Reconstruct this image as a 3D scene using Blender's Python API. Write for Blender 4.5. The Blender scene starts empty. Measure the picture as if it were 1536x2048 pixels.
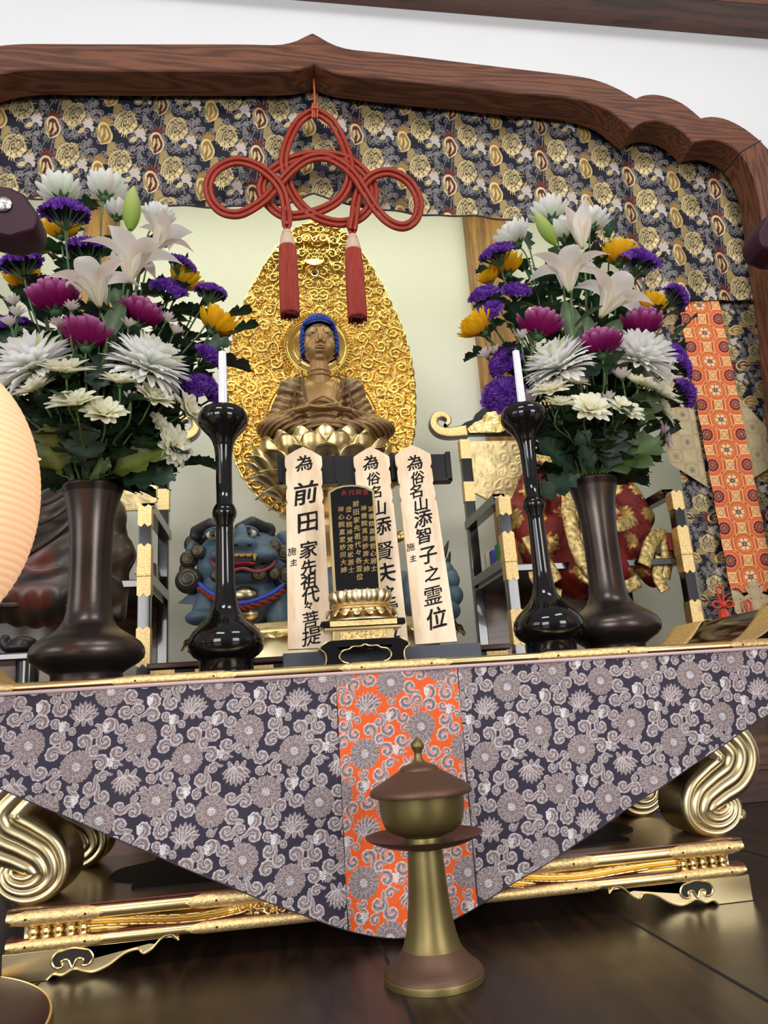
import bpy, bmesh, math, random
import numpy as np
from mathutils import Vector, Matrix
from mathutils.geometry import tessellate_polygon
SC = bpy.context.scene
COL = SC.collection
PI = math.pi
rnd = random.Random(7)

# ------------------------------------------------------------------ camera, world, light
FPX = 1515.0; CX = 768.0; CY = 1024.0; CZ = 0.326      # focal length in px of the 1536 px wide frame, eye height
def _n(a): return a / np.linalg.norm(a)
UPc = _n(np.array([372 - CX, -4800 - CY, FPX]))
FYc = np.array([556 - CX, 1430 - CY, FPX]); FYc = _n(FYc - UPc * FYc.dot(UPc))
XXc = np.cross(FYc, UPc)
MW = np.array([XXc, FYc, UPc])                          # image axes (right, down, forward) -> world
cam_d = bpy.data.cameras.new('camera'); cam = bpy.data.objects.new('camera', cam_d); COL.objects.link(cam)
cam_d.sensor_fit = 'HORIZONTAL'; cam_d.sensor_width = 36; cam_d.lens = FPX / 1536 * 36
cam_d.clip_start = 0.02; cam_d.clip_end = 60
cr, cdn, cf = MW[:, 0], MW[:, 1], MW[:, 2]
cam.matrix_world = Matrix(((cr[0], -cdn[0], -cf[0], 0), (cr[1], -cdn[1], -cf[1], 0), (cr[2], -cdn[2], -cf[2], CZ), (0, 0, 0, 1)))
SC.camera = cam
def P(px, py, Y):
    d = MW @ np.array([px - CX, py - CY, FPX]); p = d * (Y / d[1]); p[2] += CZ; return p
def XZ(px, py, Y):
    p = P(px, py, Y); return (p[0], p[2])

SC.view_settings.view_transform = 'Standard'; SC.view_settings.look = 'None'
SC.view_settings.gamma = 1; SC.view_settings.use_curve_mapping = False
SC.view_settings.exposure = EXPO = 0.0

w = bpy.data.worlds.new('room_light'); SC.world = w; w.use_nodes = True
nt = w.node_tree; bg = nt.nodes['Background']
tc = nt.nodes.new('ShaderNodeTexCoord'); sx = nt.nodes.new('ShaderNodeSeparateXYZ'); rp = nt.nodes.new('ShaderNodeValToRGB')
nt.links.new(tc.outputs['Generated'], sx.inputs[0]); mp = nt.nodes.new('ShaderNodeMapRange')
mp.inputs['From Min'].default_value = -1; nt.links.new(sx.outputs['Z'], mp.inputs['Value']); nt.links.new(mp.outputs[0], rp.inputs[0])
rp.color_ramp.elements[0].position = .35; rp.color_ramp.elements[0].color = (.05, .035, .025, 1)
rp.color_ramp.elements[1].position = .62; rp.color_ramp.elements[1].color = (.75, .76, .78, 1)
e = rp.color_ramp.elements.new(.5); e.color = (.42, .40, .38, 1)
nt.links.new(rp.outputs[0], bg.inputs['Color']); bg.inputs['Strength'].default_value = WORLD = 0.5

def area(name, loc, target, sx_, sy_, power, color=(1, 1, 1)):
    l = bpy.data.lights.new(name, 'AREA'); l.shape = 'RECTANGLE'; l.size = sx_; l.size_y = sy_; l.energy = power; l.color = color
    o = bpy.data.objects.new(name, l); COL.objects.link(o); o.location = loc
    o.rotation_euler = (Vector(target) - Vector(loc)).to_track_quat('-Z', 'Y').to_euler(); return o
area('hall_ceiling_light', (-0.9, -1.2, 3.6), (0.2, 1.6, 0.6), 1.4, 0.5, 42, (1, .98, .95))
area('hall_ceiling_light', (1.7, -0.6, 3.6), (0.4, 1.6, 0.6), 1.4, 0.5, 32, (1, .98, .95))
area('hall_window_light', (-4.2, -1.5, 1.6), (0.2, 1.6, 0.9), 2.2, 1.6, 50, (.93, .97, 1))
area('hall_window_light', (-1.9, -3.0, 1.2), (0.0, 1.6, 0.95), 1.7, 1.5, 92, (1, .99, .98))
area('hall_window_light', (2.7, -3.0, 1.2), (0.4, 1.6, 0.95), 1.7, 1.5, 92, (1, .99, .98))
area('alcove_lamp', (0.2, 2.43, 2.56), (0.2, 3.05, 1.5), 2.8, 0.2, 18, (1, 1, .76))

# ------------------------------------------------------------------ helpers
def tag(o, label=None, cat=None, group=None, kind=None):
    if label: o['label'] = label
    if cat: o['category'] = cat
    if group: o['group'] = group
    if kind: o['kind'] = kind
    return o
def thing(name, label, cat, loc, group=None):
    o = bpy.data.objects.new(name, None); COL.objects.link(o); o.location = [float(c) for c in loc]; o.empty_display_size = .02
    return tag(o, label, cat, group)
def wloc(o):
    v = Vector(o.location)
    while o.parent: o = o.parent; v += Vector(o.location)
    return v

class MB:
    def __init__(s): s.v = []; s.f = []; s.n = 0; s.mi = []; s.cm = 0; s.vc = []; s.cc = None
    def add(s, vs, fs):
        vs = np.asarray(vs, float).reshape(-1, 3); s.v.append(vs)
        n = s.n
        for f in fs: s.f.append([i + n for i in f]); s.mi.append(s.cm)
        s.n += len(vs)
        if s.cc is not None:
            c = np.asarray(s.cc, float)
            s.vc.append(np.tile(c, (len(vs), 1)) if c.ndim == 1 else c)
    def box(s, x0, x1, y0, y1, z0, z1, T=None):
        v = np.array([(x, y, z) for x in (x0, x1) for y in (y0, y1) for z in (z0, z1)], float)
        if T is not None: v = T(v)
        s.add(v, [(0, 1, 3, 2), (4, 6, 7, 5), (0, 4, 5, 1), (2, 3, 7, 6), (0, 2, 6, 4), (1, 5, 7, 3)])
    def lathe(s, prof, c=(0, 0, 0), seg=48, T=None, flute=None):
        prof = np.array(prof, float); a = np.linspace(0, 2 * PI, seg, endpoint=False)
        R = prof[:, 0][:, None] * np.ones(seg)
        if flute: R = R * (1 + flute[1] * np.cos(flute[0] * a))[None]
        v = np.stack([R * np.cos(a), R * np.sin(a), prof[:, 1][:, None] * np.ones(seg)], -1).reshape(-1, 3)
        if T is not None: v = T(v)
        v = v + np.array(c); m = len(prof); f = []
        for i in range(m - 1):
            for j in range(seg):
                k = (j + 1) % seg; f.append((i * seg + j, i * seg + k, (i + 1) * seg + k, (i + 1) * seg + j))
        if prof[0, 0] > 1e-5: f.append(list(range(seg))[::-1])
        if prof[-1, 0] > 1e-5: f.append([(m - 1) * seg + j for j in range(seg)])
        s.add(v, f)
    def tube(s, pts, r, seg=8, closed=False, cap=True, flat=None):
        pts = np.array(pts, float); n = len(pts); r = np.ones(n) * r if np.isscalar(r) else np.array(r, float)
        if closed: t = np.roll(pts, -1, 0) - np.roll(pts, 1, 0)
        else: t = np.gradient(pts, axis=0)
        t /= (np.linalg.norm(t, axis=1)[:, None] + 1e-12)
        u = np.zeros_like(t); ref = np.array([0, 0, 1.]) if abs(t[0][2]) < .9 else np.array([1., 0, 0])
        x = np.cross(t[0], ref); x /= np.linalg.norm(x); u[0] = x
        for i in range(1, n):
            x = u[i - 1] - t[i] * u[i - 1].dot(t[i]); u[i] = x / (np.linalg.norm(x) + 1e-12)
        w_ = np.cross(t, u); a = np.linspace(0, 2 * PI, seg, endpoint=False)
        fl = 1 if flat is None else flat
        v = pts[:, None] + r[:, None, None] * (np.cos(a)[None, :, None] * u[:, None] + fl * np.sin(a)[None, :, None] * w_[:, None])
        f = []; m = n if closed else n - 1
        for i in range(m):
            i2 = (i + 1) % n
            for j in range(seg):
                k = (j + 1) % seg; f.append((i * seg + j, i * seg + k, i2 * seg + k, i2 * seg + j))
        if cap and not closed: f.append(list(range(seg))[::-1]); f.append([(n - 1) * seg + j for j in range(seg)])
        s.add(v.reshape(-1, 3), f)
    def sphere(s, c, r, seg=16, rings=10, T=None):
        r = np.ones(3) * r; th = np.linspace(0, PI, rings + 1)
        v = np.array([(math.sin(t) * math.cos(a), math.sin(t) * math.sin(a), math.cos(t)) for t in th for a in np.linspace(0, 2 * PI, seg, endpoint=False)]) * r
        if T is not None: v = T(v)
        f = []
        for i in range(rings):
            for j in range(seg):
                k = (j + 1) % seg; f.append((i * seg + j, (i + 1) * seg + j, (i + 1) * seg + k, i * seg + k))
        s.add(v + np.array(c), f)
    def prism(s, poly, y0, y1, T=None):           # polygon in x,z pushed from y0 to y1
        poly = [tuple(p) for p in poly]; n = len(poly)
        tri = tessellate_polygon([[Vector((p[0], p[1], 0)) for p in poly]])
        v = np.array([(p[0], y0, p[1]) for p in poly] + [(p[0], y1, p[1]) for p in poly])
        if T is not None: v = T(v)
        f = [tuple(t) for t in tri] + [tuple(i + n for i in t)[::-1] for t in tri]
        f += [(i, (i + 1) % n, (i + 1) % n + n, i + n) for i in range(n)]
        s.add(v, f)
    def grid(s, V, closed_u=False):                # V: (n,m,3)
        n, m = V.shape[:2]; f = []
        for i in range(n - 1):
            for j in range(m if closed_u else m - 1):
                k = (j + 1) % m; f.append((i * m + j, i * m + k, (i + 1) * m + k, (i + 1) * m + j))
        s.add(V.reshape(-1, 3), f)
    def build(s, name, mats, parent=None, smooth=40, bevel=0, fixn=True, solid=0):
        me = bpy.data.meshes.new(name); V = np.concatenate(s.v) if s.v else np.zeros((0, 3))
        if parent is not None: V = V - np.array(wloc(parent))
        me.from_pydata(V.tolist(), [], s.f)
        if fixn:
            bm = bmesh.new(); bm.from_mesh(me); bmesh.ops.recalc_face_normals(bm, faces=bm.faces); bm.to_mesh(me); bm.free()
        for m_ in (mats if isinstance(mats, (list, tuple)) else [mats]): me.materials.append(m_)
        if max(s.mi or [0]): me.polygons.foreach_set('material_index', s.mi)
        if s.vc:
            c = np.concatenate(s.vc); c = np.concatenate([c, np.ones((len(c), 1))], 1)
            a = me.color_attributes.new('Col', 'FLOAT_COLOR', 'POINT'); a.data.foreach_set('color', c.ravel())
        if smooth:
            me.polygons.foreach_set('use_smooth', [True] * len(me.polygons)); me.set_sharp_from_angle(angle=math.radians(smooth))
        me.update()
        o = bpy.data.objects.new(name, me); COL.objects.link(o)
        if parent is not None: o.parent = parent
        if bevel:
            b = o.modifiers.new('bevel', 'BEVEL'); b.width = bevel; b.segments = 2; b.limit_method = 'ANGLE'; b.angle_limit = .6
        if solid:
            b = o.modifiers.new('solid', 'SOLIDIFY'); b.thickness = solid; b.offset = 0
        return o
def struct(o, kind='structure'): o['kind'] = kind; return o
def S(c): return tuple(((x / 255) / 12.92 if x / 255 < .04045 else ((x / 255 + .055) / 1.055) ** 2.4) for x in c)
def catmull(pts, n=8, closed=False):
    pts = np.array(pts, float); m = len(pts); out = []
    rng = range(m if closed else m - 1)
    for i in rng:
        g = (lambda k: pts[k % m]) if closed else (lambda k: pts[min(max(k, 0), m - 1)])
        p0, p1, p2, p3 = g(i - 1), g(i), g(i + 1), g(i + 2)
        for t in np.linspace(0, 1, n, endpoint=False):
            out.append(.5 * (2 * p1 + (p2 - p0) * t + (2 * p0 - 5 * p1 + 4 * p2 - p3) * t * t + (3 * p1 - p0 - 3 * p2 + p3) * t ** 3))
    if not closed: out.append(pts[-1])
    return np.array(out)
def resample(pts, n):
    pts = np.array(pts, float); d = np.r_[0, np.cumsum(np.linalg.norm(np.diff(pts, axis=0), axis=1))]
    t = np.linspace(0, d[-1], n); return np.stack([np.interp(t, d, pts[:, k]) for k in range(pts.shape[1])], 1)

# ------------------------------------------------------------------ materials (all procedural)
MATS = {}
def mat(name, col, rough=.5, metal=0, var=0, vscale=20, bump=0, bscale=60, coat=0, stretch=(1, 1, 1), emit=0, attr=False, sheen=0, spec=.5, bdist=.002, trans=0, rvar=0, col2=None):
    m = bpy.data.materials.new(name); m.use_nodes = True; t = m.node_tree; b = t.nodes['Principled BSDF']
    L = t.links.new; N = t.nodes.new
    b.inputs['Base Color'].default_value = (*col, 1); b.inputs['Roughness'].default_value = rough; b.inputs['Metallic'].default_value = metal
    b.inputs['Coat Weight'].default_value = coat; b.inputs['Coat Roughness'].default_value = .05; b.inputs['Specular IOR Level'].default_value = spec
    tcn = N('ShaderNodeTexCoord'); mpn = N('ShaderNodeMapping'); L(tcn.outputs['Object'], mpn.inputs[0]); mpn.inputs['Scale'].default_value = stretch
    src = None
    if attr:
        a = N('ShaderNodeAttribute'); a.attribute_name = 'Col'; src = a.outputs['Color']; L(src, b.inputs['Base Color'])
    if var:
        n = N('ShaderNodeTexNoise'); n.inputs['Scale'].default_value = vscale; n.inputs['Detail'].default_value = 5; L(mpn.outputs[0], n.inputs['Vector'])
        r = N('ShaderNodeValToRGB'); L(n.outputs[0], r.inputs[0])
        c2 = col2 if col2 else tuple(c * (1 + var) for c in col)
        r.color_ramp.elements[0].position = .3; r.color_ramp.elements[0].color = (*[c * (1 - var) for c in col], 1)
        r.color_ramp.elements[1].position = .7; r.color_ramp.elements[1].color = (*[min(c, 1) for c in c2], 1)
        if attr:
            mx = N('ShaderNodeMix'); mx.data_type = 'RGBA'; mx.blend_type = 'MULTIPLY'; mx.inputs['Factor'].default_value = 1
            r.color_ramp.elements[0].color = (1 - var,) * 3 + (1,); r.color_ramp.elements[1].color = (1, 1, 1, 1)
            L(src, mx.inputs['A']); L(r.outputs[0], mx.inputs['B']); L(mx.outputs['Result'], b.inputs['Base Color'])
        else: L(r.outputs[0], b.inputs['Base Color'])
        if rvar:
            mr = N('ShaderNodeMapRange'); mr.inputs['To Min'].default_value = rough - rvar; mr.inputs['To Max'].default_value = rough + rvar
            L(n.outputs[0], mr.inputs['Value']); L(mr.outputs[0], b.inputs['Roughness'])
    if bump:
        n2 = N('ShaderNodeTexNoise'); n2.inputs['Scale'].default_value = bscale; n2.inputs['Detail'].default_value = 3; L(mpn.outputs[0], n2.inputs['Vector'])
        bp = N('ShaderNodeBump'); bp.inputs['Strength'].default_value = bump; bp.inputs['Distance'].default_value = bdist; L(n2.outputs[0], bp.inputs['Height']); L(bp.outputs[0], b.inputs['Normal'])
    if emit:
        b.inputs['Emission Color'].default_value = (*col, 1); b.inputs['Emission Strength'].default_value = emit
    if trans:
        b.inputs['Subsurface Weight'].default_value = trans; b.inputs['Subsurface Radius'].default_value = (.01, .008, .005); b.inputs['Subsurface Scale'].default_value = .5
    if sheen: b.inputs['Sheen Weight'].default_value = sheen
    MATS[name] = m; return m
def wood(name, c1, c2, axis='X', scale=6, rough=.35, ring=14, coat=.25, dist=3.5, k=.13):
    m = bpy.data.materials.new(name); m.use_nodes = True; t = m.node_tree; b = t.nodes['Principled BSDF']; L = t.links.new; N = t.nodes.new
    tcn = N('ShaderNodeTexCoord'); mpn = N('ShaderNodeMapping'); L(tcn.outputs['Object'], mpn.inputs[0])
    mpn.inputs['Scale'].default_value = {'X': (k, 1, 1), 'Y': (1, k, 1), 'Z': (1, 1, k)}[axis]
    n = N('ShaderNodeTexNoise'); n.inputs['Scale'].default_value = scale; n.inputs['Detail'].default_value = 3; n.inputs['Distortion'].default_value = .4; L(mpn.outputs[0], n.inputs['Vector'])
    mu = N('ShaderNodeMath'); mu.operation = 'MULTIPLY'; mu.inputs[1].default_value = ring * dist; L(n.outputs[0], mu.inputs[0])
    si = N('ShaderNodeMath'); si.operation = 'SINE'; L(mu.outputs[0], si.inputs[0])
    n2 = N('ShaderNodeTexNoise'); n2.inputs['Scale'].default_value = 160; n2.inputs['Detail'].default_value = 4; L(mpn.outputs[0], n2.inputs['Vector'])
    ad = N('ShaderNodeMath'); ad.operation = 'MULTIPLY_ADD'; ad.inputs[1].default_value = .28; L(si.outputs[0], ad.inputs[0]); L(n2.outputs[0], ad.inputs[2])
    r = N('ShaderNodeValToRGB'); L(ad.outputs[0], r.inputs[0]); r.color_ramp.elements[0].position = .2; r.color_ramp.elements[0].color = (*c1, 1)
    r.color_ramp.elements[1].position = .78; r.color_ramp.elements[1].color = (*c2, 1); L(r.outputs[0], b.inputs['Base Color'])
    b.inputs['Roughness'].default_value = rough; b.inputs['Coat Weight'].default_value = coat; b.inputs['Coat Roughness'].default_value = .15
    bp = N('ShaderNodeBump'); bp.inputs['Strength'].default_value = .12; bp.inputs['Distance'].default_value = .001; L(ad.outputs[0], bp.inputs['Height']); L(bp.outputs[0], b.inputs['Normal'])
    MATS[name] = m; return m

GOLD = mat('gold_leaf', (.80, .60, .28), .30, 1, var=.18, vscale=9, bump=.05, bscale=70, rvar=.08)
GOLDC = mat('carved_gold', (.88, .62, .22), .27, 1, var=.15, vscale=25)
GOLDD = mat('pale_satin_gold', (.70, .57, .33), .32, 1, var=.2, vscale=6, bump=.1, bscale=30, rvar=.06)
ENGR = mat('engraved_gilt_metal', (.80, .58, .27), .5, .85, var=.25, vscale=200, bump=.45, bscale=300, bdist=.002)
LACQ = mat('black_lacquer', (.005, .004, .004), .08, 0, coat=.08, bump=.02, bscale=15, spec=.4)
LACQ2 = mat('worn_black_lacquer', (.012, .010, .011), .2, 0, coat=.5, var=.3, vscale=8)
BRONZE = mat('dark_bronze', (.075, .058, .052), .30, .75, var=.35, vscale=7, bump=.08, bscale=90, rvar=.1)
WALLW = mat('white_plaster', (.73, .735, .745), .9, 0, var=.015, vscale=3, bump=.08, bscale=120)
WALLC = mat('cream_plaster', (.75, .76, .71), .9, 0, var=.015, vscale=3, bump=.08, bscale=120)
WOODA = wood('zelkova_front', S((76, 41, 25)), S((116, 68, 43)), 'X', 5.5, .6, ring=40, coat=0, k=.09)
WOODZ = wood('zelkova_post', S((76, 41, 25)), S((116, 68, 43)), 'Z', 5.5, .6, ring=40, coat=0, k=.09)
WOODB = wood('zelkova_beam', S((60, 34, 26)), S((98, 58, 42)), 'X', 5, .42)
WOODP = wood('cedar_pillar', S((120, 84, 40)), S((168, 124, 66)), 'Z', 5, .5, coat=.05)
WOODF = wood('dark_varnished_boards', S((28, 18, 12)), S((50, 32, 21)), 'Y', 7, .38, ring=16, coat=.1)
WOODW = wood('brown_panel', S((70, 44, 28)), S((112, 74, 46)), 'X', 4, .45, ring=20)
HINOKI = wood('pale_cypress', S((222, 194, 160)), S((244, 222, 192)), 'Z', 14, .55, ring=10, coat=.05, dist=2)
DKGREY = mat('slate_grey_lacquer', S((62, 66, 76)), .45, 0, var=.12, vscale=5)
INK = mat('black_ink', (.008, .008, .009), .6)
# ------------------------------------------------------------------ structure: floor, arch, walls, alcove
YA, YB, AX = 2.0, 2.10, 0.172
def build_structure():
    m = MB(); m.box(-4, 5, -2.6, YB + .05, -.05, 0); struct(m.build('floor', WOODF, smooth=0))
    for (px0, py0, px1, py1) in ((773, 2048, 710, 1868), (1536, 1960, 1240, 1800), (1536, 1742, 1400, 1704), (330, 1960, 300, 2048)):
        pass
    xs = [-1.62, -.74, -.33, .135, .505, .93, 1.4, 2.2]        # dark joints between the floor boards
    g = MB()
    for x in xs: g.box(x - .0022, x + .0022, -2.6, YB + .04, -.001, .0006)
    struct(g.build('trim_1', mat('board_joint', (.004, .003, .003), .8), smooth=0))
    # arch outline, given for the right half and mirrored about the peak
    O = [[(625,65),(640,73),(665,87),(700,97),(768,104),(900,120),(1050,138),(1150,150),(1200,161),(1240,178),(1272,196)],
         [(1272,196),(1290,189),(1315,188),(1345,196),(1372,210),(1402,235)],
         [(1402,235),(1425,232),(1455,238),(1490,256),(1522,281)],
         [(1522,281),(1556,320),(1580,372),(1596,450),(1612,560),(1640,800),(1720,1500)]]
    I = [[(625,128),(645,137),(670,145),(700,150),(768,158),(900,172),(1050,187),(1130,194),(1180,205),(1220,222),(1266,258)],
         [(1266,258),(1285,246),(1312,242),(1342,249),(1368,265),(1388,286)],
         [(1388,286),(1405,281),(1432,280),(1460,290),(1481,305)],
         [(1481,305),(1504,342),(1518,400),(1528,470),(1542,560),(1560,700),(1640,1500)]]
    N_ = [40, 14, 12, 40]
    def half(L):
        out = []
        for seg, n in zip(L, N_):
            pts = catmull([XZ(x, y, YA) for x, y in seg], 10); r = resample(pts, n)
            out += list(r if not out else r[1:])
        return np.array(out)
    o, i = half(O), half(I); n = len(o)
    o[:, 0] += 0; cx0 = o[0, 0]; i[0, 0] = cx0
    o[-1, 1] = i[-1, 1] = 0.0; o[-1, 0] = o[-2, 0]; i[-1, 0] = i[-2, 0]
    mo, mi_ = o[::-1].copy(), i[::-1].copy(); mo[:, 0] = 2 * cx0 - mo[:, 0]; mi_[:, 0] = 2 * cx0 - mi_[:, 0]
    o2 = np.concatenate([mo[:-1], o]); i2 = np.concatenate([mi_[:-1], i]); N2 = len(o2)
    m = MB(); ch = .004
    def ring(q, y): return np.stack([q[:, 0], np.full(len(q), y), q[:, 1]], 1)
    d = i2 - o2; d /= np.linalg.norm(d, axis=1)[:, None]
    V = np.stack([ring(o2, YB), ring(o2, YA + ch), ring(o2 + d * ch, YA), ring(i2 - d * ch, YA), ring(i2, YA + ch), ring(i2, YB)], 0)
    m.grid(V[:6]); m.grid(np.stack([V[5], V[0]], 0))
    a = m.build('trim_2', [WOODA, WOODZ], smooth=30); struct(a)
    xs_, zs_ = (o[n - 40] + i[n - 40]) / 2
    for f in a.data.polygons:
        c_ = f.center; f.material_index = int(abs(c_.x - cx0) - (xs_ - cx0) > (c_.z - zs_) * 1.0)
    seam = MB()                                              # mitre joint across the arch's shoulder
    for k in (n - 40,):
        p, q = o[k], i[k]
        seam.tube([(p[0], YA - .0004, p[1]), (q[0], YA - .0004, q[1])], .0016, 6); seam.tube([(q[0], YA, q[1] - .0004), (q[0], YB, q[1] - .0004)], .0016, 6)
    struct(seam.build('trim_3', MATS['board_joint']))
    # white wall round the arch
    YW = YA + .035; XR, ZT = 3.2, 3.4
    poly = [(-XR, 0), (-XR, ZT), (XR + .3, ZT), (XR + .3, 0)] + [tuple(p) for p in (o2[::-1] + d[::-1] * .02)]
    m = MB(); m.prism(poly, YW, YW + .05); struct(m.build('wall_front', WALLW, smooth=0))
    # beam
    b0, b1 = P(575, 0, YW), P(1536, 79, YW); sl = (b1[2] - b0[2]) / (b1[0] - b0[0])
    m = MB(); m.box(-3.2, 3.5, 1.9, YW - .001, 0, .34, T=lambda V: V + np.stack([V[:, 0] * 0, V[:, 0] * 0, b0[2] + sl * (V[:, 0] - b0[0])], 1)); struct(m.build('trim_4', WOODB, smooth=0, bevel=.004))
    # alcove
    YR = 3.1; zt = 2.75 + .0
    m = MB(); m.box(-2.2, 2.5, YR, YR + .06, 0, zt); struct(m.build('wall_rear', WALLC, smooth=0))
    m = MB(); m.box(-2.26, -2.2, YW + .05, YR, 0, zt); struct(m.build('wall_left', WALLC, smooth=0))
    m = MB(); m.box(2.5, 2.56, YW + .05, YR, 0, zt); struct(m.build('wall_right', WALLC, smooth=0))
    m = MB(); m.box(-2.26, 2.56, YW + .05, YR + .06, zt, zt + .05); struct(m.build('ceiling', WALLC, smooth=0))
    x0, x1 = XZ(930, 435, 3.05)[0], XZ(1006, 437, 3.05)[0]
    for k, (a0, a1) in enumerate(((x0, x1), (XZ(168, 410, 3.02)[0], XZ(234, 410, 3.02)[0]))):
        m = MB(); m.box(a0, a1, 3.02, YR - .001, 0, zt); struct(m.build('trim_%d' % (5 + k), WOODP, smooth=0, bevel=.006))
    # raised plinth of the alcove with its ledge
    zp = CZ + .004
    m = MB(); m.box(-2.2, 2.5, YB + .05, YR, .095, zp); struct(m.build('trim_7', WOODW, smooth=0))
    m = MB(); m.box(-2.2, 2.5, YB + .03, YB + .05, 0, .095); m.box(-2.2, 2.5, YB + .005, YB + .05, .088, .1)
    struct(m.build('baseboard_front', WOODB, smooth=0, bevel=.002))
    return zp
ZP = build_structure()

# ------------------------------------------------------------------ woven patterns: a wrap-around canvas
class Tile:
    def __init__(s, w, h, col):
        s.w, s.h = w, h; s.c = np.tile(np.array(col, float), (h, w, 1)); s.z = np.zeros((h, w)); s.m = np.zeros((h, w))
    def patch(s, x, y, R):
        R = int(R) + 2; xi = np.arange(int(x) - R, int(x) + R + 1); yi = np.arange(int(y) - R, int(y) + R + 1)
        X, Y = np.meshgrid(xi, yi); return X - x, Y - y, (Y % s.h), (X % s.w)
    def put(s, iy, ix, mask, col, z, metal=0, over=True):
        z = np.broadcast_to(z, mask.shape); k = mask if over else mask & (z > s.z[iy, ix])
        if np.ndim(col) == 1: col = np.broadcast_to(np.array(col, float), mask.shape + (3,))
        s.c[iy[k], ix[k]] = col[k]; s.z[iy[k], ix[k]] = z[k]; s.m[iy[k], ix[k]] = metal
    def stroke(s, pts, r, col, z=1, metal=0, edge=None, over=True):
        pts = resample(pts, max(2, int(np.linalg.norm(np.diff(np.array(pts, float), axis=0), axis=1).sum() / max(1., (np.min(r) * .35))) + 1))
        r = np.ones(len(pts)) * r if np.isscalar(r) else np.interp(np.linspace(0, 1, len(pts)), np.linspace(0, 1, len(r)), r)
        R = r.max(); lo = pts.min(0) - R - 1; hi = pts.max(0) + R + 1
        xi = np.arange(int(lo[0]), int(hi[0]) + 2); yi = np.arange(int(lo[1]), int(hi[1]) + 2); X, Y = np.meshgrid(xi, yi)
        D = np.full(X.shape, 9.)
        for p, q in zip(pts, r):
            D = np.minimum(D, np.hypot(X - p[0], Y - p[1]) / max(q, .3))
        mask = D < 1; iy, ix = Y % s.h, X % s.w
        cc = np.broadcast_to(np.array(col, float), X.shape + (3,)).copy()
        if edge is not None: cc[D > .78] = edge
        s.put(iy, ix, mask, cc, z * np.sqrt(np.clip(1 - D * D * .8, 0, 1)), metal, over)
    def sample(s, u, v):                            # u,v in tile units, bilinear
        x = (u % 1) * s.w; y = (v % 1) * s.h; x0 = np.floor(x).astype(int); y0 = np.floor(y).astype(int); fx = (x - x0); fy = (y - y0)
        def g(A):
            a = A[y0 % s.h, x0 % s.w]; b = A[y0 % s.h, (x0 + 1) % s.w]; c = A[(y0 + 1) % s.h, x0 % s.w]; d = A[(y0 + 1) % s.h, (x0 + 1) % s.w]
            FX, FY = (fx[..., None], fy[..., None]) if A.ndim == 3 else (fx, fy)
            return (a * (1 - FX) + b * FX) * (1 - FY) + (c * (1 - FX) + d * FX) * FY
        return g(s.c), g(s.z), g(s.m)

def curl_path(x, y, a, r0, turn=1.35, hand=1, n=26, tail=.5):
    out = []
    for t in np.linspace(0, 1, n):
        ang = a + hand * 2 * PI * turn * t; r = r0 * (1 - .72 * t); out.append((x + r * math.cos(ang), y + r * math.sin(ang)))
    if tail:
        p = np.array(out[0]); q = np.array(out[1]); dr = (p - q) / np.linalg.norm(p - q)
        perp = np.array([-dr[1], dr[0]]) * -hand
        out = [tuple(p + dr * r0 * tail * k - perp * r0 * .25 * k * k * tail) for k in (1.6, 1.1, .6)] + out
    return np.array(out)

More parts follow.
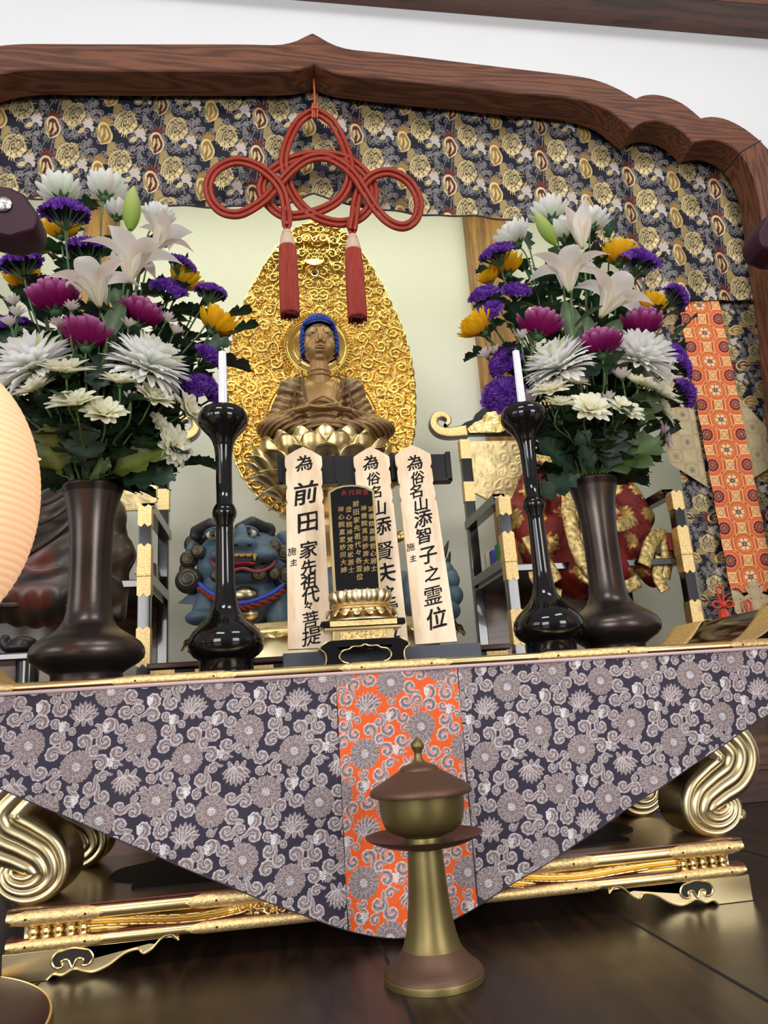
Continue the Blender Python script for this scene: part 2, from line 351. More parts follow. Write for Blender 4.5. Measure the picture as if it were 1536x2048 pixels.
def arabesque_tile(ground):
    W, H = 390, 445; T = Tile(W, H, ground); R_ = random.Random(5)
    mv, ed, dk = S((148, 131, 131)), S((216, 208, 209)), S((100, 84, 88))
    mums = [(.225, .825), (.533, .211), (.974, .402), (.718, .708)]; lotus = [(0, 0, -1), (.436, .539, 1)]
    occ = [(x * W, y * H, 58) for x, y in mums] + [(x * W, y * H, 62) for x, y, _ in lotus]
    curls = []; sp_ = []
    def free(x, y, r, k=1.0):
        for a, b, c in occ:
            dx = (x - a + W / 2) % W - W / 2; dy = (y - b + H / 2) % H - H / 2
            if math.hypot(dx, dy) < (c + r) * k: return False
        return True
    for r in (31, 27, 22, 17):
        for _ in range(6000):
            x, y = R_.uniform(0, W), R_.uniform(0, H)
            if free(x, y, r, .90 if r > 20 else .84): occ.append((x, y, r)); curls.append((x, y, r))
    for k, (x, y, r) in enumerate(curls):
        nb = sorted((o for o in curls if o != (x, y, r)), key=lambda o: math.hypot((x - o[0] + W / 2) % W - W / 2, (y - o[1] + H / 2) % H - H / 2))[k % 3]
        a0 = math.atan2((nb[1] - y + H / 2) % H - H / 2, (nb[0] - x + W / 2) % W - W / 2)
        pth = curl_path(x, y, a0, r * .80, .80, 1 if k % 2 else -1, tail=.55)
        q = r / 29; wd = [5, 7, 8.6, 9.2, 9.2, 8.8, 8.6]
        for t_ in (.30, .42, .54, .66):
            p = pth[int(t_ * (len(pth) - 1))]; dr = p - np.array([x, y]); dr = dr / (np.linalg.norm(dr) + 1e-6)
            T.stroke([p + dr * 4 * q, p + dr * 4.5 * q], 7.5 * q, mv, .9, 0, ed)
        T.stroke(pth, [w_ * q for w_ in wd], mv, 1, 0, ed)
        T.stroke([pth[-1], pth[-1] + .1], 11 * q, mv, 1.1, 0, ed)
        T.stroke(pth[4:], 1.5 * q, dk, .7, 0)
    def mum(x, y, R=57, pet=16):
        dx, dy, iy, ix = T.patch(x, y, R + 2); r = np.hypot(dx, dy); th = np.arctan2(dy, dx)
        e = R * (.93 + .07 * np.abs(np.cos(pet / 2 * th))); mask = r < e
        col = np.broadcast_to(np.array(mv), mask.shape + (3,)).copy(); z = 1.15 * np.sqrt(np.clip(1.15 - (r / R) ** 2, 0, 1))
        for (a, b, ph) in ((.02, .28, 0), (.28, .60, PI / pet), (.56, 1.0, 0)):
            band = (r > a * R) & (r <= b * R); s_ = np.abs(np.sin((th + ph) * pet / 2)); ln = band & (s_ < 3.6 / (r + 4) * 3.4)
            col[ln] = dk; z[ln] -= .35
            rim = band & (r > (b - .05) * R) & ~ln & (np.sin(th * pet * 1.5) > -.2); col[rim] = ed
        ctr = (r < .24 * R) & (np.sin(dx * .9) * np.sin(dy * .9) > .1); col[ctr] = S((250, 246, 250))
        T.put(iy, ix, mask, col, z)
    def lot(x, y, sg, R=60):
        for k, a in enumerate(np.linspace(-1.25, 1.25, 9)):
            order = abs(a); L = R * (1.05 - .12 * order)
            ca, sa = math.sin(a), sg * math.cos(a)
            p0 = np.array([x, y - sg * 14.0]); p1 = p0 + np.array([ca, sa]) * L
            T.stroke([p0, (p0 + p1) / 2, p0 + (p1 - p0) * .85, p1], [6, 13, 9, 2], mv, 1.1 - .08 * order, 0, ed, over=True)
            T.stroke([p0, p0 + (p1 - p0) * .8], 1.6, dk, .6)
        for k, a in enumerate((-.9, -.45, 0, .45, .9)):
            p0 = np.array([x, y - sg * 16.0]); p1 = p0 + np.array([math.sin(a), sg * math.cos(a)]) * R * .62
            T.stroke([p0, (p0 + p1) / 2, p1], [5, 11, 2], mv, 1.25, 0, ed); T.stroke([p0, p0 + (p1 - p0) * .7], 1.6, dk, .7)
        for dx_ in (-22, 0, 22):
            T.stroke([(x + dx_, y - sg * 22), (x + dx_ * 1.3, y - sg * 34)], [9, 6], mv, 1, 0, ed)
    for x, y in mums: mum(x * W, y * H)
    for x, y, sg in lotus: lot(x * W, y * H, sg)
    spots = 0
    for _ in range(4000):                                        # small sparkling sprigs between the flowers
        x, y = R_.uniform(0, W), R_.uniform(0, H)
        if spots < 5 and all(math.hypot((x - a_ + W / 2) % W - W / 2, (y - b_ + H / 2) % H - H / 2) > c_ + 17 for a_, b_, c_ in occ[:6]) and all(math.hypot((x - q_[0] + W / 2) % W - W / 2, (y - q_[1] + H / 2) % H - H / 2) > 90 for q_ in [z_ for z_ in sp_]):
            sp_.append((x, y)); spots += 1
            for j in range(4):
                for sg in (-1, 1): T.stroke([(x, y + j * 8 - 12), (x + sg * (9 - j), y + j * 8 - 18)], [1, 2.4], S((235, 230, 230)), 1.25, .3)
            T.stroke([(x, y - 24), (x, y + 18)], 1.2, S((235, 230, 230)), 1.2, .3)
    sk = (T.z > .35) & (np.random.RandomState(2).rand(H, W) > .965); T.c[sk] = S((232, 226, 228))  # thread sparkle painted in as random pale points
    return T

def dragon_tile():
    W, H = 712, 264; g = S((24, 24, 38)); T = Tile(W, H, g); R_ = random.Random(11)      # 4 px per photograph px
    gp, gd, gb, br, brl, wt, gy = S((206, 188, 142)), S((156, 134, 88)), S((150, 112, 52)), S((88, 36, 32)), S((128, 72, 62)), S((190, 178, 170)), S((128, 122, 120))
    for k in range(130):
        x, y = R_.uniform(0, W), R_.uniform(0, H); a = R_.uniform(0, 6.3)
        T.stroke(curl_path(x, y, a, 18, 1.2, R_.choice((-1, 1)), tail=1.0), 2.8, gy, .3)
    def dragon(x, y):
        T.stroke([(x - 80, y - 66), (x - 66, y - 100), (x - 52, y - 92)], [18, 26, 10], gd, .7, .3)      # flame leaf, top left
        T.stroke([(x - 84, y - 40), (x - 60, y - 30)], [16, 20], gd, .7, .3)
        for k in range(11):
            T.stroke([(x - 62 + k * 12, y - 66 - 10 * math.sin(k)), (x - 44 + k * 13, y - 84 + k * 3)], [4, 2], gd, .5, .3)
        R = 82; dx, dy, iy, ix = T.patch(x, y, R + 14); r = np.hypot(dx, dy); th = np.arctan2(dy, dx)
        e = R * (.95 + .05 * np.sin(5 * th + 1) + .035 * np.sin(17 * th) * np.sin(3 * th)); mask = r < e
        q = np.sin(r * .34 + 3 * np.sin(th * 2 + 1) + th * 2) + .6 * np.sin(dx * .23 + 2 * np.sin(dy * .19)); gold_mix = np.clip(.5 + .5 * q, 0, 1)
        col = np.array(gd)[None, None] * (1 - gold_mix[..., None]) * .8 + np.array(gp)[None, None] * gold_mix[..., None]  # woven coil lines vary between dull and pale gold
        dkm = ((np.sin(r * .22 + th * 2 + np.sin(dx * .15) * 2) > .72) & (r < .74 * R)) | ((np.sin(dx * .33 + 2 * np.sin(dy * .12)) * np.sin(dy * .3 + 1.5 * np.sin(dx * .1)) > .62) & (r < .8 * R)); col[dkm] = g
        T.put(iy, ix, mask, col, .5 + .5 * gold_mix, .45)
        for a in (.2, .8, 1.4, 2.0):                     # belly coil and claws
            p = np.array([x + 58 * math.cos(a), y + 58 * math.sin(a)]); T.stroke([p, p * 1 + np.array([14 * math.cos(a), 14 * math.sin(a)])], [15, 12], gp, 1, .5, gd)
        for a in (1.35, 1.55, 1.75):
            p = np.array([x + 66 * math.cos(a), y + 70 * math.sin(a)]); T.stroke([p, p + np.array([22 * math.cos(a), 30])], [5, 2], gp, .9, .5)
    def phoenix(x, y, A, B):
        for k in range(16):
            a = -2.9 + k * .18; p = np.array([x + 6, y - 34.]); T.stroke([p + 14 * np.array([math.cos(a), math.sin(a)]), p + np.array([52 * math.cos(a) + 8, 54 * math.sin(a) - 8])], [5.5, 2.5], A if k % 3 else B, .6, .25)
        T.stroke([(x, y - 46), (x + 6, y - 20)], [24, 26], A, .6, .2); T.stroke([(x - 8, y - 44), (x + 8, y - 34)], [5, 5], gd, .8, .3)
        T.stroke([(x + 2, y - 16), (x + 20, y + 30), (x + 6, y + 92)], [38, 50, 6], gp, .7, .4)
        T.stroke([(x + 6, y - 12), (x + 22, y + 28), (x + 8, y + 90)], [27, 38, 4], A, .8, .15)
        for q in range(7): T.stroke([(x - 10 + q * 7, y + 4 + q * 5), (x + 14 + q * 5, y - 2 + q * 9)], 1.6, gd, .9, .3)
        T.stroke([(x + 18, y - 10), (x + 34, y + 30), (x + 20, y + 66)], [3, 8, 3], gp, 1, .4); T.stroke([(x - 4, y - 4), (x - 2, y + 24), (x - 6, y + 50)], [6, 8, 4], gp, 1, .4)
        T.stroke([(x - 44, y - 4), (x - 20, y + 44), (x + 2, y + 74)], [6, 12, 3], gd, .8, .35)
    for k in range(2):
        dragon(k * 356 + 100, 130)
        phoenix(k * 356 + 100 + 214, 130 + 84, *((br, brl) if k == 0 else (gb, gd)))
        fx, fy = k * 356 + 208, 130 + 56
        dx, dy, iy, ix = T.patch(fx, fy, 36); r = np.hypot(dx, dy); th = np.arctan2(dy, dx); T.put(iy, ix, r < 34 + 4 * np.cos(6 * th), wt, .8 - r / 90)
        dd = np.abs(np.sin(3.5 * th)) < .12; T.put(iy, ix, dd & (r < 28) & (r > 8), S((150, 136, 132)), .5)
        T.stroke([(fx + 24, fy + 26), (fx + 34, fy + 30)], [12, 13], wt, .7); T.stroke([(fx + 30, fy + 40), (fx + 36, fy + 46)], [8, 9], wt, .65)
        T.stroke([(fx - 56, fy + 60), (fx - 30, fy + 44), (fx - 18, fy + 36)], [8, 19, 3], gp, .8, .35, gd); T.stroke([(fx - 50, fy + 58), (fx - 22, fy + 40)], 2, gd, .4)
        T.stroke([(fx - 6, fy - 34), (fx + 4, fy - 58)], [13, 4], gd, .7, .3); T.stroke([(fx + 30, fy - 22), (fx + 46, fy - 40)], [10, 3], gd, .7, .3)
    return T

def shokko_tile():                                        # orange octagons and roundels, 4 px per photograph px
    W, H = 312, 272; o1, o2, pk, cr, gd, dk, dp = S((214, 100, 50)), S((196, 84, 42)), S((236, 150, 110)), S((240, 208, 150)), S((206, 130, 60)), S((44, 34, 50)), S((130, 40, 60))
    T = Tile(W, H, o2)
    X, Y = np.meshgrid(np.arange(W), np.arange(H))
    def at(cx_, cy_):
        dx = (X - cx_ * W + W / 2) % W - W / 2; dy = (Y - cy_ * H + H / 2) % H - H / 2; return dx, dy
    def paint(mk, c, z, m_=0.): T.c[mk] = c; T.z[mk] = z; T.m[mk] = m_
    for (a, b, kind) in ((0, 0, 0), (.5, .5, 1)):
        dx, dy = at(a, b); oc = np.maximum(np.maximum(abs(dx), abs(dy)), (abs(dx) + abs(dy)) * .7071); r = np.hypot(dx, dy); th = np.arctan2(dy, dx)
        R = 98
        paint(oc < R, cr, .9, .2); paint(oc < R - 6, o1 if kind == 0 else S((222, 96, 52)), .4)
        scale = (oc < R - 9) & (r > 64) & (np.sin(dx * .42) * np.sin(dy * .42) > .25); paint(scale, gd, .7, .2)
        paint((r < 64), pk, .8); paint(r < 58, o2 if kind == 0 else S((214, 90, 66)), .5)
        if kind == 0:
            paint((r < 52) & (np.abs(np.sin(3 * th + PI / 2)) > .35) & (r > 14), cr, 1, .3); paint((r < 22 + 8 * np.cos(8 * th)), S((60, 50, 84)), .8)
            paint(r < 6, cr, 1)
        else:
            paint(r < 50 + 5 * np.cos(12 * th), dk, .6); paint((np.abs(np.cos(6 * th)) > .75) & (r < 46) & (r > 24), dp, .8); paint((r > 28) & (r < 33), pk, .9); paint(r < 20, S((150, 84, 60)), .9)
            paint((r < 17) & (np.cos(6 * th) > .3), gd, 1, .2)
    for (a, b) in ((0, .5), (.5, 0)):
        dx, dy = at(a, b); q = np.maximum(abs(dx), abs(dy)); r = np.hypot(dx, dy); th = np.arctan2(dy, dx)
        paint(q < 38, cr, .9, .25); paint(q < 34, S((228, 170, 110)), .6, .15); paint(r < 27 * np.abs(np.cos(2 * th)) + 5, o2, .8); paint(r < 21 * np.abs(np.cos(2 * th)) + 3, cr, 1, .3); paint(r < 4, dk, .8)
    for (a, b) in ((.25, .25), (.75, .25), (.25, .75), (.75, .75)):
        dx, dy = at(a, b); r = np.hypot(dx, dy); paint(r < 17, pk, .9); paint(r < 12, o2, .5); paint(abs(dx + dy) < 2.5, T.c.mean((0, 1)), .5) if 0 else None
    return T

def beige_tile():
    W, H = 240, 240; b0, b1, b2 = S((176, 156, 120)), S((206, 188, 150)), S((140, 110, 96)); T = Tile(W, H, b0); X, Y = np.meshgrid(np.arange(W), np.arange(H))
    for (a, b, k) in ((0, 0, 0), (.5, .5, 0), (.5, 0, 1), (0, .5, 1)):
        dx = (X - a * W + W / 2) % W - W / 2; dy = (Y - b * H + H / 2) % H - H / 2; q = np.maximum(abs(dx), abs(dy)); r = np.hypot(dx, dy); th = np.arctan2(dy, dx)
        if k == 0:
            mk = (q < 56) & (np.sin(q * .6) > .1); T.c[mk] = b1; T.z[mk] = .6
        else:
            mk = np.abs(r - 42) < 3 + 2 * np.cos(12 * th); T.c[mk] = b1; T.z[mk] = .8
            mk = (r < 17) & (np.cos(4 * th) > -.4); T.c[mk] = b2 if a else S((84, 84, 104)); T.z[mk] = .6
    return T

def weave_mat(name, rough=.6):
    m = bpy.data.materials.new(name); m.use_nodes = True; t = m.node_tree; b = t.nodes['Principled BSDF']; L = t.links.new; N = t.nodes.new
    a = N('ShaderNodeAttribute'); a.attribute_name = 'Col'; g = N('ShaderNodeAttribute'); g.attribute_name = 'Met'
    n = N('ShaderNodeTexNoise'); n.inputs['Scale'].default_value = 900; n.inputs['Detail'].default_value = 2; tcn = N('ShaderNodeTexCoord'); L(tcn.outputs['Object'], n.inputs['Vector'])
    r = N('ShaderNodeMapRange'); r.inputs['To Min'].default_value = .55; r.inputs['To Max'].default_value = 1.35; L(n.outputs[0], r.inputs['Value'])
    mx = N('ShaderNodeVectorMath'); mx.operation = 'SCALE'; L(a.outputs['Color'], mx.inputs[0]); L(r.outputs[0], mx.inputs['Scale']); L(mx.outputs[0], b.inputs['Base Color'])
    L(g.outputs['Fac'], b.inputs['Metallic'])
    rr = N('ShaderNodeMapRange'); rr.inputs['To Min'].default_value = rough; rr.inputs['To Max'].default_value = .3; L(g.outputs['Fac'], rr.inputs['Value']); L(rr.outputs[0], b.inputs['Roughness'])
    bp = N('ShaderNodeBump'); bp.inputs['Strength'].default_value = .35; bp.inputs['Distance'].default_value = .0006; L(n.outputs[0], bp.inputs['Height']); L(bp.outputs[0], b.inputs['Normal'])
    b.inputs['Specular IOR Level'].default_value = .25
    MATS[name] = m; return m
WEAVE = weave_mat('brocade_weave')

def inpoly(x, z, poly):
    c = np.zeros(x.shape, bool); n = len(poly)
    for i in range(n):
        x0, z0 = poly[i]; x1, z1 = poly[(i + 1) % n]
        if abs(z1 - z0) < 1e-12: continue
        c ^= ((z0 > z) != (z1 > z)) & (x < (x1 - x0) * (z - z0) / (z1 - z0) + x0)
    return c
def woven(name, poly, y, step, uvf, tile, relief=.0006, wave=None, parent=None, border=None):
    """brocade sheet filling a polygon in x,z: a fine grid whose vertices carry the woven pattern and stand up where the thread is raised"""
    poly = np.array(poly); x0, z0 = poly.min(0); x1, z1 = poly.max(0); nx = int((x1 - x0) / step) + 2; nz = int((z1 - z0) / step) + 2
    X, Z = np.meshgrid(x0 + np.arange(nx) * step, z0 + np.arange(nz) * step); ins = inpoly(X, Z, poly)
    u, v = uvf(X, Z); c, h, mt = tile.sample(u, v)
    Y = y - relief * h + (wave(X, Z) if wave is not None else 0)
    q = ins[:-1, :-1] & ins[1:, :-1] & ins[:-1, 1:] & ins[1:, 1:]
    used = np.zeros(X.shape, bool); used[:-1, :-1] |= q; used[1:, :-1] |= q; used[:-1, 1:] |= q; used[1:, 1:] |= q
    idx = np.full(X.shape, -1); idx[used] = np.arange(used.sum())
    F = np.stack([idx[:-1, :-1][q], idx[:-1, 1:][q], idx[1:, 1:][q], idx[1:, :-1][q]], 1).astype(np.int32)
    V = np.stack([X[used], np.broadcast_to(Y, X.shape)[used], Z[used]], 1)
    if parent is not None: V = V - np.array(wloc(parent))
    me = bpy.data.meshes.new(name); me.vertices.add(len(V)); me.vertices.foreach_set('co', V.ravel().astype(np.float32))
    me.loops.add(F.size); me.loops.foreach_set('vertex_index', F.ravel()); me.polygons.add(len(F)); me.polygons.foreach_set('loop_start', np.arange(len(F), dtype=np.int32) * 4)
    me.polygons.foreach_set('loop_total', np.full(len(F), 4, np.int32)); me.polygons.foreach_set('use_smooth', np.ones(len(F), bool))
    me.update(calc_edges=True)
    cc = c[used]; a = me.color_attributes.new('Col', 'FLOAT_COLOR', 'POINT'); a.data.foreach_set('color', np.concatenate([cc, np.ones((len(cc), 1))], 1).ravel())
    a = me.attributes.new('Met', 'FLOAT', 'POINT'); a.data.foreach_set('value', mt[used].astype(np.float32))
    me.materials.append(WEAVE); o = bpy.data.objects.new(name, me); COL.objects.link(o)
    if parent is not None: o.parent = parent
    return o

TOPZ = CZ + .071                                       # table top
def altar_cloth():
    t = thing('altar_cloth', 'dark purple and orange brocade altar cloth hanging to a point over the table front', 'altar cloth', (AX, 1.19, CZ + .06))
    TI_D = arabesque_tile(S((52, 46, 62))); TI_O = arabesque_tile(S((232, 96, 38)))
    zt = CZ + .057; xa, xb = AX - .0825, AX + .1085; tip = .165; zb = CZ - .320
    def low(x):
        d = abs(x - tip); r = .075
        return zb + (.505 if x < tip else .478) * (math.sqrt(d * d + r * r) - r * .90)
    def cut(xs): return [(x, zt) for x in (xs[0], xs[-1])][::-1] + [(x, max(low(x), -1)) for x in xs]
    s = .155; uv = lambda X, Z: ((X - .03 - .07 * (Z - CZ)) / s, -(Z - CZ - .02 + .0 * X) / .177)
    wave = lambda X, Z: .0022 * np.sin(X * 23 + Z * 9) * np.clip((zt - Z) / .15, 0, 1) + .0012 * np.sin(Z * 41 + X * 17) + .0016 * np.sin(X * 61)
    xr = np.linspace(xb, 1.0, 300); xr = [x for x in xr if low(x) < zt - .001]
    xl = np.linspace(xa, -.62, 300); xl = [x for x in xl if low(x) < zt - .001]
    woven('left_panel', cut(xl), 1.188, .00085, uv, TI_D, wave=wave, parent=t)
    woven('right_panel', cut(xr), 1.188, .00085, lambda X, Z: uv(X + .02, Z + .03), TI_D, wave=wave, parent=t)
    o = woven('centre_panel', cut(np.linspace(xa, xb, 60)), 1.187, .0008, lambda X, Z: uv(X + .05, Z + .012), TI_O, wave=wave, parent=t); o['label'] = 'orange brocade centre panel'
    m = MB(); m.tube([(xl[-1], 1.186, zt), (xr[-1], 1.186, zt)], .0028, 8)
    xs = list(xl[::-1]) + list(np.linspace(xa, xb, 30)) + list(xr); m.build('hem', mat('pale_hem', S((206, 176, 176)), .8), t)
    h = MB()
    pts = np.array([(x, 1.1885 + float(wave(np.array(x), np.array(low(x)))), low(x)) for x in xs]); h.tube(pts, .0013, 6)
    h.tube([(xa, 1.186, zt), (xa, 1.1865, low(xa))], .0008, 5); h.tube([(xb, 1.186, zt), (xb, 1.1865, low(xb))], .0008, 5)
    h.build('piping', mat('dark_piping', S((52, 44, 52)), .8), t)
altar_cloth()

def curtain():
    Y = 2.125; T = dragon_tile()
    t = thing('valance_curtain', 'navy and gold dragon brocade valance hanging inside the wooden arch', 'curtain', (AX, Y, CZ + 1.6))
    low = [(-420, 372), (-180, 384), (0, 392), (130, 401), (300, 410), (440, 416), (556, 411), (600, 397), (625, 389), (650, 397), (700, 412), (845, 430), (1010, 438), (1150, 452), (1215, 500), (1262, 560), (1296, 606), (1420, 601), (1560, 598)]
    up = [(1640, 598), (1640, 120), (900, 60), (-420, 60)]
    s = 4 * 1.0; k = .323; kz = .151
    poly = [XZ(x, y, Y) for x, y in low + up]; poly = [(x, min(z, 2.6)) for x, z in poly]
    wave = lambda X, Z: .006 * np.sin(X * 21) * np.sin(X * 5 + 1) + .003 * np.sin(X * 47 + Z * 5)
    sh = lambda X, Z: ((X - .14 - .10 * (Z - 1.9)) / k, -(Z - 1.9 + .13 * (X - .2)) / kz)
    woven('brocade', poly, Y, .00135, sh, T, relief=.0012, wave=wave, parent=t)
    m = MB(); hp = np.array([(p[0], Y - .002 + float(wave(np.array(p[0]), np.array(p[1]))), p[1]) for p in resample([XZ(x, y, Y) for x, y in low[:16]], 160)]); m.tube(hp, .003, 6)
    m.build('hem', mat('navy_hem', S((60, 52, 52)), .8), t)
    return T
TDR = curtain()

def banner(mirror=False):
    Y = 2.16; TO, TB = shokko_tile(), beige_tile()
    t = thing('hanging_banner', 'long orange octagon-patterned temple banner with beige and navy brocade layers beside right arch post', 'banner', (1.34, Y, CZ + 1.2))
    c0 = 1.395; zt = CZ + 1.30; lo = CZ + .05
    xl = XZ(1340, 830, Y)[0]
    woven('backing', [(xl, lo), (xl + .0, zt), (xl + .44, zt), (xl + .44, lo)], Y, .0014, lambda X, Z: ((Z - .2) / .262 , (X - 1.2) / .10), TDR, relief=.001, parent=t)
    xs0, xs1 = XZ(1372, 640, Y - .02)[0], XZ(1462, 640, Y - .02)[0]; xs0 = 1.375; xs1 = xs0 + .152
    bl, br = XZ(1350, 930, Y)[1], XZ(1410, 985, Y)[1]
    for sg in (-1, 1):
        e = xs0 if sg < 0 else xs1
        q = [(e, bl - .085), (e, zt - .25), (e + sg * .118, zt - .25), (e + sg * .118, bl)] if sg < 0 else [(e, bl - .06), (e, zt - .36), (e + .118, zt - .52), (e + .118, bl)]
        o = woven('side_lappet', q, Y - .014, .0014, lambda X, Z: (X / .095, Z / .095), TB, relief=.0006, parent=t); o['label'] = 'pale beige brocade side lappet'
    zo = XZ(1440, 1190, Y)[1]
    woven('centre_strip', [(xs0, zo), (xs0, zt), (xs1, zt), (xs1, zo)], Y - .03, .0012, lambda X, Z: ((X - (xs0 + xs1) / 2) / .120, (Z - zt + .05) / .1035), TO, relief=.001, wave=lambda X, Z: .002 * np.sin(Z * 60), parent=t)
    xm = (xs0 + xs1) / 2; hw = (xs1 - xs0) / 2 + .002
    ogee = [(xm - hw, zo + .012), (xm - hw * .62, zo - .0), (xm - hw * .5, zo - .012), (xm - hw * .3, zo - .005), (xm - hw * .42, zo + .012), (xm - hw * .2, zo + .028), (xm, zo + .038), (xm + hw * .2, zo + .028), (xm + hw * .42, zo + .012), (xm + hw * .3, zo - .005), (xm + hw * .5, zo - .012), (xm + hw * .62, zo), (xm + hw, zo + .012), (xm + hw, zo - .06), (xm, zo - .115), (xm - hw, zo - .06)]
    o = woven('end_lappet', ogee, Y - .036, .0012, lambda X, Z: ((X - xm) / .07 + Z / .07, (X - xm) / .07 - Z / .07), TB, parent=t); o['label'] = 'pale pointed brocade end piece'
    R = mat('vermilion_silk', S((206, 66, 44)), .6, 0, var=.25, vscale=60, stretch=(4, 4, .4))
    for k, (px, py) in enumerate(((1438, 1172), (1494, 1200), (1540, 1204))):
        p = P(px, py, Y - .05); m = MB(); x, y, z = p
        m.tube(catmull([(x, y, z), (x - .010, y, z - .012), (x - .004, y, z - .05), (x, y, z - .055), (x + .004, y, z - .05), (x + .010, y, z - .012), (x, y, z)], 5), .0036, 7)
        for sg in (-1, 1): m.tube(catmull([(x, y - .004, z - .055), (x + sg * .022, y - .004, z - .046), (x + sg * .034, y - .004, z - .055), (x + sg * .022, y - .004, z - .066), (x, y - .004, z - .06)], 5), .0034, 7)
        m.sphere((x, y - .005, z - .058), .010); m.lathe([(.006, -.068), (.013, -.078), (.016, -.095), (.018, -.13), (.016, -.135), (.001, -.135)], (x, y, z), 20, flute=(10, .08)); m.build('tassel', R, t)
banner()
# ------------------------------------------------------------------ altar table
def arc_rail(m, x0, x1, y, z, r, fl=1.0):               # half-round moulding facing the viewer
    a = np.linspace(-PI / 2, PI / 2, 12)
    V = np.array([[(x, y - fl * r * math.cos(t), z + r * math.sin(t)) for t in a] for x in (x0, x1)]); m.grid(V)
    m.add([(x0, y, z - r)] + [tuple(v) for v in V[0]], [list(range(13))]); m.add([tuple(v) for v in V[1]], [list(range(12))])
    m.box(x0, x1, y, y + .012, z - r, z + r)
def fitting(t, x0, x1, y, z, r, nails=True, name='rail_fitting', both=True):        # pointed engraved plate wrapped on a half-round moulding
    m = MB(); a = np.linspace(-PI / 2 * .98, PI / 2 * .98, 13); V = []
    def end(tt): k = abs(tt) / (PI / 2); return .026 * (k ** .8) * (1 + .25 * math.cos(k * 9))
    for f in np.linspace(0, 1, 40):
        V.append([(x0 + end(t_) * both + f * (x1 - x0 - end(t_) * (1 + both)), y - (r + .0012) * math.cos(t_), z + (r + .0012) * math.sin(t_)) for t_ in a])
    m.grid(np.array(V)); o = m.build(name, ENGR, t, fixn=False)
    if nails:
        for x in (x0 + (x1 - x0) * .2, x0 + (x1 - x0) * .8): n = MB(); n.sphere((x, y - r - .0016, z), .0016, 8, 6); n.build('nail', MATS.get('dark_nail') or mat('dark_nail', (.03, .02, .015), .4, .6), o)
def relief(name, poly, y, step, hf, material, parent, depth=.004, border=0, T=None):
    poly = np.array(poly); x0, z0 = poly.min(0); x1, z1 = poly.max(0); nx = int((x1 - x0) / step) + 2; nz = int((z1 - z0) / step) + 2
    X, Z = np.meshgrid(x0 + np.arange(nx) * step, z0 + np.arange(nz) * step); ins = inpoly(X, Z, poly); h = hf(X, Z)
    q = ins[:-1, :-1] & ins[1:, :-1] & ins[:-1, 1:] & ins[1:, 1:]; used = np.zeros(X.shape, bool)
    used[:-1, :-1] |= q; used[1:, :-1] |= q; used[:-1, 1:] |= q; used[1:, 1:] |= q
    idx = np.full(X.shape, -1); idx[used] = np.arange(used.sum()); nV = int(used.sum())
    F = np.stack([idx[:-1, :-1][q], idx[:-1, 1:][q], idx[1:, 1:][q], idx[1:, :-1][q]], 1)
    V = np.stack([X[used], (y - depth * h)[used] if np.ndim(y) else y - depth * h[used], Z[used]], 1)
    if T is not None: V = T(V)
    m = MB(); m.add(V, F.tolist()); return m.build(name, material, parent, smooth=80, fixn=False)

def scroll_field(W_, H_, n, seed, rr=(14, 30), sym=False):
    """height field filled with raised scrolls, for carved gilt foliage"""
    T = Tile(W_, H_, (0, 0, 0)); R_ = random.Random(seed); occ = []
    for r in np.linspace(rr[1], rr[0], 6):
        for _ in range(n):
            x, y = R_.uniform(0, W_), R_.uniform(0, H_)
            if all(math.hypot((x - a + W_ / 2) % W_ - W_ / 2, (y - b + H_ / 2) % H_ - H_ / 2) > (r + c) * .92 for a, b, c in occ): occ.append((x, y, r))
    for k, (x, y, r) in enumerate(occ):
        h = 1 if R_.random() < .5 else -1; a = R_.uniform(0, 6.3)
        pth = curl_path(x, y, a, r * .85, 1.3, h, tail=.9)
        T.stroke(pth, [r * .12, r * .22, r * .24, r * .22, r * .2], (1, 1, 1), 1)
        for f in (.15, .35, .55):
            p = pth[int(f * len(pth))]; d = p - np.array([x, y]); d = d / (np.linalg.norm(d) + 1e-6)
            T.stroke([p, p + d * r * .35 + np.array([-d[1], d[0]]) * h * r * .3], [r * .2, r * .06], (1, 1, 1), .85, over=False)
        T.stroke([pth[-1], pth[-1] + .1], r * .26, (1, 1, 1), 1.15)
    return T

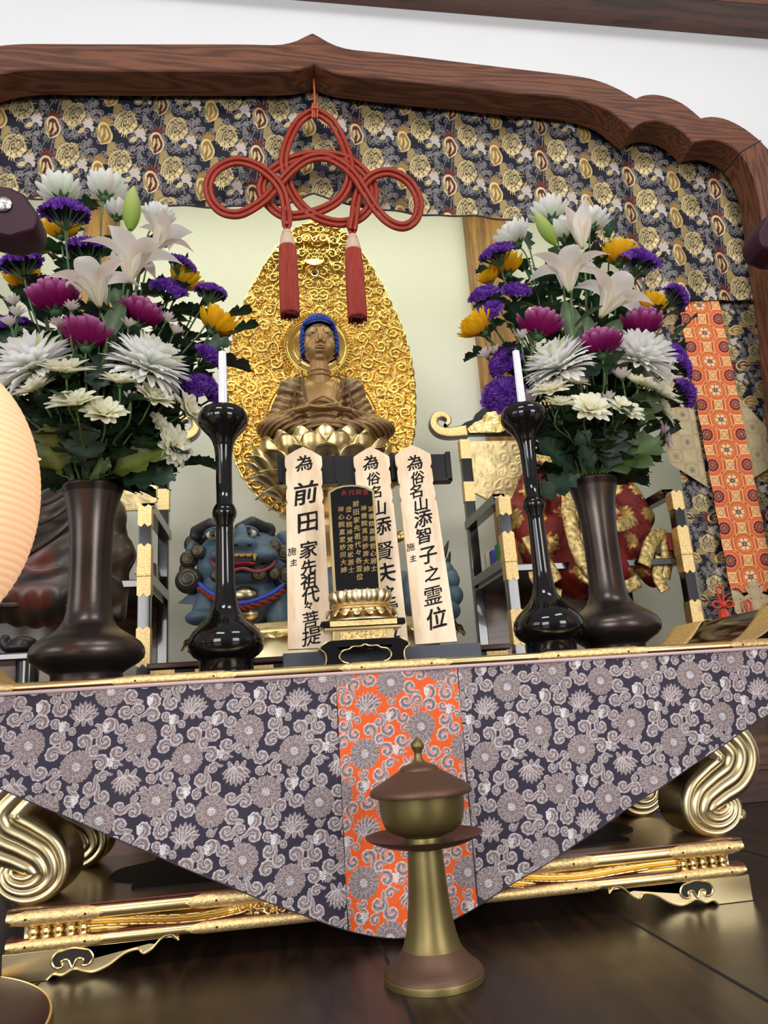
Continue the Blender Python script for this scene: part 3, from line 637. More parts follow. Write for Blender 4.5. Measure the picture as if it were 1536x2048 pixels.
def altar_table():
    t = thing('altar_table', 'wide black lacquer altar table with gilt rails, scroll legs and upturned ends', 'altar table', (AX, 1.4, 0))
    hw = .735; prof = [(-.62, 0), (.62, 0), (.655, .004), (.685, .018), (.705, .04), (.725, .062), (.75, .072), (.752, .080), (.735, .082), (.70, .074), (.672, .052), (.65, .028), (.625, .013), (.62, .012)]
    m = MB(); m.box(AX - .60, AX + .60, 1.222, 1.62, TOPZ - .03, TOPZ); m.build('table_top', LACQ, t, smooth=0, bevel=.002)
    for sg in (-1, 1):
        q = [(.60, 0), (.70, .03), (.742, .085), (.742, .093), (.722, .093), (.70, .070), (.672, .046), (.64, .032), (.60, .030)]
        m = MB(); m.prism([(AX + sg * x, TOPZ - .03 + z) for x, z in q], 1.222, 1.62); m.build('upturned_end', LACQ, t, smooth=50, bevel=.0015)
    for sg in (-1, 1):                                       # gilt corner plates on the upturned ends
        for (ya, yb) in ((1.5, 1.624), (1.218, 1.30)):
            m = MB(); V = []
            P_ = np.array([(.60, .0315), (.64, .0335), (.672, .0475), (.70, .0715), (.722, .0945), (.744, .0945), (.744, .082)])
            P_ = catmull(P_, 4); k = np.linspace(0, 1, len(P_))
            for j, yy in enumerate(np.linspace(0, 1, 9)):
                cut = .35 * (1 - abs(2 * yy - 1)) if ya > 1.4 else .2
                V.append([(AX + sg * (x + 0), ya + (yb - ya) * yy, TOPZ - .03 + z) for x, z in P_])
            m.grid(np.array(V)); m.build('corner_fitting', ENGR, t, fixn=False, solid=.0012)
    rz = CZ + .0652; r = .0073
    m = MB(); arc_rail(m, AX - .70, AX + .70, 1.205, rz, r); m.box(AX - .70, AX + .70, 1.214, 1.2215, rz - .02, TOPZ - .001); m.build('front_rail', GOLD, t, smooth=50)
    for (a, b) in ((218, 478), (676, 908), (1072, 1304), (1466, 1600), (-190, 40)):
        fitting(t, XZ(a, 1350, 1.2)[0], XZ(b, 1320, 1.2)[0], 1.205, rz, r)
    m = MB(); m.box(AX - .60, AX + .60, 1.24, 1.60, .30, TOPZ - .03); m.build('apron', LACQ2, t, smooth=0)
    # lower frame: deck, two rails, carved frieze, balusters, bracket feet
    Y0 = 1.212; xl, xr = XZ(12, 1835, 1.2)[0], XZ(1492, 1700, 1.2)[0]; xl = AX - (xr - AX) * .5 - (AX - xl) * .5; xr = 2 * AX - xl
    zs = [P(100, y, 1.2)[2] for y in (1819, 1851, 1879, 1903)]
    z1, z2, z3, z4 = zs; ra = (z1 - z2) / 2; rb = (z3 - z4) / 2
    m = MB(); arc_rail(m, xl, xr, Y0, z2 + ra, ra); m.build('upper_rail', GOLD, t, smooth=50)
    m = MB(); arc_rail(m, xl, xr, Y0, z4 + rb, rb); m.build('lower_rail', GOLD, t, smooth=50)
    red = mat('red_brown_lacquer_line', S((92, 40, 28)), .25, coat=.5)
    m = MB(); m.box(xl, xr, Y0 - ra * .55, Y0, z1 - .0002, z1 + .0022); m.box(xl, xr, Y0 - rb * .5, Y0 + .02, z3 - .0002, z3 + .0022); m.build('lacquer_line', red, t, smooth=0)
    m = MB(); m.box(xl, xr, Y0 + .006, 1.62, z2, z1); m.build('deck', mat('burnished_gilt_deck', (.27, .18, .085), .25, .8, var=.25, vscale=5, bump=.05, bscale=14), t, smooth=0)
    sc = []                                                   # sunken black panel with a cusped outline
    for k in range(0, 90):
        a = 2 * PI * k / 90; rx, ry = (xr - xl) / 2 - .115, .165
        q = 1 + .045 * math.cos(8 * a); sc.append((AX + rx * q * np.sign(math.cos(a)) * abs(math.cos(a)) ** .45, 1.415 + ry * q * np.sign(math.sin(a)) * abs(math.sin(a)) ** .6))
    m = MB(); m.add([(x, y, z1 + .0025) for x, y in sc], [list(range(90))]); m.add([(x, y, z1) for x, y in sc] + [(x, y, z1 + .0025) for x, y in sc], [(i, (i + 1) % 90, (i + 1) % 90 + 90, i + 90) for i in range(90)])
    m.build('deck_panel', mat('black_panel', (.004, .003, .003), .55, spec=.2), t, smooth=0)
    m = MB(); m.box(xl + .02, xr - .02, Y0 + .008, 1.60, z4, z2); m.build('frieze_backing', GOLDD, t, smooth=0)
    TS = scroll_field(900, 120, 900, 3, (20, 42))
    def wavy(X, Z):
        u = X * 17; band = (Z - z3) / (z2 - z3)
        h = .5 + .5 * np.sin(2 * PI * (band * 1.7 - .9 * np.sin(u * .55) - .3 * np.sin(u * 1.4 + 1))); c, z, mm = TS.sample(X / .42, Z / .056 + .3)
        k = np.clip(np.sin(u * .45 + .6) * 2, 0, 1); return (h * (1 - k) + z * k * 1.1) * 1.0
    relief('frieze', [(xl + .09, z3), (xl + .09, z2), (xr - .09, z2), (xr - .09, z3)], Y0 + .006, .0010, wavy, GOLD, t, .010)
    for sg in (-1, 1):
        for k in range(5):
            m = MB(); x = (xl if sg < 0 else xr) - sg * (.034 + k * .0165); q = (z2 - z3)
            m.lathe([(.0055, 0), (.0075, .12 * q), (.006, .25 * q), (.0085, .5 * q), (.006, .75 * q), (.0075, .88 * q), (.0055, q)], (x, Y0 + .001, z3), 16)
            m.build('baluster', GOLD, t)
    for sg in (-1, 1):
        e = xl if sg < 0 else xr
        for z, r_ in ((z2 + ra, ra), (z4 + rb, rb)):
            a, b = sorted((e, e - sg * .13)); fitting(t, a, b, Y0, z, r_, both=True)
            fitting(t, AX + sg * .20 - .11, AX + sg * .20 + .11, Y0, z, r_)
    fz = z4
    for ye in (Y0, 1.56):
        for sg in (-1, 1):                                    # bracket feet with a cloud-shaped dark patch
            e = (xl if sg < 0 else xr); L = .30
            low = [(0, 0), (.075, 0), (.085, .006), (.10, .004), (.118, .010), (.135, .006), (.152, .004), (.175, .010), (.20, .022), (.222, .026), (.232, .020), (.246, .024), (.262, .036), (.278, .040), (.292, fz - .006), (.292, fz)]
            low = [(x * .80, z) for x, z in low]; poly = [(e + sg * .004 - sg * x, z) for x, z in low] + [(e + sg * .004, fz)]
            m = MB(); m.prism(poly, ye - .004, ye + .03); m.build('bracket_foot', GOLDD, t, smooth=30, bevel=.0015)
            m = MB(); pth = catmull([(e + sg * .004 - sg * x, ye - .005, z + .001) for x, z in low[1:-1]], 4); m.tube(pth, .0018, 6)
            hole = [(-.022, -.004), (-.027, .004), (-.022, .013), (-.012, .016), (0, .018), (.012, .016), (.022, .013), (.027, .004), (.022, -.004), (.013, -.004), (.014, .003), (.006, .004), (0, -.006), (-.006, .004), (-.014, .003), (-.013, -.004)]
            hc = (e - sg * .088, .019); hp = catmull([(hc[0] + a, ye - .005, hc[1] + b) for a, b in hole], 4, True); m.tube(hp, .0018, 6, closed=True); m.build('foot_beading', GOLD, t)
            m = MB(); m.add([(x, ye - .0046, z) for x, y, z in hp], [list(range(len(hp)))]); m.build('cloud_shade_patch', mat('painted_opening_shade', (.01, .007, .005), .6) if 'painted_opening_shade' not in MATS else MATS['painted_opening_shade'], t, smooth=0)  # opaque sheet painted dark for the shade inside an opening
    # scroll legs: ribbed S-shaped sweep
    cen = [(1335, 1452, 30), (1385, 1468, 38), (1425, 1490, 44), (1452, 1520, 47), (1446, 1555, 43), (1416, 1581, 39), (1391, 1606, 36), (1385, 1636, 31), (1401, 1655, 26), (1426, 1659, 22), (1447, 1647, 19), (1453, 1627, 16), (1441, 1610, 12), (1426, 1612, 9), (1420, 1624, 6)]
    def leg(sg, yc, depth, front):
        pts = catmull([(*XZ(x, y, 1.27), w_ * .00098) for x, y, w_ in cen], 9); 
        if sg < 0: pts[:, 0] = 2 * AX - pts[:, 0]
        z_off = z1 + .002 - XZ(1414, 1684, 1.27)[1]; pts[:, 1] += z_off
        d = np.gradient(pts[:, :2], axis=0); d /= np.linalg.norm(d, axis=1)[:, None]; nrm = np.stack([-d[:, 1], d[:, 0]], 1)
        V = []; NS = 56
        for p, n_ in zip(pts, nrm):
            row = []
            for s_ in np.linspace(-1, 1, NS):
                rid = abs(math.sin((s_ + 1) / 2 * PI * 4.0)) ** .7 * .13 * p[2]
                row.append((p[0] + n_[0] * s_ * p[2], yc - depth / 2 - rid - .3 * p[2] * math.sqrt(max(0, 1 - s_ * s_)), p[1] + n_[1] * s_ * p[2]))
            for s_ in (1, .6, -.6, -1): row.append((p[0] + n_[0] * s_ * p[2], yc + depth / 2, p[1] + n_[1] * s_ * p[2]))
            V.append(row)
        m = MB(); m.grid(np.array(V), closed_u=True); m.sphere((pts[-1, 0], yc - depth / 2 - .002, pts[-1, 1]), (.008, .008, .008), 12, 8)
        a = pts[-45]; m.build('scroll_leg', GOLDD, t, smooth=60)
        m = MB(); q = XZ(1468, 1648, 1.27); x = q[0] if sg > 0 else 2 * AX - q[0]
        m.sphere((x, yc - depth * .3, q[1] + z_off), (.014, depth * .3, .012), 12, 8); m.sphere((x + sg * .006, yc - depth * .3, q[1] + z_off + .004), (.010, depth * .25, .009), 12, 8); m.build('leg_bud', GOLD, t)
    for sg in (-1, 1):
        leg(sg, 1.285, .075, True); leg(sg, 1.54, .06, False)
    return t
altar_table()

# ------------------------------------------------------------------ turned wares
def vprof(rows, py_ref, Yd, px, sc, zbase=None):         # rows of (image y, half width px) -> lathe profile in metres
    out = []
    for y, r in rows: out.append((r * sc, P(px, y, Yd)[2]))
    z0 = out[-1][1]; zb = TOPZ if zbase is None else zbase; ztop = out[0][1]
    return [(r, z - z0) for r, z in out][::-1]
CST = [(812, 0), (813, 30), (808, 38), (812, 46), (820, 52), (832, 54), (840, 51.5), (848, 46), (856, 38), (864, 30), (874, 24), (886, 20), (902, 18), (930, 17), (960, 17), (1000, 17), (1002, 20), (1005, 21), (1010, 24), (1018, 25.5), (1026, 24), (1030, 20.5), (1034, 20.5), (1037, 18), (1060, 18), (1110, 19), (1160, 20), (1190, 22.5), (1210, 27), (1228, 37), (1242, 52), (1256, 66), (1268, 73), (1282, 76), (1296, 73), (1307, 64), (1313, 55), (1316, 53), (1344, 54)]
def candlestick(x, y, label, h_ratio=1):
    t = thing('candlestick', label, 'candlestick', (x, y, TOPZ), 'black lacquer candlesticks on the altar table')
    p = [(r, z * .985) for r, z in vprof(CST, 0, 1.29, 452, .00082)]; s_ = h_ratio
    i = 2
    m = MB(); m.lathe([(r * s_, TOPZ + z * s_) for r, z in p if z < p[-1][1] * .62], (x, y, 0), 64); m.build('base', LACQ, t, smooth=60)
    m = MB(); m.lathe([(r * s_, TOPZ + z * s_) for r, z in p if z >= p[-1][1] * .60], (x, y, 0), 64); m.build('drip_cup', LACQ, t, smooth=60)
    return TOPZ + p[-1][1] * s_
zc1 = candlestick(-.081, 1.285, 'tall black lacquer candlestick holding a candle left of the blue lion')
zc2 = candlestick(.476, 1.29, 'tall black lacquer candlestick holding a candle left of the right vase')
WAX = mat('white_wax', S((238, 236, 240)), .5, trans=.2)
def candle(x, y, z, h, label, lean=0):
    t = thing('candle', label, 'candle', (x, y, z), 'white altar candles')
    m = MB(); m.lathe([(.0074, z - .004), (.0072, z + h * .5), (.0064, z + h), (.0030, z + h + .001)], (x, y, 0), 40, flute=(10, .07)); m.build('wax_shaft', WAX, t)
    m = MB(); m.tube([(x, y, z + h), (x, y, z + h + .007)], .0007, 6); m.build('wick', mat('wick', S((200, 190, 170)), .9) if 'wick' not in MATS else MATS['wick'], t)
candle(-.081, 1.285, zc1, .115, 'slim fluted white candle on the left black candlestick')
candle(.476, 1.29, zc2, .120, 'slim fluted white candle on the right black candlestick')

VST = [(962, 0), (962, 52), (958, 57), (955, 60), (957, 61.5), (962, 60), (975, 55.5), (995, 50), (1015, 46), (1040, 43), (1070, 41), (1100, 40.2), (1150, 40), (1190, 41), (1212, 43), (1226, 46), (1238, 52), (1247, 60), (1256, 73), (1265, 87), (1275, 99), (1286, 106), (1297, 108), (1307, 106), (1317, 97), (1327, 81), (1333, 72), (1336, 68), (1339, 66.5), (1359, 66.5)]
def vase(x, y, label, s_=1.0, hs=1.0):
    t = thing('flower_vase', label, 'vase', (x, y, TOPZ), 'dark bronze flower vases on the altar table')
    p = vprof(VST, 0, 1.33, 180, .00086); p = [(r * s_, TOPZ + z * s_ * hs) for r, z in p]
    k = len(p) - 1
    m = MB(); m.lathe([q for q in p if q[1] < p[-3][1] - .003] , (x, y, 0), 72); m.build('body', BRONZE, t, smooth=60)
    rimr, zr = p[-3][0], p[-3][1]
    m = MB(); m.lathe([(p[-7][0], p[-7][1]), (p[-6][0], p[-6][1]), (rimr + .0015, zr), (rimr, zr + .0015), (rimr - .003, zr), (rimr - .006, zr - .02), (rimr - .012, zr - .05), (.001, zr - .07)], (x, y, 0), 72); m.build('lip', BRONZE, t, smooth=60)
    return zr
VL = (-.313, 1.345); VR = (.652, 1.415)
zvl = vase(*VL, 'left dark bronze vase with flared neck and squat bulb, beside the paper lantern', 1, .99)
zvr = vase(*VR, 'right dark bronze vase with flared neck and squat bulb, behind a candlestick', .985, 1.035)

def censer():
    Yc = 1.035; x, _, _ = P(850, 1700, Yc); pf = lambda v: P(850, 1460 + v / 3.483, Yc)[2]; z0 = pf(1858); k = .000194
    t = thing('lidded_tea_stand', 'brown and olive brass lidded cup on a tall flared stand in front of the cloth', 'offering stand', (x, Yc, 0))
    zz = lambda v: (pf(v) - z0) * .972
    BR = mat('olive_brass', S((124, 110, 68)), .42, .8, var=.15, vscale=14, bump=.05, bscale=120); CO = mat('brown_brass_and_reflection', S((100, 74, 58)), .5, .6, var=.15, vscale=14, bump=.05, bscale=120)
    def part(name, rows, M_): m = MB(); m.lathe([(r * k, zz(v)) for v, r in rows], (x, Yc, 0), 72); return m.build(name, M_, t, smooth=50)
    part('lid', [(506, 300), (508, 340), (500, 343), (478, 343), (465, 336), (450, 318), (430, 290), (405, 248), (380, 210), (355, 172), (338, 146), (336, 134), (326, 132), (316, 126), (304, 112), (292, 80), (284, 60)], CO)
    part('finial', [(290, 74), (280, 52), (268, 40), (255, 31), (235, 26), (215, 25), (203, 27), (200, 31), (190, 32), (180, 41), (165, 46), (150, 45), (135, 36), (120, 24), (106, 10), (96, 1)], BR)
    part('cup', [(862, 130), (845, 128), (815, 125), (806, 140), (800, 160), (780, 205), (760, 235), (730, 258), (690, 270), (640, 280), (580, 285), (520, 288), (505, 290)], BR)
    part('saucer', [(905, 116), (892, 150), (880, 215), (866, 270), (845, 325), (822, 366), (806, 388), (800, 392), (802, 386), (820, 352), (842, 300), (856, 240), (862, 170), (863, 100), (864, 1)], CO)
    part('stand_flare', [(1800, 317), (1788, 315), (1780, 312), (1762, 300), (1735, 270), (1700, 238), (1650, 205), (1620, 191)], CO)  # brown reflection on the olive metal painted as the flare's colour
    part('stand', [(1622, 191), (1590, 180), (1500, 160), (1400, 146), (1300, 136), (1150, 126), (1000, 119), (905, 115)], BR)
    part('stand_foot', [(1859, 318), (1856, 321), (1812, 321), (1802, 319), (1795, 312)], BR)
censer()

# ------------------------------------------------------------------ writing
_G = {}
def glyph(ch, weight=.0):
    if (ch, weight) not in _G:
        c = bpy.data.curves.new('g', 'FONT'); c.body = ch; c.size = 1; c.offset = weight; c.resolution_u = 3; o = bpy.data.objects.new('g', c); COL.objects.link(o)
        bpy.context.view_layer.update(); dg = bpy.context.evaluated_depsgraph_get(); me = bpy.data.meshes.new_from_object(o.evaluated_get(dg))
        v = np.zeros(len(me.vertices) * 3); me.vertices.foreach_get('co', v); v = v.reshape(-1, 3); f = [tuple(p.vertices) for p in me.polygons]
        bpy.data.objects.remove(o); bpy.data.curves.remove(c); bpy.data.meshes.remove(me)
        v[:, 0] -= .5; v[:, 1] -= .38
        _G[(ch, weight)] = (v, f)
    return _G[(ch, weight)]
class Plane:
    def __init__(s, o, u, v): s.o = np.array(o, float); s.u = _n(np.array(u, float)); v = np.array(v, float); s.v = _n(v - s.u * s.u.dot(v)); s.n = np.cross(s.u, s.v)
    def at(s, a, b, c=0): return s.o + s.u * a + s.v * b + s.n * c
    def hit(s, px, py):
        d = MW @ np.array([px - CX, py - CY, FPX]); C = np.array([0, 0, CZ]); k = (s.o - C).dot(s.n) / d.dot(s.n); q = C + d * k - s.o; return q.dot(s.u), q.dot(s.v)
    def T(s, V): V = np.asarray(V, float); return s.o + V[:, 0:1] * s.u + V[:, 2:3] * s.v + V[:, 1:2] * -s.n    # local (x, depth, z); depth runs away from the face
def write(pl, items, name, M_, parent, scale=.00095, weight=.012, shear=.05, lift=.0006, xs=1.0, bold=0.0):
    m = MB()
    for ch, px, py, sz in items:
        a, b = pl.hit(px, py); v, f = glyph(ch, 0.0); s_ = sz * scale * 1.06
        rs = random.Random(ord(ch)); tw = rs.uniform(-.03, .03)
        X = v[:, 0] * xs; Z = v[:, 1] + shear * v[:, 0] + .03 * np.sin(v[:, 0] * 5); X = X + .03 * np.sin(v[:, 1] * 6 + rs.random()) + tw * v[:, 1]
        bold_ = bold; bold = bold * (.4 if ch in '菩提霊賢施禅澄壽誠萬照' else 1)
        for bx_, bz_ in ((0, 0), (-bold, bold * .4), (bold, -bold * .4), (bold * .5, bold), (-bold * .5, -bold)):
            if bold or (bx_, bz_) == (0, 0): m.add(pl.o + np.outer(a + (X + bx_) * s_, pl.u) + np.outer(b + (Z + bz_) * s_, pl.v) + pl.n * lift, f)
        bold = bold_
    return m.build(name, M_, parent, smooth=0, fixn=False)

# ------------------------------------------------------------------ memorial tablets
def tablets():
    yb, yt = 1.372, 1.398; w0 = .0365
    rk = thing('tablet_rack', 'black rack with long crossbar and slate grey base holding the three wooden tablets', 'rack', (.19, 1.39, TOPZ), )
    x0, x1 = XZ(566, 1310, 1.345)[0], XZ(964, 1300, 1.345)[0]; zt = TOPZ + .034
    m = MB(); m.box(x0, x1, 1.348, 1.456, TOPZ, zt); m.build('base', DKGREY, rk, smooth=0, bevel=.0012)
    q0, q1 = P(556, 938, 1.448), P(902, 938, 1.448); za, zb = P(700, 965, 1.448)[2], P(700, 911, 1.448)[2]
    m = MB(); m.box(q0[0], q1[0], 1.448, 1.464, za, zb); m.build('crossbar', LACQ2, rk, smooth=0, bevel=.0015)
    m = MB()
    for px in (560, 675, 785, 898):
        x = P(px, 938, 1.445)[0]; m.box(x - .005, x + .005, 1.442, 1.467, za - .002, zb + .003)
    m.box(q0[0], q1[0], 1.442, 1.468, za - .003, za + .003); m.build('crossbar_rib', LACQ2, rk, smooth=0, bevel=.001)
    m = MB(); xm = P(697, 1000, 1.44)[0]; m.box(xm - .020, xm + .020, 1.441, 1.452, TOPZ + .02, zb - .004); m.build('post', LACQ2, rk, smooth=0, bevel=.001)
    out = [(0, 1.0), (-.5, .975), (-.985, .945), (-1.0, .925), (-.995, .895), (-.90, .875), (-.93, .868), (-.965, .862), (-.97, .80), (-.90, .785), (-.96, .762), (-.985, .725), (-.90, .700), (-.985, .688), (-1.07, 0), (1.07, 0)]
    out = out[:-1] + [(-a, b) for a, b in out[::-1][1:-1]]
    spec = [((606, 893), (620, 1297), 'cypress memorial tablet inscribed with a family name, leftmost of three', [('為', 609, 926, 38), ('前', 611, 986, 54), ('田', 616, 1043, 48), ('家', 617, 1099, 38), ('先', 617, 1134, 33), ('祖', 618, 1162, 34), ('代', 621, 1190, 36), ('々', 617, 1211, 20), ('菩', 621, 1239, 34), ('提', 623, 1272, 38), ('施', 584, 1103, 18), ('主', 587, 1125, 15)]),
            ((741, 893), (775, 1292), 'cypress memorial tablet half hidden behind the black and gold plaque', [('為', 742, 925, 36), ('俗', 747, 957, 30), ('名', 752, 984, 30), ('山', 758, 1016, 36), ('添', 763, 1052, 42), ('賢', 766, 1103, 44), ('夫', 771, 1146, 44), ('之', 776, 1186, 32), ('霊', 778, 1222, 40), ('位', 782, 1262, 38)]),
            ((823, 889), (873, 1286), 'cypress memorial tablet leaning at the right end of the rack', [('為', 830, 925, 37), ('俗', 835, 955, 31), ('名', 833, 982, 33), ('山', 842, 1008, 34), ('添', 846, 1037, 40), ('智', 848, 1071, 36), ('子', 856, 1109, 40), ('之', 864, 1147, 34), ('霊', 866, 1191, 42), ('位', 873, 1236, 44), ('施', 821, 1094, 18), ('主', 826, 1117, 15)])]
    for k, (tp, bt, lab, chars) in enumerate(spec):
        dy = .0 if k != 1 else .010
        b = P(bt[0], bt[1], yb + dy); a = P(tp[0], tp[1], yt + .024 + dy); b2 = P(bt[0], bt[1], yb + dy)
        b2[2] = TOPZ + .012 if False else b[2]
        pl = Plane(b, (1, 0.0, 0), a - b); pl.v = _n(a - b); pl.u = _n(np.cross(np.array([0, 1., 0]), pl.v)); pl.n = np.cross(pl.u, pl.v)
        H = np.linalg.norm(a - b); t = thing('memorial_tablet', lab, 'wooden tablet', b, 'three cypress memorial tablets')
        if pl.n[1] > 0: pl.n = -pl.n
        m = MB(); m.prism([(u * w0, v * H) for u, v in out], 0, .007, T=lambda V: pl.o + V[:, 0:1] * pl.u + V[:, 2:3] * pl.v - V[:, 1:2] * pl.n)
        m.build('board', HINOKI, t, smooth=0, bevel=.0006)
        write(pl, chars, 'brush_inscription', INK, t, scale=.00089, shear=.11, bold=.017)
tablets()

def petal_ring(m, c, r, n, w_, h, tilt, ph=0, ry=None, point=.9, thick=.25, T=None, lift=0):
    """ring of cupped lotus petals; tilt 0 = upright, 90 = lying outwards"""
    for k in range(n):
        a = 2 * PI * k / n + ph; ca, sa = math.cos(a), math.sin(a); R_ = (r, ry if ry else r); V = []
        for i, s_ in enumerate(np.array([0, .15, .32, .5, .68, .82, .92, .98, 1.0])):
            row = []; wd = w_ * math.sin(PI * min(1, s_ * .80 + .2) ** .9) ** .42 if s_ < 1 else w_ * .10
            for j in np.linspace(-1, 1, 9):
                bul = thick * w_ * (1 - j * j) * math.sin(PI * min(.95, s_ + .05)); out = math.sin(tilt * s_ ** .7) * h * s_ + bul * math.cos(tilt * .5); up = math.cos(tilt * s_) * h * s_ - bul * math.sin(tilt * .5) * .3
                tx = j * wd / 2; row.append(((R_[0] + out) * ca - tx * sa, (R_[1] + out) * sa + tx * ca, up + lift + (s_ ** 3) * (1 - abs(j)) * h * .05))
            V.append(row)
        V = np.array(V); sh = V.shape; V = V.reshape(-1, 3) + np.array(c)
        if T is not None: V = T(V)
        m.grid(V.reshape(sh))

def ihai():
    Y = 1.292; px0 = 735
    X = lambda px, y=1200: XZ(px, y, Y)[0]; Z = lambda v: P(735, 870 + v / 3.49, Y)[2]
    x = (X(648, 1310) + X(811, 1310)) / 2; zb = Z(1590); off = TOPZ - zb; Z0 = lambda v: P(735, 870 + v / 3.49, Y)[2] + off
    k = .00093; u = lambda du: du / 3.49 * k
    t = thing('memorial_plaque', 'black lacquer and gilt spirit tablet with gold characters standing on a lotus pedestal', 'memorial plaque', (x, Y + .03, TOPZ))
    GD, GO = GOLDD, GOLD
    yc = Y + .022
    # cusped black foot
    w_ = u(590) / 2; z0, z1 = Z0(1590), Z0(1400); h = z1 - z0
    ft = [(-1, 0), (-.98, .08), (-.88, .12), (-.84, .3), (-.86, .55), (-.97, .75), (-.80, .96), (-.72, 1), (.72, 1), (.80, .96), (.97, .75), (.86, .55), (.84, .3), (.88, .12), (.98, .08), (1, 0), (.38, 0), (.36, .12), (.50, .22), (.56, .40), (.48, .60), (.34, .66), (.26, .74), (.10, .74), (0, .80), (-.10, .74), (-.26, .74), (-.34, .66), (-.48, .60), (-.56, .40), (-.50, .22), (-.36, .12), (-.38, 0)]
    m = MB(); m.prism([(x + a * w_, z0 + b * h) for a, b in ft], yc - .03, yc + .03); m.build('foot', LACQ, t, smooth=40, bevel=.001)
    m = MB(); m.tube(catmull([(x + a * w_, yc - .0308, z0 + b * h) for a, b in ft[16:]], 4), .0014, 6); m.tube(catmull([(x + a * w_, yc - .0308, z0 + b * h) for a, b in ft[:7]], 3), .0013, 6); m.tube(catmull([(x + a * w_, yc - .0308, z0 + b * h) for a, b in ft[9:16]], 3), .0013, 6)
    m.build('foot_edging', GO, t)
    def slab(name, v0, v1, hu, d, M_, bev=.001): m = MB(); m.box(x - u(hu), x + u(hu), yc - d, yc + d, Z0(v1), Z0(v0)); return m.build(name, M_, t, smooth=0, bevel=bev)
    slab('gilt_block', 1318, 1402, 195, .021, GO); slab('block_cornice', 1308, 1330, 245, .027, GO); 
    a = slab('black_tier', 1262, 1310, 272, .030, LACQ, .003); m = MB(); m.box(x - u(215), x + u(215), yc - .0312, yc - .0295, Z0(1304), Z0(1268)); m.build('tier_plate', ENGR, a, smooth=0)
    TS = scroll_field(300, 80, 400, 9, (10, 20)); relief('block_relief', [(x - u(150), Z0(1395)), (x - u(150), Z0(1340)), (x + u(150), Z0(1340)), (x + u(150), Z0(1395))], yc - .0212, .0006, lambda X_, Z_: TS.sample(X_ / .085, Z_ / .0226)[1], ENGR, t, .0014)
    def octo(name, rows, M_): m = MB(); m.lathe([(u(r), Z0(v)) for v, r in rows], (0, 0, 0), 40, T=lambda V: V * np.array([1, .62, 1]) + np.array([x, yc, 0])); return m.build(name, M_, t, smooth=60)
    octo('lower_petals', [(1262, 240), (1252, 236), (1240, 215), (1215, 190), (1195, 178)], GO)
    m = MB(); petal_ring(m, (0, 0, 0), u(150), 18, u(85), u(95), 1.9, T=lambda V: V * np.array([1, .62, 1]) + np.array([x, yc, Z0(1200)]), thick=.3); m.build('turned_down_petals', GO, t)
    octo('waist', [(1205, 205), (1198, 206), (1190, 180), (1165, 178), (1160, 196), (1152, 198)], ENGR)
    octo('lotus_core', [(1155, 150), (1140, 170), (1100, 195), (1062, 200), (1052, 190)], GD)
    m = MB(); petal_ring(m, (0, 0, 0), u(162), 16, u(104), u(104), .42, T=lambda V: V * np.array([1, .62, 1]) + np.array([x, yc, Z0(1158)]), thick=.35); petal_ring(m, (0, 0, 0), u(150), 16, u(90), u(100), .35, ph=PI / 16, T=lambda V: V * np.array([1, .62, 1]) + np.array([x, yc, Z0(1150)]), thick=.3); m.build('lotus_petals', GD, t)
    # plaque, very slightly leaning
    b = np.array([x - .004, yc - .001, Z0(1068)]); tp = P(709, 962, Y + .034); tp[2] += off; H = (tp - b)[2]; tp[0] = b[0] - .006
    pl = Plane(b, (1, 0, 0), tp - b); pl.n = np.cross(pl.u, pl.v)
    w1, w0_ = u(160), u(158)
    shp = [(-w0_, 0), (-w1, H * .94), (-w1 * .7, H * .975), (-w1 * .35, H * .995), (0, H), (w1 * .35, H * .995), (w1 * .7, H * .975), (w1, H * .94), (w0_, 0)]
    TT = lambda V: pl.o + V[:, 0:1] * pl.u + V[:, 2:3] * pl.v - V[:, 1:2] * pl.n
    m = MB(); m.prism(shp, 0, .012, T=TT); m.build('plaque_frame', GO, t, smooth=30, bevel=.0015)
    m = MB(); m.prism([(a_ * .90, H * .02 + c * .962) for a_, c in shp], -.0012, .002, T=TT); m.build('plaque_panel', LACQ, t, smooth=30, bevel=.0006)
    cols = []
    def col(s_, u0, v0, u1, v1, sz):
        n = len(s_)
        for i, ch in enumerate(s_): f = i / (n - 1); cols.append((ch, 540 + (u0 + (u1 - u0) * f) / 3.49, 870 + (v0 + (v1 - v0) * f) / 3.49, sz))
    col('前田家先祖代々各霊位', 598, 482, 625, 990, 14); col('禅徳院萬法妙壽大姉', 653, 512, 673, 935, 13); col('誠徳院直翁哲心居士', 705, 516, 724, 932, 13); col('澄心院禅覚茂松居士', 547, 521, 567, 942, 13); col('禅心院直室妙照大姉', 494, 520, 515, 942, 13)
    pl2 = Plane(pl.o, pl.u, pl.v); GI = mat('gold_ink', S((226, 190, 120)), .4, .3)
    write(pl2, cols, 'gold_inscription', GI, t, scale=.00083, shear=.04, lift=.0016, bold=.012)
    write(pl2, [(c, 540 + (517 + i * 50) / 3.49, 870 + (405 - i * 2) / 3.49, 13) for i, c in enumerate('永代祠堂')], 'red_heading', mat('red_ink', S((186, 58, 62)), .5), t, scale=.00083, bold=.008, shear=.03, lift=.0016)
ihai()

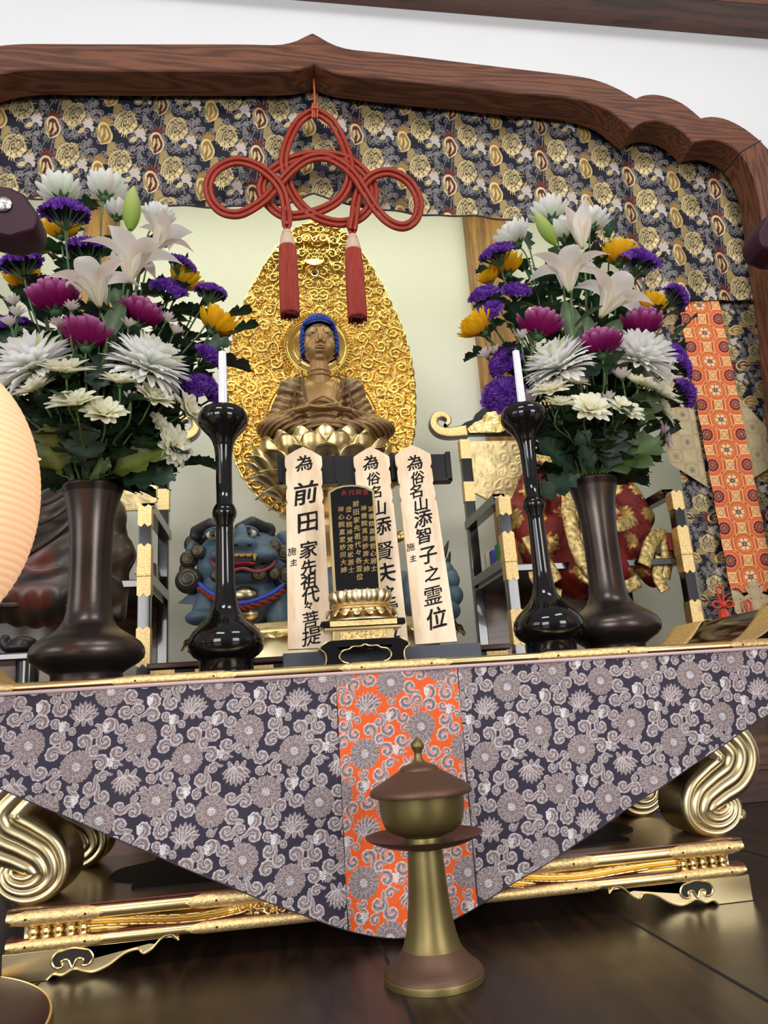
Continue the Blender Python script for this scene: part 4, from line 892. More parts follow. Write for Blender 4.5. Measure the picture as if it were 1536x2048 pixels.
# ------------------------------------------------------------------ red cord knot with tassels, hung from the arch peak
def knot():
    Y = 2.058; t = thing('cord_knot', 'large red silk cord knot with two tassels hanging from arch peak', 'cord knot', P(628, 195, Y))
    g = lambda u_, v_, dy: P(400 + u_ / 3.339, 180 + v_ / 3.339, Y + dy)
    RED = mat('red_silk_cord', S((148, 38, 14)), .5, 0, bump=.5, bscale=55, stretch=(1, 1, 1), var=.2, vscale=120)
    p1 = [(765, 152), (665, 205), (595, 325), (560, 450), (572, 570), (618, 690), (695, 790), (800, 858), (930, 888), (1050, 862), (1130, 790), (1163, 690), (1130, 590), (1050, 505), (950, 450), (820, 432), (690, 442), (560, 488), (455, 560), (410, 650), (440, 742), (540, 830), (660, 838), (800, 805), (920, 738), (985, 640), (1002, 540), (985, 430), (930, 295), (865, 200)]
    p2 = [(580, 905), (575, 800), (545, 670), (470, 572), (360, 500), (230, 477), (110, 532), (55, 632), (78, 740), (155, 815), (260, 828), (360, 782), (440, 722), (520, 634), (620, 530), (720, 462), (830, 447), (940, 492), (1030, 572), (1100, 680), (1170, 790), (1260, 880), (1360, 912), (1440, 860), (1460, 740), (1400, 620), (1280, 552), (1165, 568), (1085, 640), (1045, 735), (1030, 850), (1016, 935)]
    def dbl(pts, closed, nm, yo):
        A = catmull([(x, y) for x, y in pts], 12, closed); d = np.gradient(A, axis=0) if not closed else np.roll(A, -1, 0) - np.roll(A, 1, 0); d /= np.linalg.norm(d, axis=1)[:, None]
        s_ = np.r_[0, np.cumsum(np.linalg.norm(np.diff(A, axis=0), axis=1))]
        m = MB()
        for o in (-17, 17):
            m.tube([g(a[0] - e[1] * o, a[1] + e[0] * o, yo + .006 * math.sin(q / 75.)) for a, e, q in zip(A, d, s_)], .0078, 10, closed=closed)
        m.build(nm, RED, t)
    dbl(p1, True, 'inner_cord', .006); dbl(p2, False, 'outer_cord', -.008)
    m = MB(); top_ = g(765, 30, 0); m.tube([top_ + np.array([0, 0, P(625, 128, 2.0)[2] - top_[2]]), top_, g(765, 185, -.012)], .0035, 8); m.tube([g(752, 90, -.012), g(750, 185, -.014)], .003, 8); m.tube([g(785, 90, -.012), g(783, 185, -.014)], .003, 8)
    m.tube([g(745, 120, -.016), g(790, 118, -.016)], .003, 8); m.build('hanging_loop', mat('orange_cord', S((186, 84, 56)), .6), t)
    CR = mat('cream_cord_cap', S((206, 176, 152)), .7, bump=.3, bscale=200); TR = mat('red_fringe', S((152, 42, 26)), .7, var=.3, vscale=40, stretch=(9, 9, .4), col2=S((170, 58, 40)))
    for (u_, pt, pc, pb) in ((580, 462, 489, 632), (1017, 471, 497, 640)):
        top = P(400 + u_ / 3.339, pt, Y); k = .00138; bot = P(400 + u_ / 3.339, pb, Y); x, y = top[0], Y; zc = P(400 + u_ / 3.339, pc, Y)[2]
        m = MB(); m.lathe([(8 * k, top[2] + .004), (11 * k, top[2] - .003), (12 * k, top[2] - .010), (10.5 * k, top[2] - .013), (14 * k, top[2] - .018), (17 * k, zc + .004), (18.5 * k, zc - .006), (17 * k, zc - .012)], (x, y, 0), 36); c = m.build('tassel_cap', CR, t)
        m = MB(); m.lathe([(17.5 * k, zc - .004), (19 * k, zc - .02), (20.5 * k, zc - .09), (21 * k, bot[2] + .008), (20 * k, bot[2] + .006), (6 * k, bot[2] + .02)], (x, y, 0), 120, flute=(30, .035)); m.build('tassel_fringe', TR, t)
        m = MB(); R_ = random.Random(3)
        for j in range(70):
            a = j / 70 * 2 * PI; rr = 20 * k * (1 if j % 2 else .8); m.tube([(x + rr * math.cos(a), y + rr * math.sin(a), bot[2] + .012), (x + rr * math.cos(a), y + rr * math.sin(a), bot[2] - R_.uniform(-.004, .008))], .0013, 5)
        fe = m.build('fringe_ends', mat('dark_red_fringe_ends', S((110, 24, 22)), .8) if 'dark_red_fringe_ends' not in MATS else MATS['dark_red_fringe_ends'], t); fe['kind'] = 'stuff'
        m = MB(); m.tube(catmull([g(u_ - 22, 800 if u_ < 800 else 860, -.01), g(u_ - 26, 880 if u_ < 800 else 920, -.01), g(u_, 935 if u_ < 800 else 965, -.01), g(u_ + 26, 880 if u_ < 800 else 920, -.01), g(u_ + 22, 800 if u_ < 800 else 860, -.01)], 6), .005, 8); m.tube([g(u_, 900, 0), top + np.array([0, 0, -.002])], .005, 8); m.build('tassel_loop', RED, t)
knot()

# ------------------------------------------------------------------ paper lanterns on plum lacquer stands
PLUM = mat('plum_lacquer', S((50, 18, 32)), .45, coat=0, spec=.25, var=.2, vscale=8)
PAPER = mat('glowing_paper', (1.0, .58, .32), .8, emit=.50)
def lantern(sg, dx, label_l, label_s):
    m_ = lambda x: x if sg < 0 else 2 * AX - x + dx
    cx_, cy_, cz_ = P(-130, 988, 1.0); cx_ = m_(cx_); a, b = .124, .180
    t = thing('paper_lantern', label_l, 'lantern', (cx_, cy_, cz_ - b), 'glowing paper lanterns')
    rows = []; n = 264
    for i in range(n + 1):
        s_ = -1 + 2 * i / n; r = a * math.sqrt(max(0, 1 - s_ * s_ * .93)); ph = (s_ * b) / .0092; r += .0016 * (abs(math.cos(PI * ph)) ** .7) - .0016; rows.append((r, cz_ + s_ * b))
    m = MB(); m.lathe(rows, (cx_, cy_, 0), 96); m.build('paper_shade', PAPER, t, smooth=80)
    for s_ in (-1, 1):
        m = MB(); m.lathe([(a * .30, cz_ + s_ * b - .012), (a * .31, cz_ + s_ * b - .006), (a * .31, cz_ + s_ * b + .014), (a * .2, cz_ + s_ * b + .016)], (cx_, cy_, 0), 40)
        m.build('rim_cap', PLUM, t)
    m = MB()
    z = -b * .985
    while z < b * .985:
        r = a * math.sqrt(max(0, 1 - (z / b) ** 2 * .93)); th = np.linspace(0, 2 * PI, 80, endpoint=False); zz = cz_ + z
        m.tube([(cx_ + (r - .0010) * math.cos(q), cy_ + (r - .0010) * math.sin(q), zz) for q in th], .00055, 4, closed=True); z += .0092
    m.build('rib', mat('bamboo_rib', S((188, 138, 100)), .8) if 'bamboo_rib' not in MATS else MATS['bamboo_rib'], t)
    # stand
    bx, by = m_(-.525), .975; s = thing('lantern_stand', label_s, 'lantern stand', (bx, by, 0), 'plum lacquer lantern stands')
    m = MB(); m.lathe([(.262, 0), (.264, .008), (.262, .016), (.25, .02), (.15, .03), (.08, .05), (.05, .07), (.02, .12)], (bx, by, 0), 96); m.build('base', PLUM, s, smooth=50)
    m = MB(); m.lathe([(.2645, .002), (.267, .006), (.267, .012), (.2645, .016)], (bx, by, 0), 96); m.build('base_rim', GOLD, s)
    zt = P(40, 425, 1.0)[2]; m = MB(); m.lathe([(.018, .1), (.015, .3), (.022, .33), (.015, .36), (.014, zt)], (bx, by, 0), 32); m.build('post', PLUM, s)
    cl = [(0, 380), (28, 384), (52, 396), (66, 416), (78, 432), (80, 450), (72, 468), (40, 479), (10, 480), (-30, 470), (-70, 480), (-120, 476), (-200, 470), (-240, 450), (-240, 420), (-200, 400), (-130, 388), (-60, 392)]
    poly = [XZ(x, y, .985) for x, y in cl]; poly = [(m_(p[0]), p[1]) for p in poly]; m = MB(); m.prism(poly, .975, 1.025); m.build('arm', PLUM, s, smooth=50, bevel=.006)
    e = XZ(4, 405, .97); m = MB(); m.lathe([(.001, .004), (.007, .003), (.011, 0), (.012, -.001)], (0, 0, 0), 24, T=lambda V: np.stack([V[:, 0] + m_(e[0]), .972 - V[:, 2], V[:, 1] + e[1]], 1)); m.build('arm_boss', mat('silvered_boss', (.6, .58, .55), .3, 1, bump=.5, bscale=200) if 'silvered_boss' not in MATS else MATS['silvered_boss'], s)
    m = MB(); m.tube([(cx_, cy_, cz_ + b + .01), (cx_, cy_, zt - .02)], .003, 8); m.build('hanger', LACQ, s)
lantern(-1, 0, 'glowing peach paper lantern with fine ribs at the left edge of the view', 'plum lacquer lantern stand with scalloped arm and gilt-rimmed round base, at the left')
lantern(1, .135, 'glowing peach paper lantern beyond the right end of the altar table', 'plum lacquer lantern stand with scalloped arm at the right edge of the view')
# ------------------------------------------------------------------ carved figures: fuse overlapping volumes into one skin
def capsule(m, a, b, ra, rb, n=7, sc=(1, 1, 1)):
    a, b = np.array(a, float), np.array(b, float)
    for t_ in np.linspace(0, 1, n): m.sphere(a + (b - a) * t_, np.array(sc) * (ra + (rb - ra) * t_), 20, 12)
def fuse(m, voxel, smooth=6, fac=.6):
    me = bpy.data.meshes.new('tmp'); me.from_pydata(np.concatenate(m.v).tolist(), [], m.f); o = bpy.data.objects.new('tmp', me); COL.objects.link(o)
    r = o.modifiers.new('r', 'REMESH'); r.mode = 'VOXEL'; r.voxel_size = voxel
    if smooth: q = o.modifiers.new('s', 'SMOOTH'); q.factor = fac; q.iterations = smooth
    bpy.context.view_layer.update(); e = o.evaluated_get(bpy.context.evaluated_depsgraph_get()); me2 = e.to_mesh()
    n = len(me2.vertices); V = np.zeros(n * 3); me2.vertices.foreach_get('co', V); N = np.zeros(n * 3); me2.vertices.foreach_get('normal', N)
    F = [tuple(p.vertices) for p in me2.polygons]; e.to_mesh_clear(); bpy.data.objects.remove(o); bpy.data.meshes.remove(me)
    return V.reshape(-1, 3), N.reshape(-1, 3), F
def skin(V, F, name, M_, parent, colors=None):
    m = MB(); m.cc = colors; m.add(V, F); return m.build(name, M_, parent, smooth=180, fixn=False)
def sstep(a, b, x): t_ = np.clip((x - a) / (b - a), 0, 1); return t_ * t_ * (3 - 2 * t_)

# ---- aureole
GOLDA = mat('aureole_gold', (.90, .60, .18), .29, 1, var=.15, vscale=25)
def aureole():
    Y = 2.66; right = [(628, 440), (668, 452), (705, 482), (745, 537), (785, 612), (812, 682), (826, 745), (830, 810), (827, 868), (812, 925), (785, 975), (740, 1020), (700, 1040)]
    left = [(628, 440), (598, 455), (562, 484), (520, 545), (486, 612), (466, 680), (456, 745), (453, 810), (456, 862), (468, 912), (490, 958), (530, 1005), (580, 1035)]
    t = thing('carved_aureole', 'tall pointed gold aureole carved with dense scrolls behind the seated buddha', 'aureole', (.19, Y, ZP))
    r = catmull([XZ(x, y, Y) for x, y in right], 10); l = catmull([XZ(x, y, Y) for x, y in left], 10)
    poly = np.concatenate([r, l[::-1][:-1]]); cx0 = (r[0, 0] + l[0, 0]) / 2 + .005
    # leafy rim: ripple the outline a little
    T = scroll_field(520, 700, 3200, 21, (11, 25)); T2 = scroll_field(520, 700, 2600, 22, (7, 13))
    hc = XZ(633, 693, Y); bc = XZ(645, 845, Y); k = .00176
    def hf(X, Z):
        u = np.abs(X - cx0); _, z, _ = T.sample(u / .62, (Z - 1.0) / .83); _, z2, _ = T2.sample(u / .62, (Z - 1.0) / .83)
        h = np.maximum(z, z2 * .55) + .25
        d1 = np.hypot(X - hc[0], Z - hc[1]) / k; d2 = np.hypot(X - bc[0], (Z - bc[1])) / k
        swirl = .45 * np.clip(np.sin(u * 42 + 14 * np.sin(Z * 9)), 0, 1); h = h + swirl * .5
        for d, R_ in ((d2, 119), (d1, 73)):
            h = np.where(d < R_, .1, h)
            bead = (np.abs(d - R_ - 2) < 4.5); ang = np.arctan2(Z - (hc if R_ == 73 else bc)[1], X - (hc if R_ == 73 else bc)[0])
            h = np.where(bead, 1.2 + .35 * np.cos(ang * R_ * .9), h)
            h = np.where(np.abs(d - R_ + 6) < 3, .75, h); h = np.where(np.abs(d - R_ + 24) < 1.6, .3, h); h = np.where(np.abs(d - R_ + 28) < 1.2, .3, h)
        return h
    relief('openwork_panel', poly, Y, .0021, hf, GOLDA, t, .012)
    m = MB(); m.prism(poly[::3], Y + .001, Y + .03); m.build('backing_board', GOLD, t, smooth=30)
    m = MB(); rs = resample(np.vstack([poly, poly[:1]]), 200)
    pts = [(p[0], Y + .004, p[1]) for p in rs]; m.tube(pts, [.006 + .003 * math.sin(i * 1.9) for i in range(len(pts))], 8); m.build('flame_rim', GOLDC, t)
    m = MB(); p = P(628, 525, Y - .02)
    for a in np.linspace(-1.2, 1.2, 13): m.tube([p + np.array([.0, 0, .014]), p + np.array([math.sin(a) * .042, -.006, -math.cos(a) * .028 + .01])], [.003, .006], 8)
    m.build('shell_ornament', GOLDC, t)
    p = P(629, 547, Y - .014); m = MB(); m.tube([p + np.array([.014 * math.cos(a), -.002, .014 * math.sin(a)]) for a in np.linspace(0, 2 * PI, 24, endpoint=False)], .004, 8, closed=True); m.build('jewel_ring', GOLD, t)
    m = MB(); m.sphere(p, (.011, .006, .011), 14, 8); m.build('jewel', mat('dark_red_jewel', S((70, 24, 18)), .15, coat=1), t)
    m = MB()
    for (x, y, w_) in ((612, 478, 1), (645, 478, 1)):                 # paired scrolls at the tip
        q = P(x, y, Y - .02); c = curl_path(0, 0, 0 if x < 628 else PI, .022, 1.3, 1 if x < 628 else -1); m.tube([q + np.array([a, -.002, b]) for a, b in c], .004, 8)
    m.build('tip_scroll', GOLDC, t)
aureole()

# ---- seated buddha
def buddha():
    Y = 2.48; k = .001655; t = thing('buddha_statue', 'seated gilt-brown buddha statue with blue curled hair, hands folded in lap', 'statue', P(648, 893, Y))
    c = lambda x, y, d=0: P(x, y, Y) + np.array([0, d * k, 0]); e = lambda a, b, d: (a * k, d * k, b * k)
    m = MB()
    m.sphere(c(640, 812), e(64, 66, 44), 24, 16); m.sphere(c(642, 855, -10), e(80, 34, 50), 24, 14)
    for s_, xs, xe in ((-1, 582, 553), (1, 704, 735)):
        m.sphere(c(xs + s_ * -4, 786), e(34, 32, 36), 20, 12); capsule(m, c(xs, 792, 0), c(xe, 850, -6), 27 * k, 25 * k)
        capsule(m, c(xe, 852, -12), c(641 + s_ * 46, 854, -64), 24 * k, 17 * k); m.sphere(c(xe + s_ * 4, 858, -20), e(26, 22, 34), 20, 12)
    m.sphere(c(648, 876, -14), e(132, 24, 72), 36, 14); m.sphere(c(566, 870, -30), e(54, 25, 46), 24, 12); m.sphere(c(734, 872, -30), e(56, 25, 46), 24, 12)
    V, N, F = fuse(m, .0042, 5)
    # robe folds carved into the skin
    ox, oz = c(640, 760)[0], c(640, 760)[2]; X = (V[:, 0] - ox) / k; Z = (V[:, 2] - oz) / k; D = (V[:, 1] - Y) / k
    chest = sstep(44, 34, np.abs(X - 2)) * sstep(-74, -58, Z) * sstep(-5, -20, D) * sstep(12, -6, Z)
    r = np.hypot(X * .8 - np.sign(X) * 20, (Z - 25)); fold = np.sin(r * .42 + X * .05) * sstep(-100, -80, Z)
    lap = np.sin(Z * .55 + .0016 * X * X + .05 * np.abs(X)) * sstep(-88, -102, Z)
    sl = np.sin((np.abs(X) * .9 + Z * .35) * .33) * sstep(-62, -80, Z) * sstep(-112, -96, Z)
    V = V + N * (1.5 * k * ((fold + .25 * sl) * (1 - chest) + 1.2 * lap)[:, None]) - N * (chest * 3.2 * k)[:, None]
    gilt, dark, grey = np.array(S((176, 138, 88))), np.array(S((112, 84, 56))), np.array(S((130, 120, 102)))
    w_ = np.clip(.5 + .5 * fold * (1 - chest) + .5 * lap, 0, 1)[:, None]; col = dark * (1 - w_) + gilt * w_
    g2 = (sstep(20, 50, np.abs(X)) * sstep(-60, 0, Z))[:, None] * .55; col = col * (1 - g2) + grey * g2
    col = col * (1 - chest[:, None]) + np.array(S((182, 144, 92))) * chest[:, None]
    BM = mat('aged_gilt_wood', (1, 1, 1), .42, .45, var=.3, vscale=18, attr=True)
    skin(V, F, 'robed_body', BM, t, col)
    SK = mat('aged_gilt_skin', S((172, 134, 86)), .42, .35, var=.18, vscale=12)
    m = MB()                                                  # robe borders round the bare chest
    for pts in ([(603, 750, -20), (604, 775, -42), (606, 800, -50), (612, 822, -52), (632, 836, -56), (658, 834, -56), (676, 815, -52), (682, 790, -46), (676, 760, -24)], [(616, 832, -56), (632, 824, -57), (652, 826, -57), (668, 834, -56)], [(690, 752, -14), (692, 790, -42), (700, 820, -40), (705, 848, -40)], [(592, 754, -10), (590, 790, -38), (584, 820, -34), (560, 846, -30)]):
        m.tube(catmull([c(*p) for p in pts], 6), 2.3 * k, 8)
    m.build('robe_border', BM if 0 else mat('brown_robe_border', S((112, 82, 54)), .45, .4, var=.3), t)
    # neck, head
    m = MB(); capsule(m, c(639, 772, -8), c(638, 735, -8), 24 * k, 21 * k); m.sphere(c(638, 690, -6), e(36, 44, 40), 28, 20); m.sphere(c(638, 708, -12), e(33, 27, 32), 24, 16); m.sphere(c(638, 726, -24), e(13, 8, 13), 16, 10)
    capsule(m, c(638, 676, -44), c(638.5, 699, -49), 2.2 * k, 4.6 * k); m.sphere(c(633, 702, -44), e(4.4, 3.6, 5), 12, 8); m.sphere(c(645, 702, -44), e(4.4, 3.6, 5), 12, 8)
    for s_ in (-1, 1):
        m.sphere(c(638 + s_ * 15, 685, -39), e(9.5, 5, 5), 16, 10); m.sphere(c(638 + s_ * 15, 702, -26), e(17, 20, 15), 18, 12)
        capsule(m, c(638 + s_ * 37, 682, 4), c(638 + s_ * 38, 728, 0), 5.5 * k, 4.2 * k)
    m.sphere(c(638, 713, -43), e(10, 3.4, 5), 14, 8); m.sphere(c(638, 719, -41), e(8.5, 3.4, 5), 14, 8)
    V, N, F = fuse(m, .0026, 6, .5); skin(V, F, 'head', SK, t)
    for yy in (748, 757): 
        m = MB(); m.tube([c(638, yy, -8) + np.array([25 * k * math.cos(a), 25 * k * math.sin(a), -3 * k * -math.sin(a)]) for a in np.linspace(0, 2 * PI, 30, endpoint=False)], 1.3 * k, 6, closed=True); m.build('neck_crease', SK, t)
    HB = mat('blue_hair', S((38, 74, 170)), .55, var=.25, vscale=40)
    hd = bpy.data.objects  # hair cap with curls
    m = MB(); hc_ = c(638, 682, -2); m2 = MB(); m2.sphere(hc_, e(39, 46, 42), 28, 20); m2.sphere(c(637, 648, 4), e(27, 15, 27), 24, 14); Vh, Nh, Fh = fuse(m2, .0045, 2)
    keep = lambda q: (q[2] > c(0, 655)[2]) or (abs(q[0] - hc_[0]) > 32.5 * k and q[2] > c(0, 712)[2]) or (q[1] > Y + 6 * k and q[2] > c(0, 720)[2])
    Fk = [f for f in Fh if keep(Vh[list(f)].mean(0))]; m.add(Vh, Fk); cap = m.build('hair_cap', HB, t, smooth=180, fixn=False)
    m = MB(); R_ = random.Random(1)
    for row, (zz, rr) in enumerate(((711, 40), (703, 41.2), (695, 41.8), (687, 41.8), (679, 41.2), (671, 40), (663, 38), (655, 35.5), (648.5, 31))):
        n = int(rr * .95)
        for j in range(n):
            a = 2 * PI * (j + .5 * (row % 2)) / n; p = hc_ + np.array([rr * k * math.cos(a) * .97, rr * k * math.sin(a) * 1.05, 0]); p[2] = c(638, zz)[2]
            if zz > 656 and p[1] < Y - 10 * k and abs(p[0] - hc_[0]) < 33 * k: continue
            m.sphere(p, 3.4 * k, 8, 6)
    for row, (zz, rr) in enumerate(((643, 26), (638, 22), (634, 16), (631, 9), (630, 1))):
        n = max(1, int(rr * .95))
        for j in range(n):
            a = 2 * PI * (j + .5 * (row % 2)) / n; p = c(637, zz, 4) + np.array([rr * k * math.cos(a), rr * k * math.sin(a), 0]); m.sphere(p, 3.4 * k, 8, 6)
    m.build('hair_curls', HB, cap)['kind'] = 'stuff'
    BK = mat('painted_feature', S((46, 34, 26)), .5); WH = mat('painted_eye_white', S((176, 166, 146)), .4)
    for s_ in (-1, 1):
        m = MB(); m.tube(catmull([c(638 + s_ * 5, 683, -43), c(638 + s_ * 8, 675, -43.5), c(638 + s_ * 16, 670.5, -40), c(638 + s_ * 25, 673, -33), c(638 + s_ * 30, 679, -27)], 5), .7 * k, 6); m.build('eyebrow', BK, t)
        m = MB(); m.tube(catmull([c(638 + s_ * 7.5, 687, -43), c(638 + s_ * 14, 685.5, -44.2), c(638 + s_ * 21, 686, -41), c(638 + s_ * 26, 687, -36)], 5), [.5 * k] + [1.05 * k] * 14 + [.4 * k], 8); ey = m.build('eye', WH, t)
        m = MB(); m.tube(catmull([c(638 + s_ * 7, 685.8, -43.3), c(638 + s_ * 14, 683.6, -44.6), c(638 + s_ * 21, 684.2, -41.4), c(638 + s_ * 27, 686.2, -35.8)], 5), .75 * k, 6); m.sphere(c(638 + s_ * 15, 686, -45.2), e(2, 1.5, 1), 8, 6); m.build('eyelid_line', BK, ey)
    m = MB(); m.tube(catmull([c(630, 711.5, -43), c(634.5, 710.4, -46), c(638, 711, -47), c(641.5, 710.4, -46), c(646, 711.5, -43)], 4), 1.4 * k, 8); m.tube(catmull([c(631.5, 714, -42.5), c(638, 715.6, -45), c(644.5, 714, -42.5)], 5), 1.7 * k, 8); m.build('lips', mat('dull_red_lips', S((104, 58, 50)), .5), t)
    m = MB(); m.sphere(c(638, 669, -43), 1.8 * k, 10, 8); m.build('urna', mat('urna_dark', S((60, 44, 38)), .4), t)
    # folded hands: palms up, fingers overlapping, thumbs meeting
    m = MB()
    for s_ in (-1, 1):
        capsule(m, c(641 + s_ * 46, 850, -80), c(641 + s_ * 20, 850, -94), 11 * k, 12 * k, sc=(1, 1, .42))
        for j in range(4):
            z_ = 851 - (s_ > 0) * 4; dd_ = -86 - j * 6.5; pts = catmull([c(641 + s_ * 24, z_ - 1, dd_ + 2), c(641 + s_ * 4, z_ + 2, dd_), c(641 - s_ * (20 - 2 * abs(j - 2)), z_ + 1, dd_ + 3)], 5)
            for p, r_ in zip(pts, np.linspace(3.6, 2.3, len(pts))): m.sphere(p, r_ * k, 10, 8)
        for p, r_ in zip(catmull([c(641 + s_ * 32, 846, -96), c(641 + s_ * 17, 838, -102), c(641 + s_ * 1.5, 832, -104)], 5), np.linspace(4.2, 2.6, 11)): m.sphere(p, r_ * k, 10, 8)
    V, N, F = fuse(m, .0021, 2, .5); skin(V, F, 'hands', SK, t)
    m = MB(); m.tube([c(669, 770, -46), c(672, 786, -49), c(668, 800, -50)], [1 * k, 2.2 * k, .8 * k], 6, flat=.4); m.build('gilt_patch', GOLD, t)
buddha()

# ---- lotus throne on a tiered stem
def throne():
    Y = 2.47; t = thing('lotus_throne', 'gold lotus throne with layered petals under the seated buddha', 'lotus throne', (P(648, 950, Y)[0], Y, P(640, 1045, Y)[2])); x = P(648, 950, Y)[0]
    z = lambda py, d=0: P(648, py, Y + d)[2]; k = .001655
    m = MB(); m.lathe([(60 * k, z(1045)), (95 * k, z(1030)), (80 * k, z(1010)), (70 * k, z(990)), (105 * k, z(965)), (128 * k, z(925)), (132 * k, z(905)), (128 * k, z(896)), (.001, z(895))], (x, Y, 0), 64, T=lambda V: V * np.array([1, .72, 1])); m.build('seat_core', GOLD, t)
    zb = z(950)
    for ri, (r, n, w_, h, tl, zz, ph) in enumerate(((112, 16, 52, 50, .30, 925, 0), (118, 16, 56, 60, .50, 945, .5), (112, 16, 60, 66, .85, 965, 0), (100, 16, 58, 62, 1.15, 985, .5), (84, 14, 52, 56, 1.45, 1003, 0), (66, 12, 48, 52, 1.7, 1018, .5))):
        for i in range(n):
            a = 2 * PI * (i + ph) / n
            if math.sin(a) > .25: continue                       # only the petals that face the room
            m = MB(); T_ = lambda V: (V * np.array([1, .72, 1])) + np.array([x, Y, z(zz)])
            q = MB(); petal_ring(q, (0, 0, 0), r * k, 1, w_ * k, h * k, tl, ph=a, thick=.28); m.add(T_(np.concatenate(q.v)), q.f); m.build('petal', GOLD if ri < 2 else GOLDD, t, solid=.0015)
    for s_, j in ((-1, 0), (1, 1)):
        m = MB(); p0 = P(600 if s_ < 0 else 740, 1075, Y - .05)
        for a in range(7):
            q = p0 + np.array([s_ * (.02 + a * .018), 0, .012 * math.sin(a * 1.4)]); m.sphere(q, (.02, .02, .013), 14, 8)
        capsule(m, p0, p0 + np.array([s_ * .16, -.02, -.01]), .02, .006); m.build('cloud_scroll', GOLD, t)
    m = MB(); m.lathe([(52 * k, z(1160)), (72 * k, z(1150)), (66 * k, z(1130)), (48 * k, z(1120)), (60 * k, z(1100)), (86 * k, z(1085)), (90 * k, z(1075)), (60 * k, z(1060)), (58 * k, z(1045))], (x, Y, 0), 48, T=lambda V: V * np.array([1, .72, 1])); m.build('tiered_stem', ENGR, t)
throne()

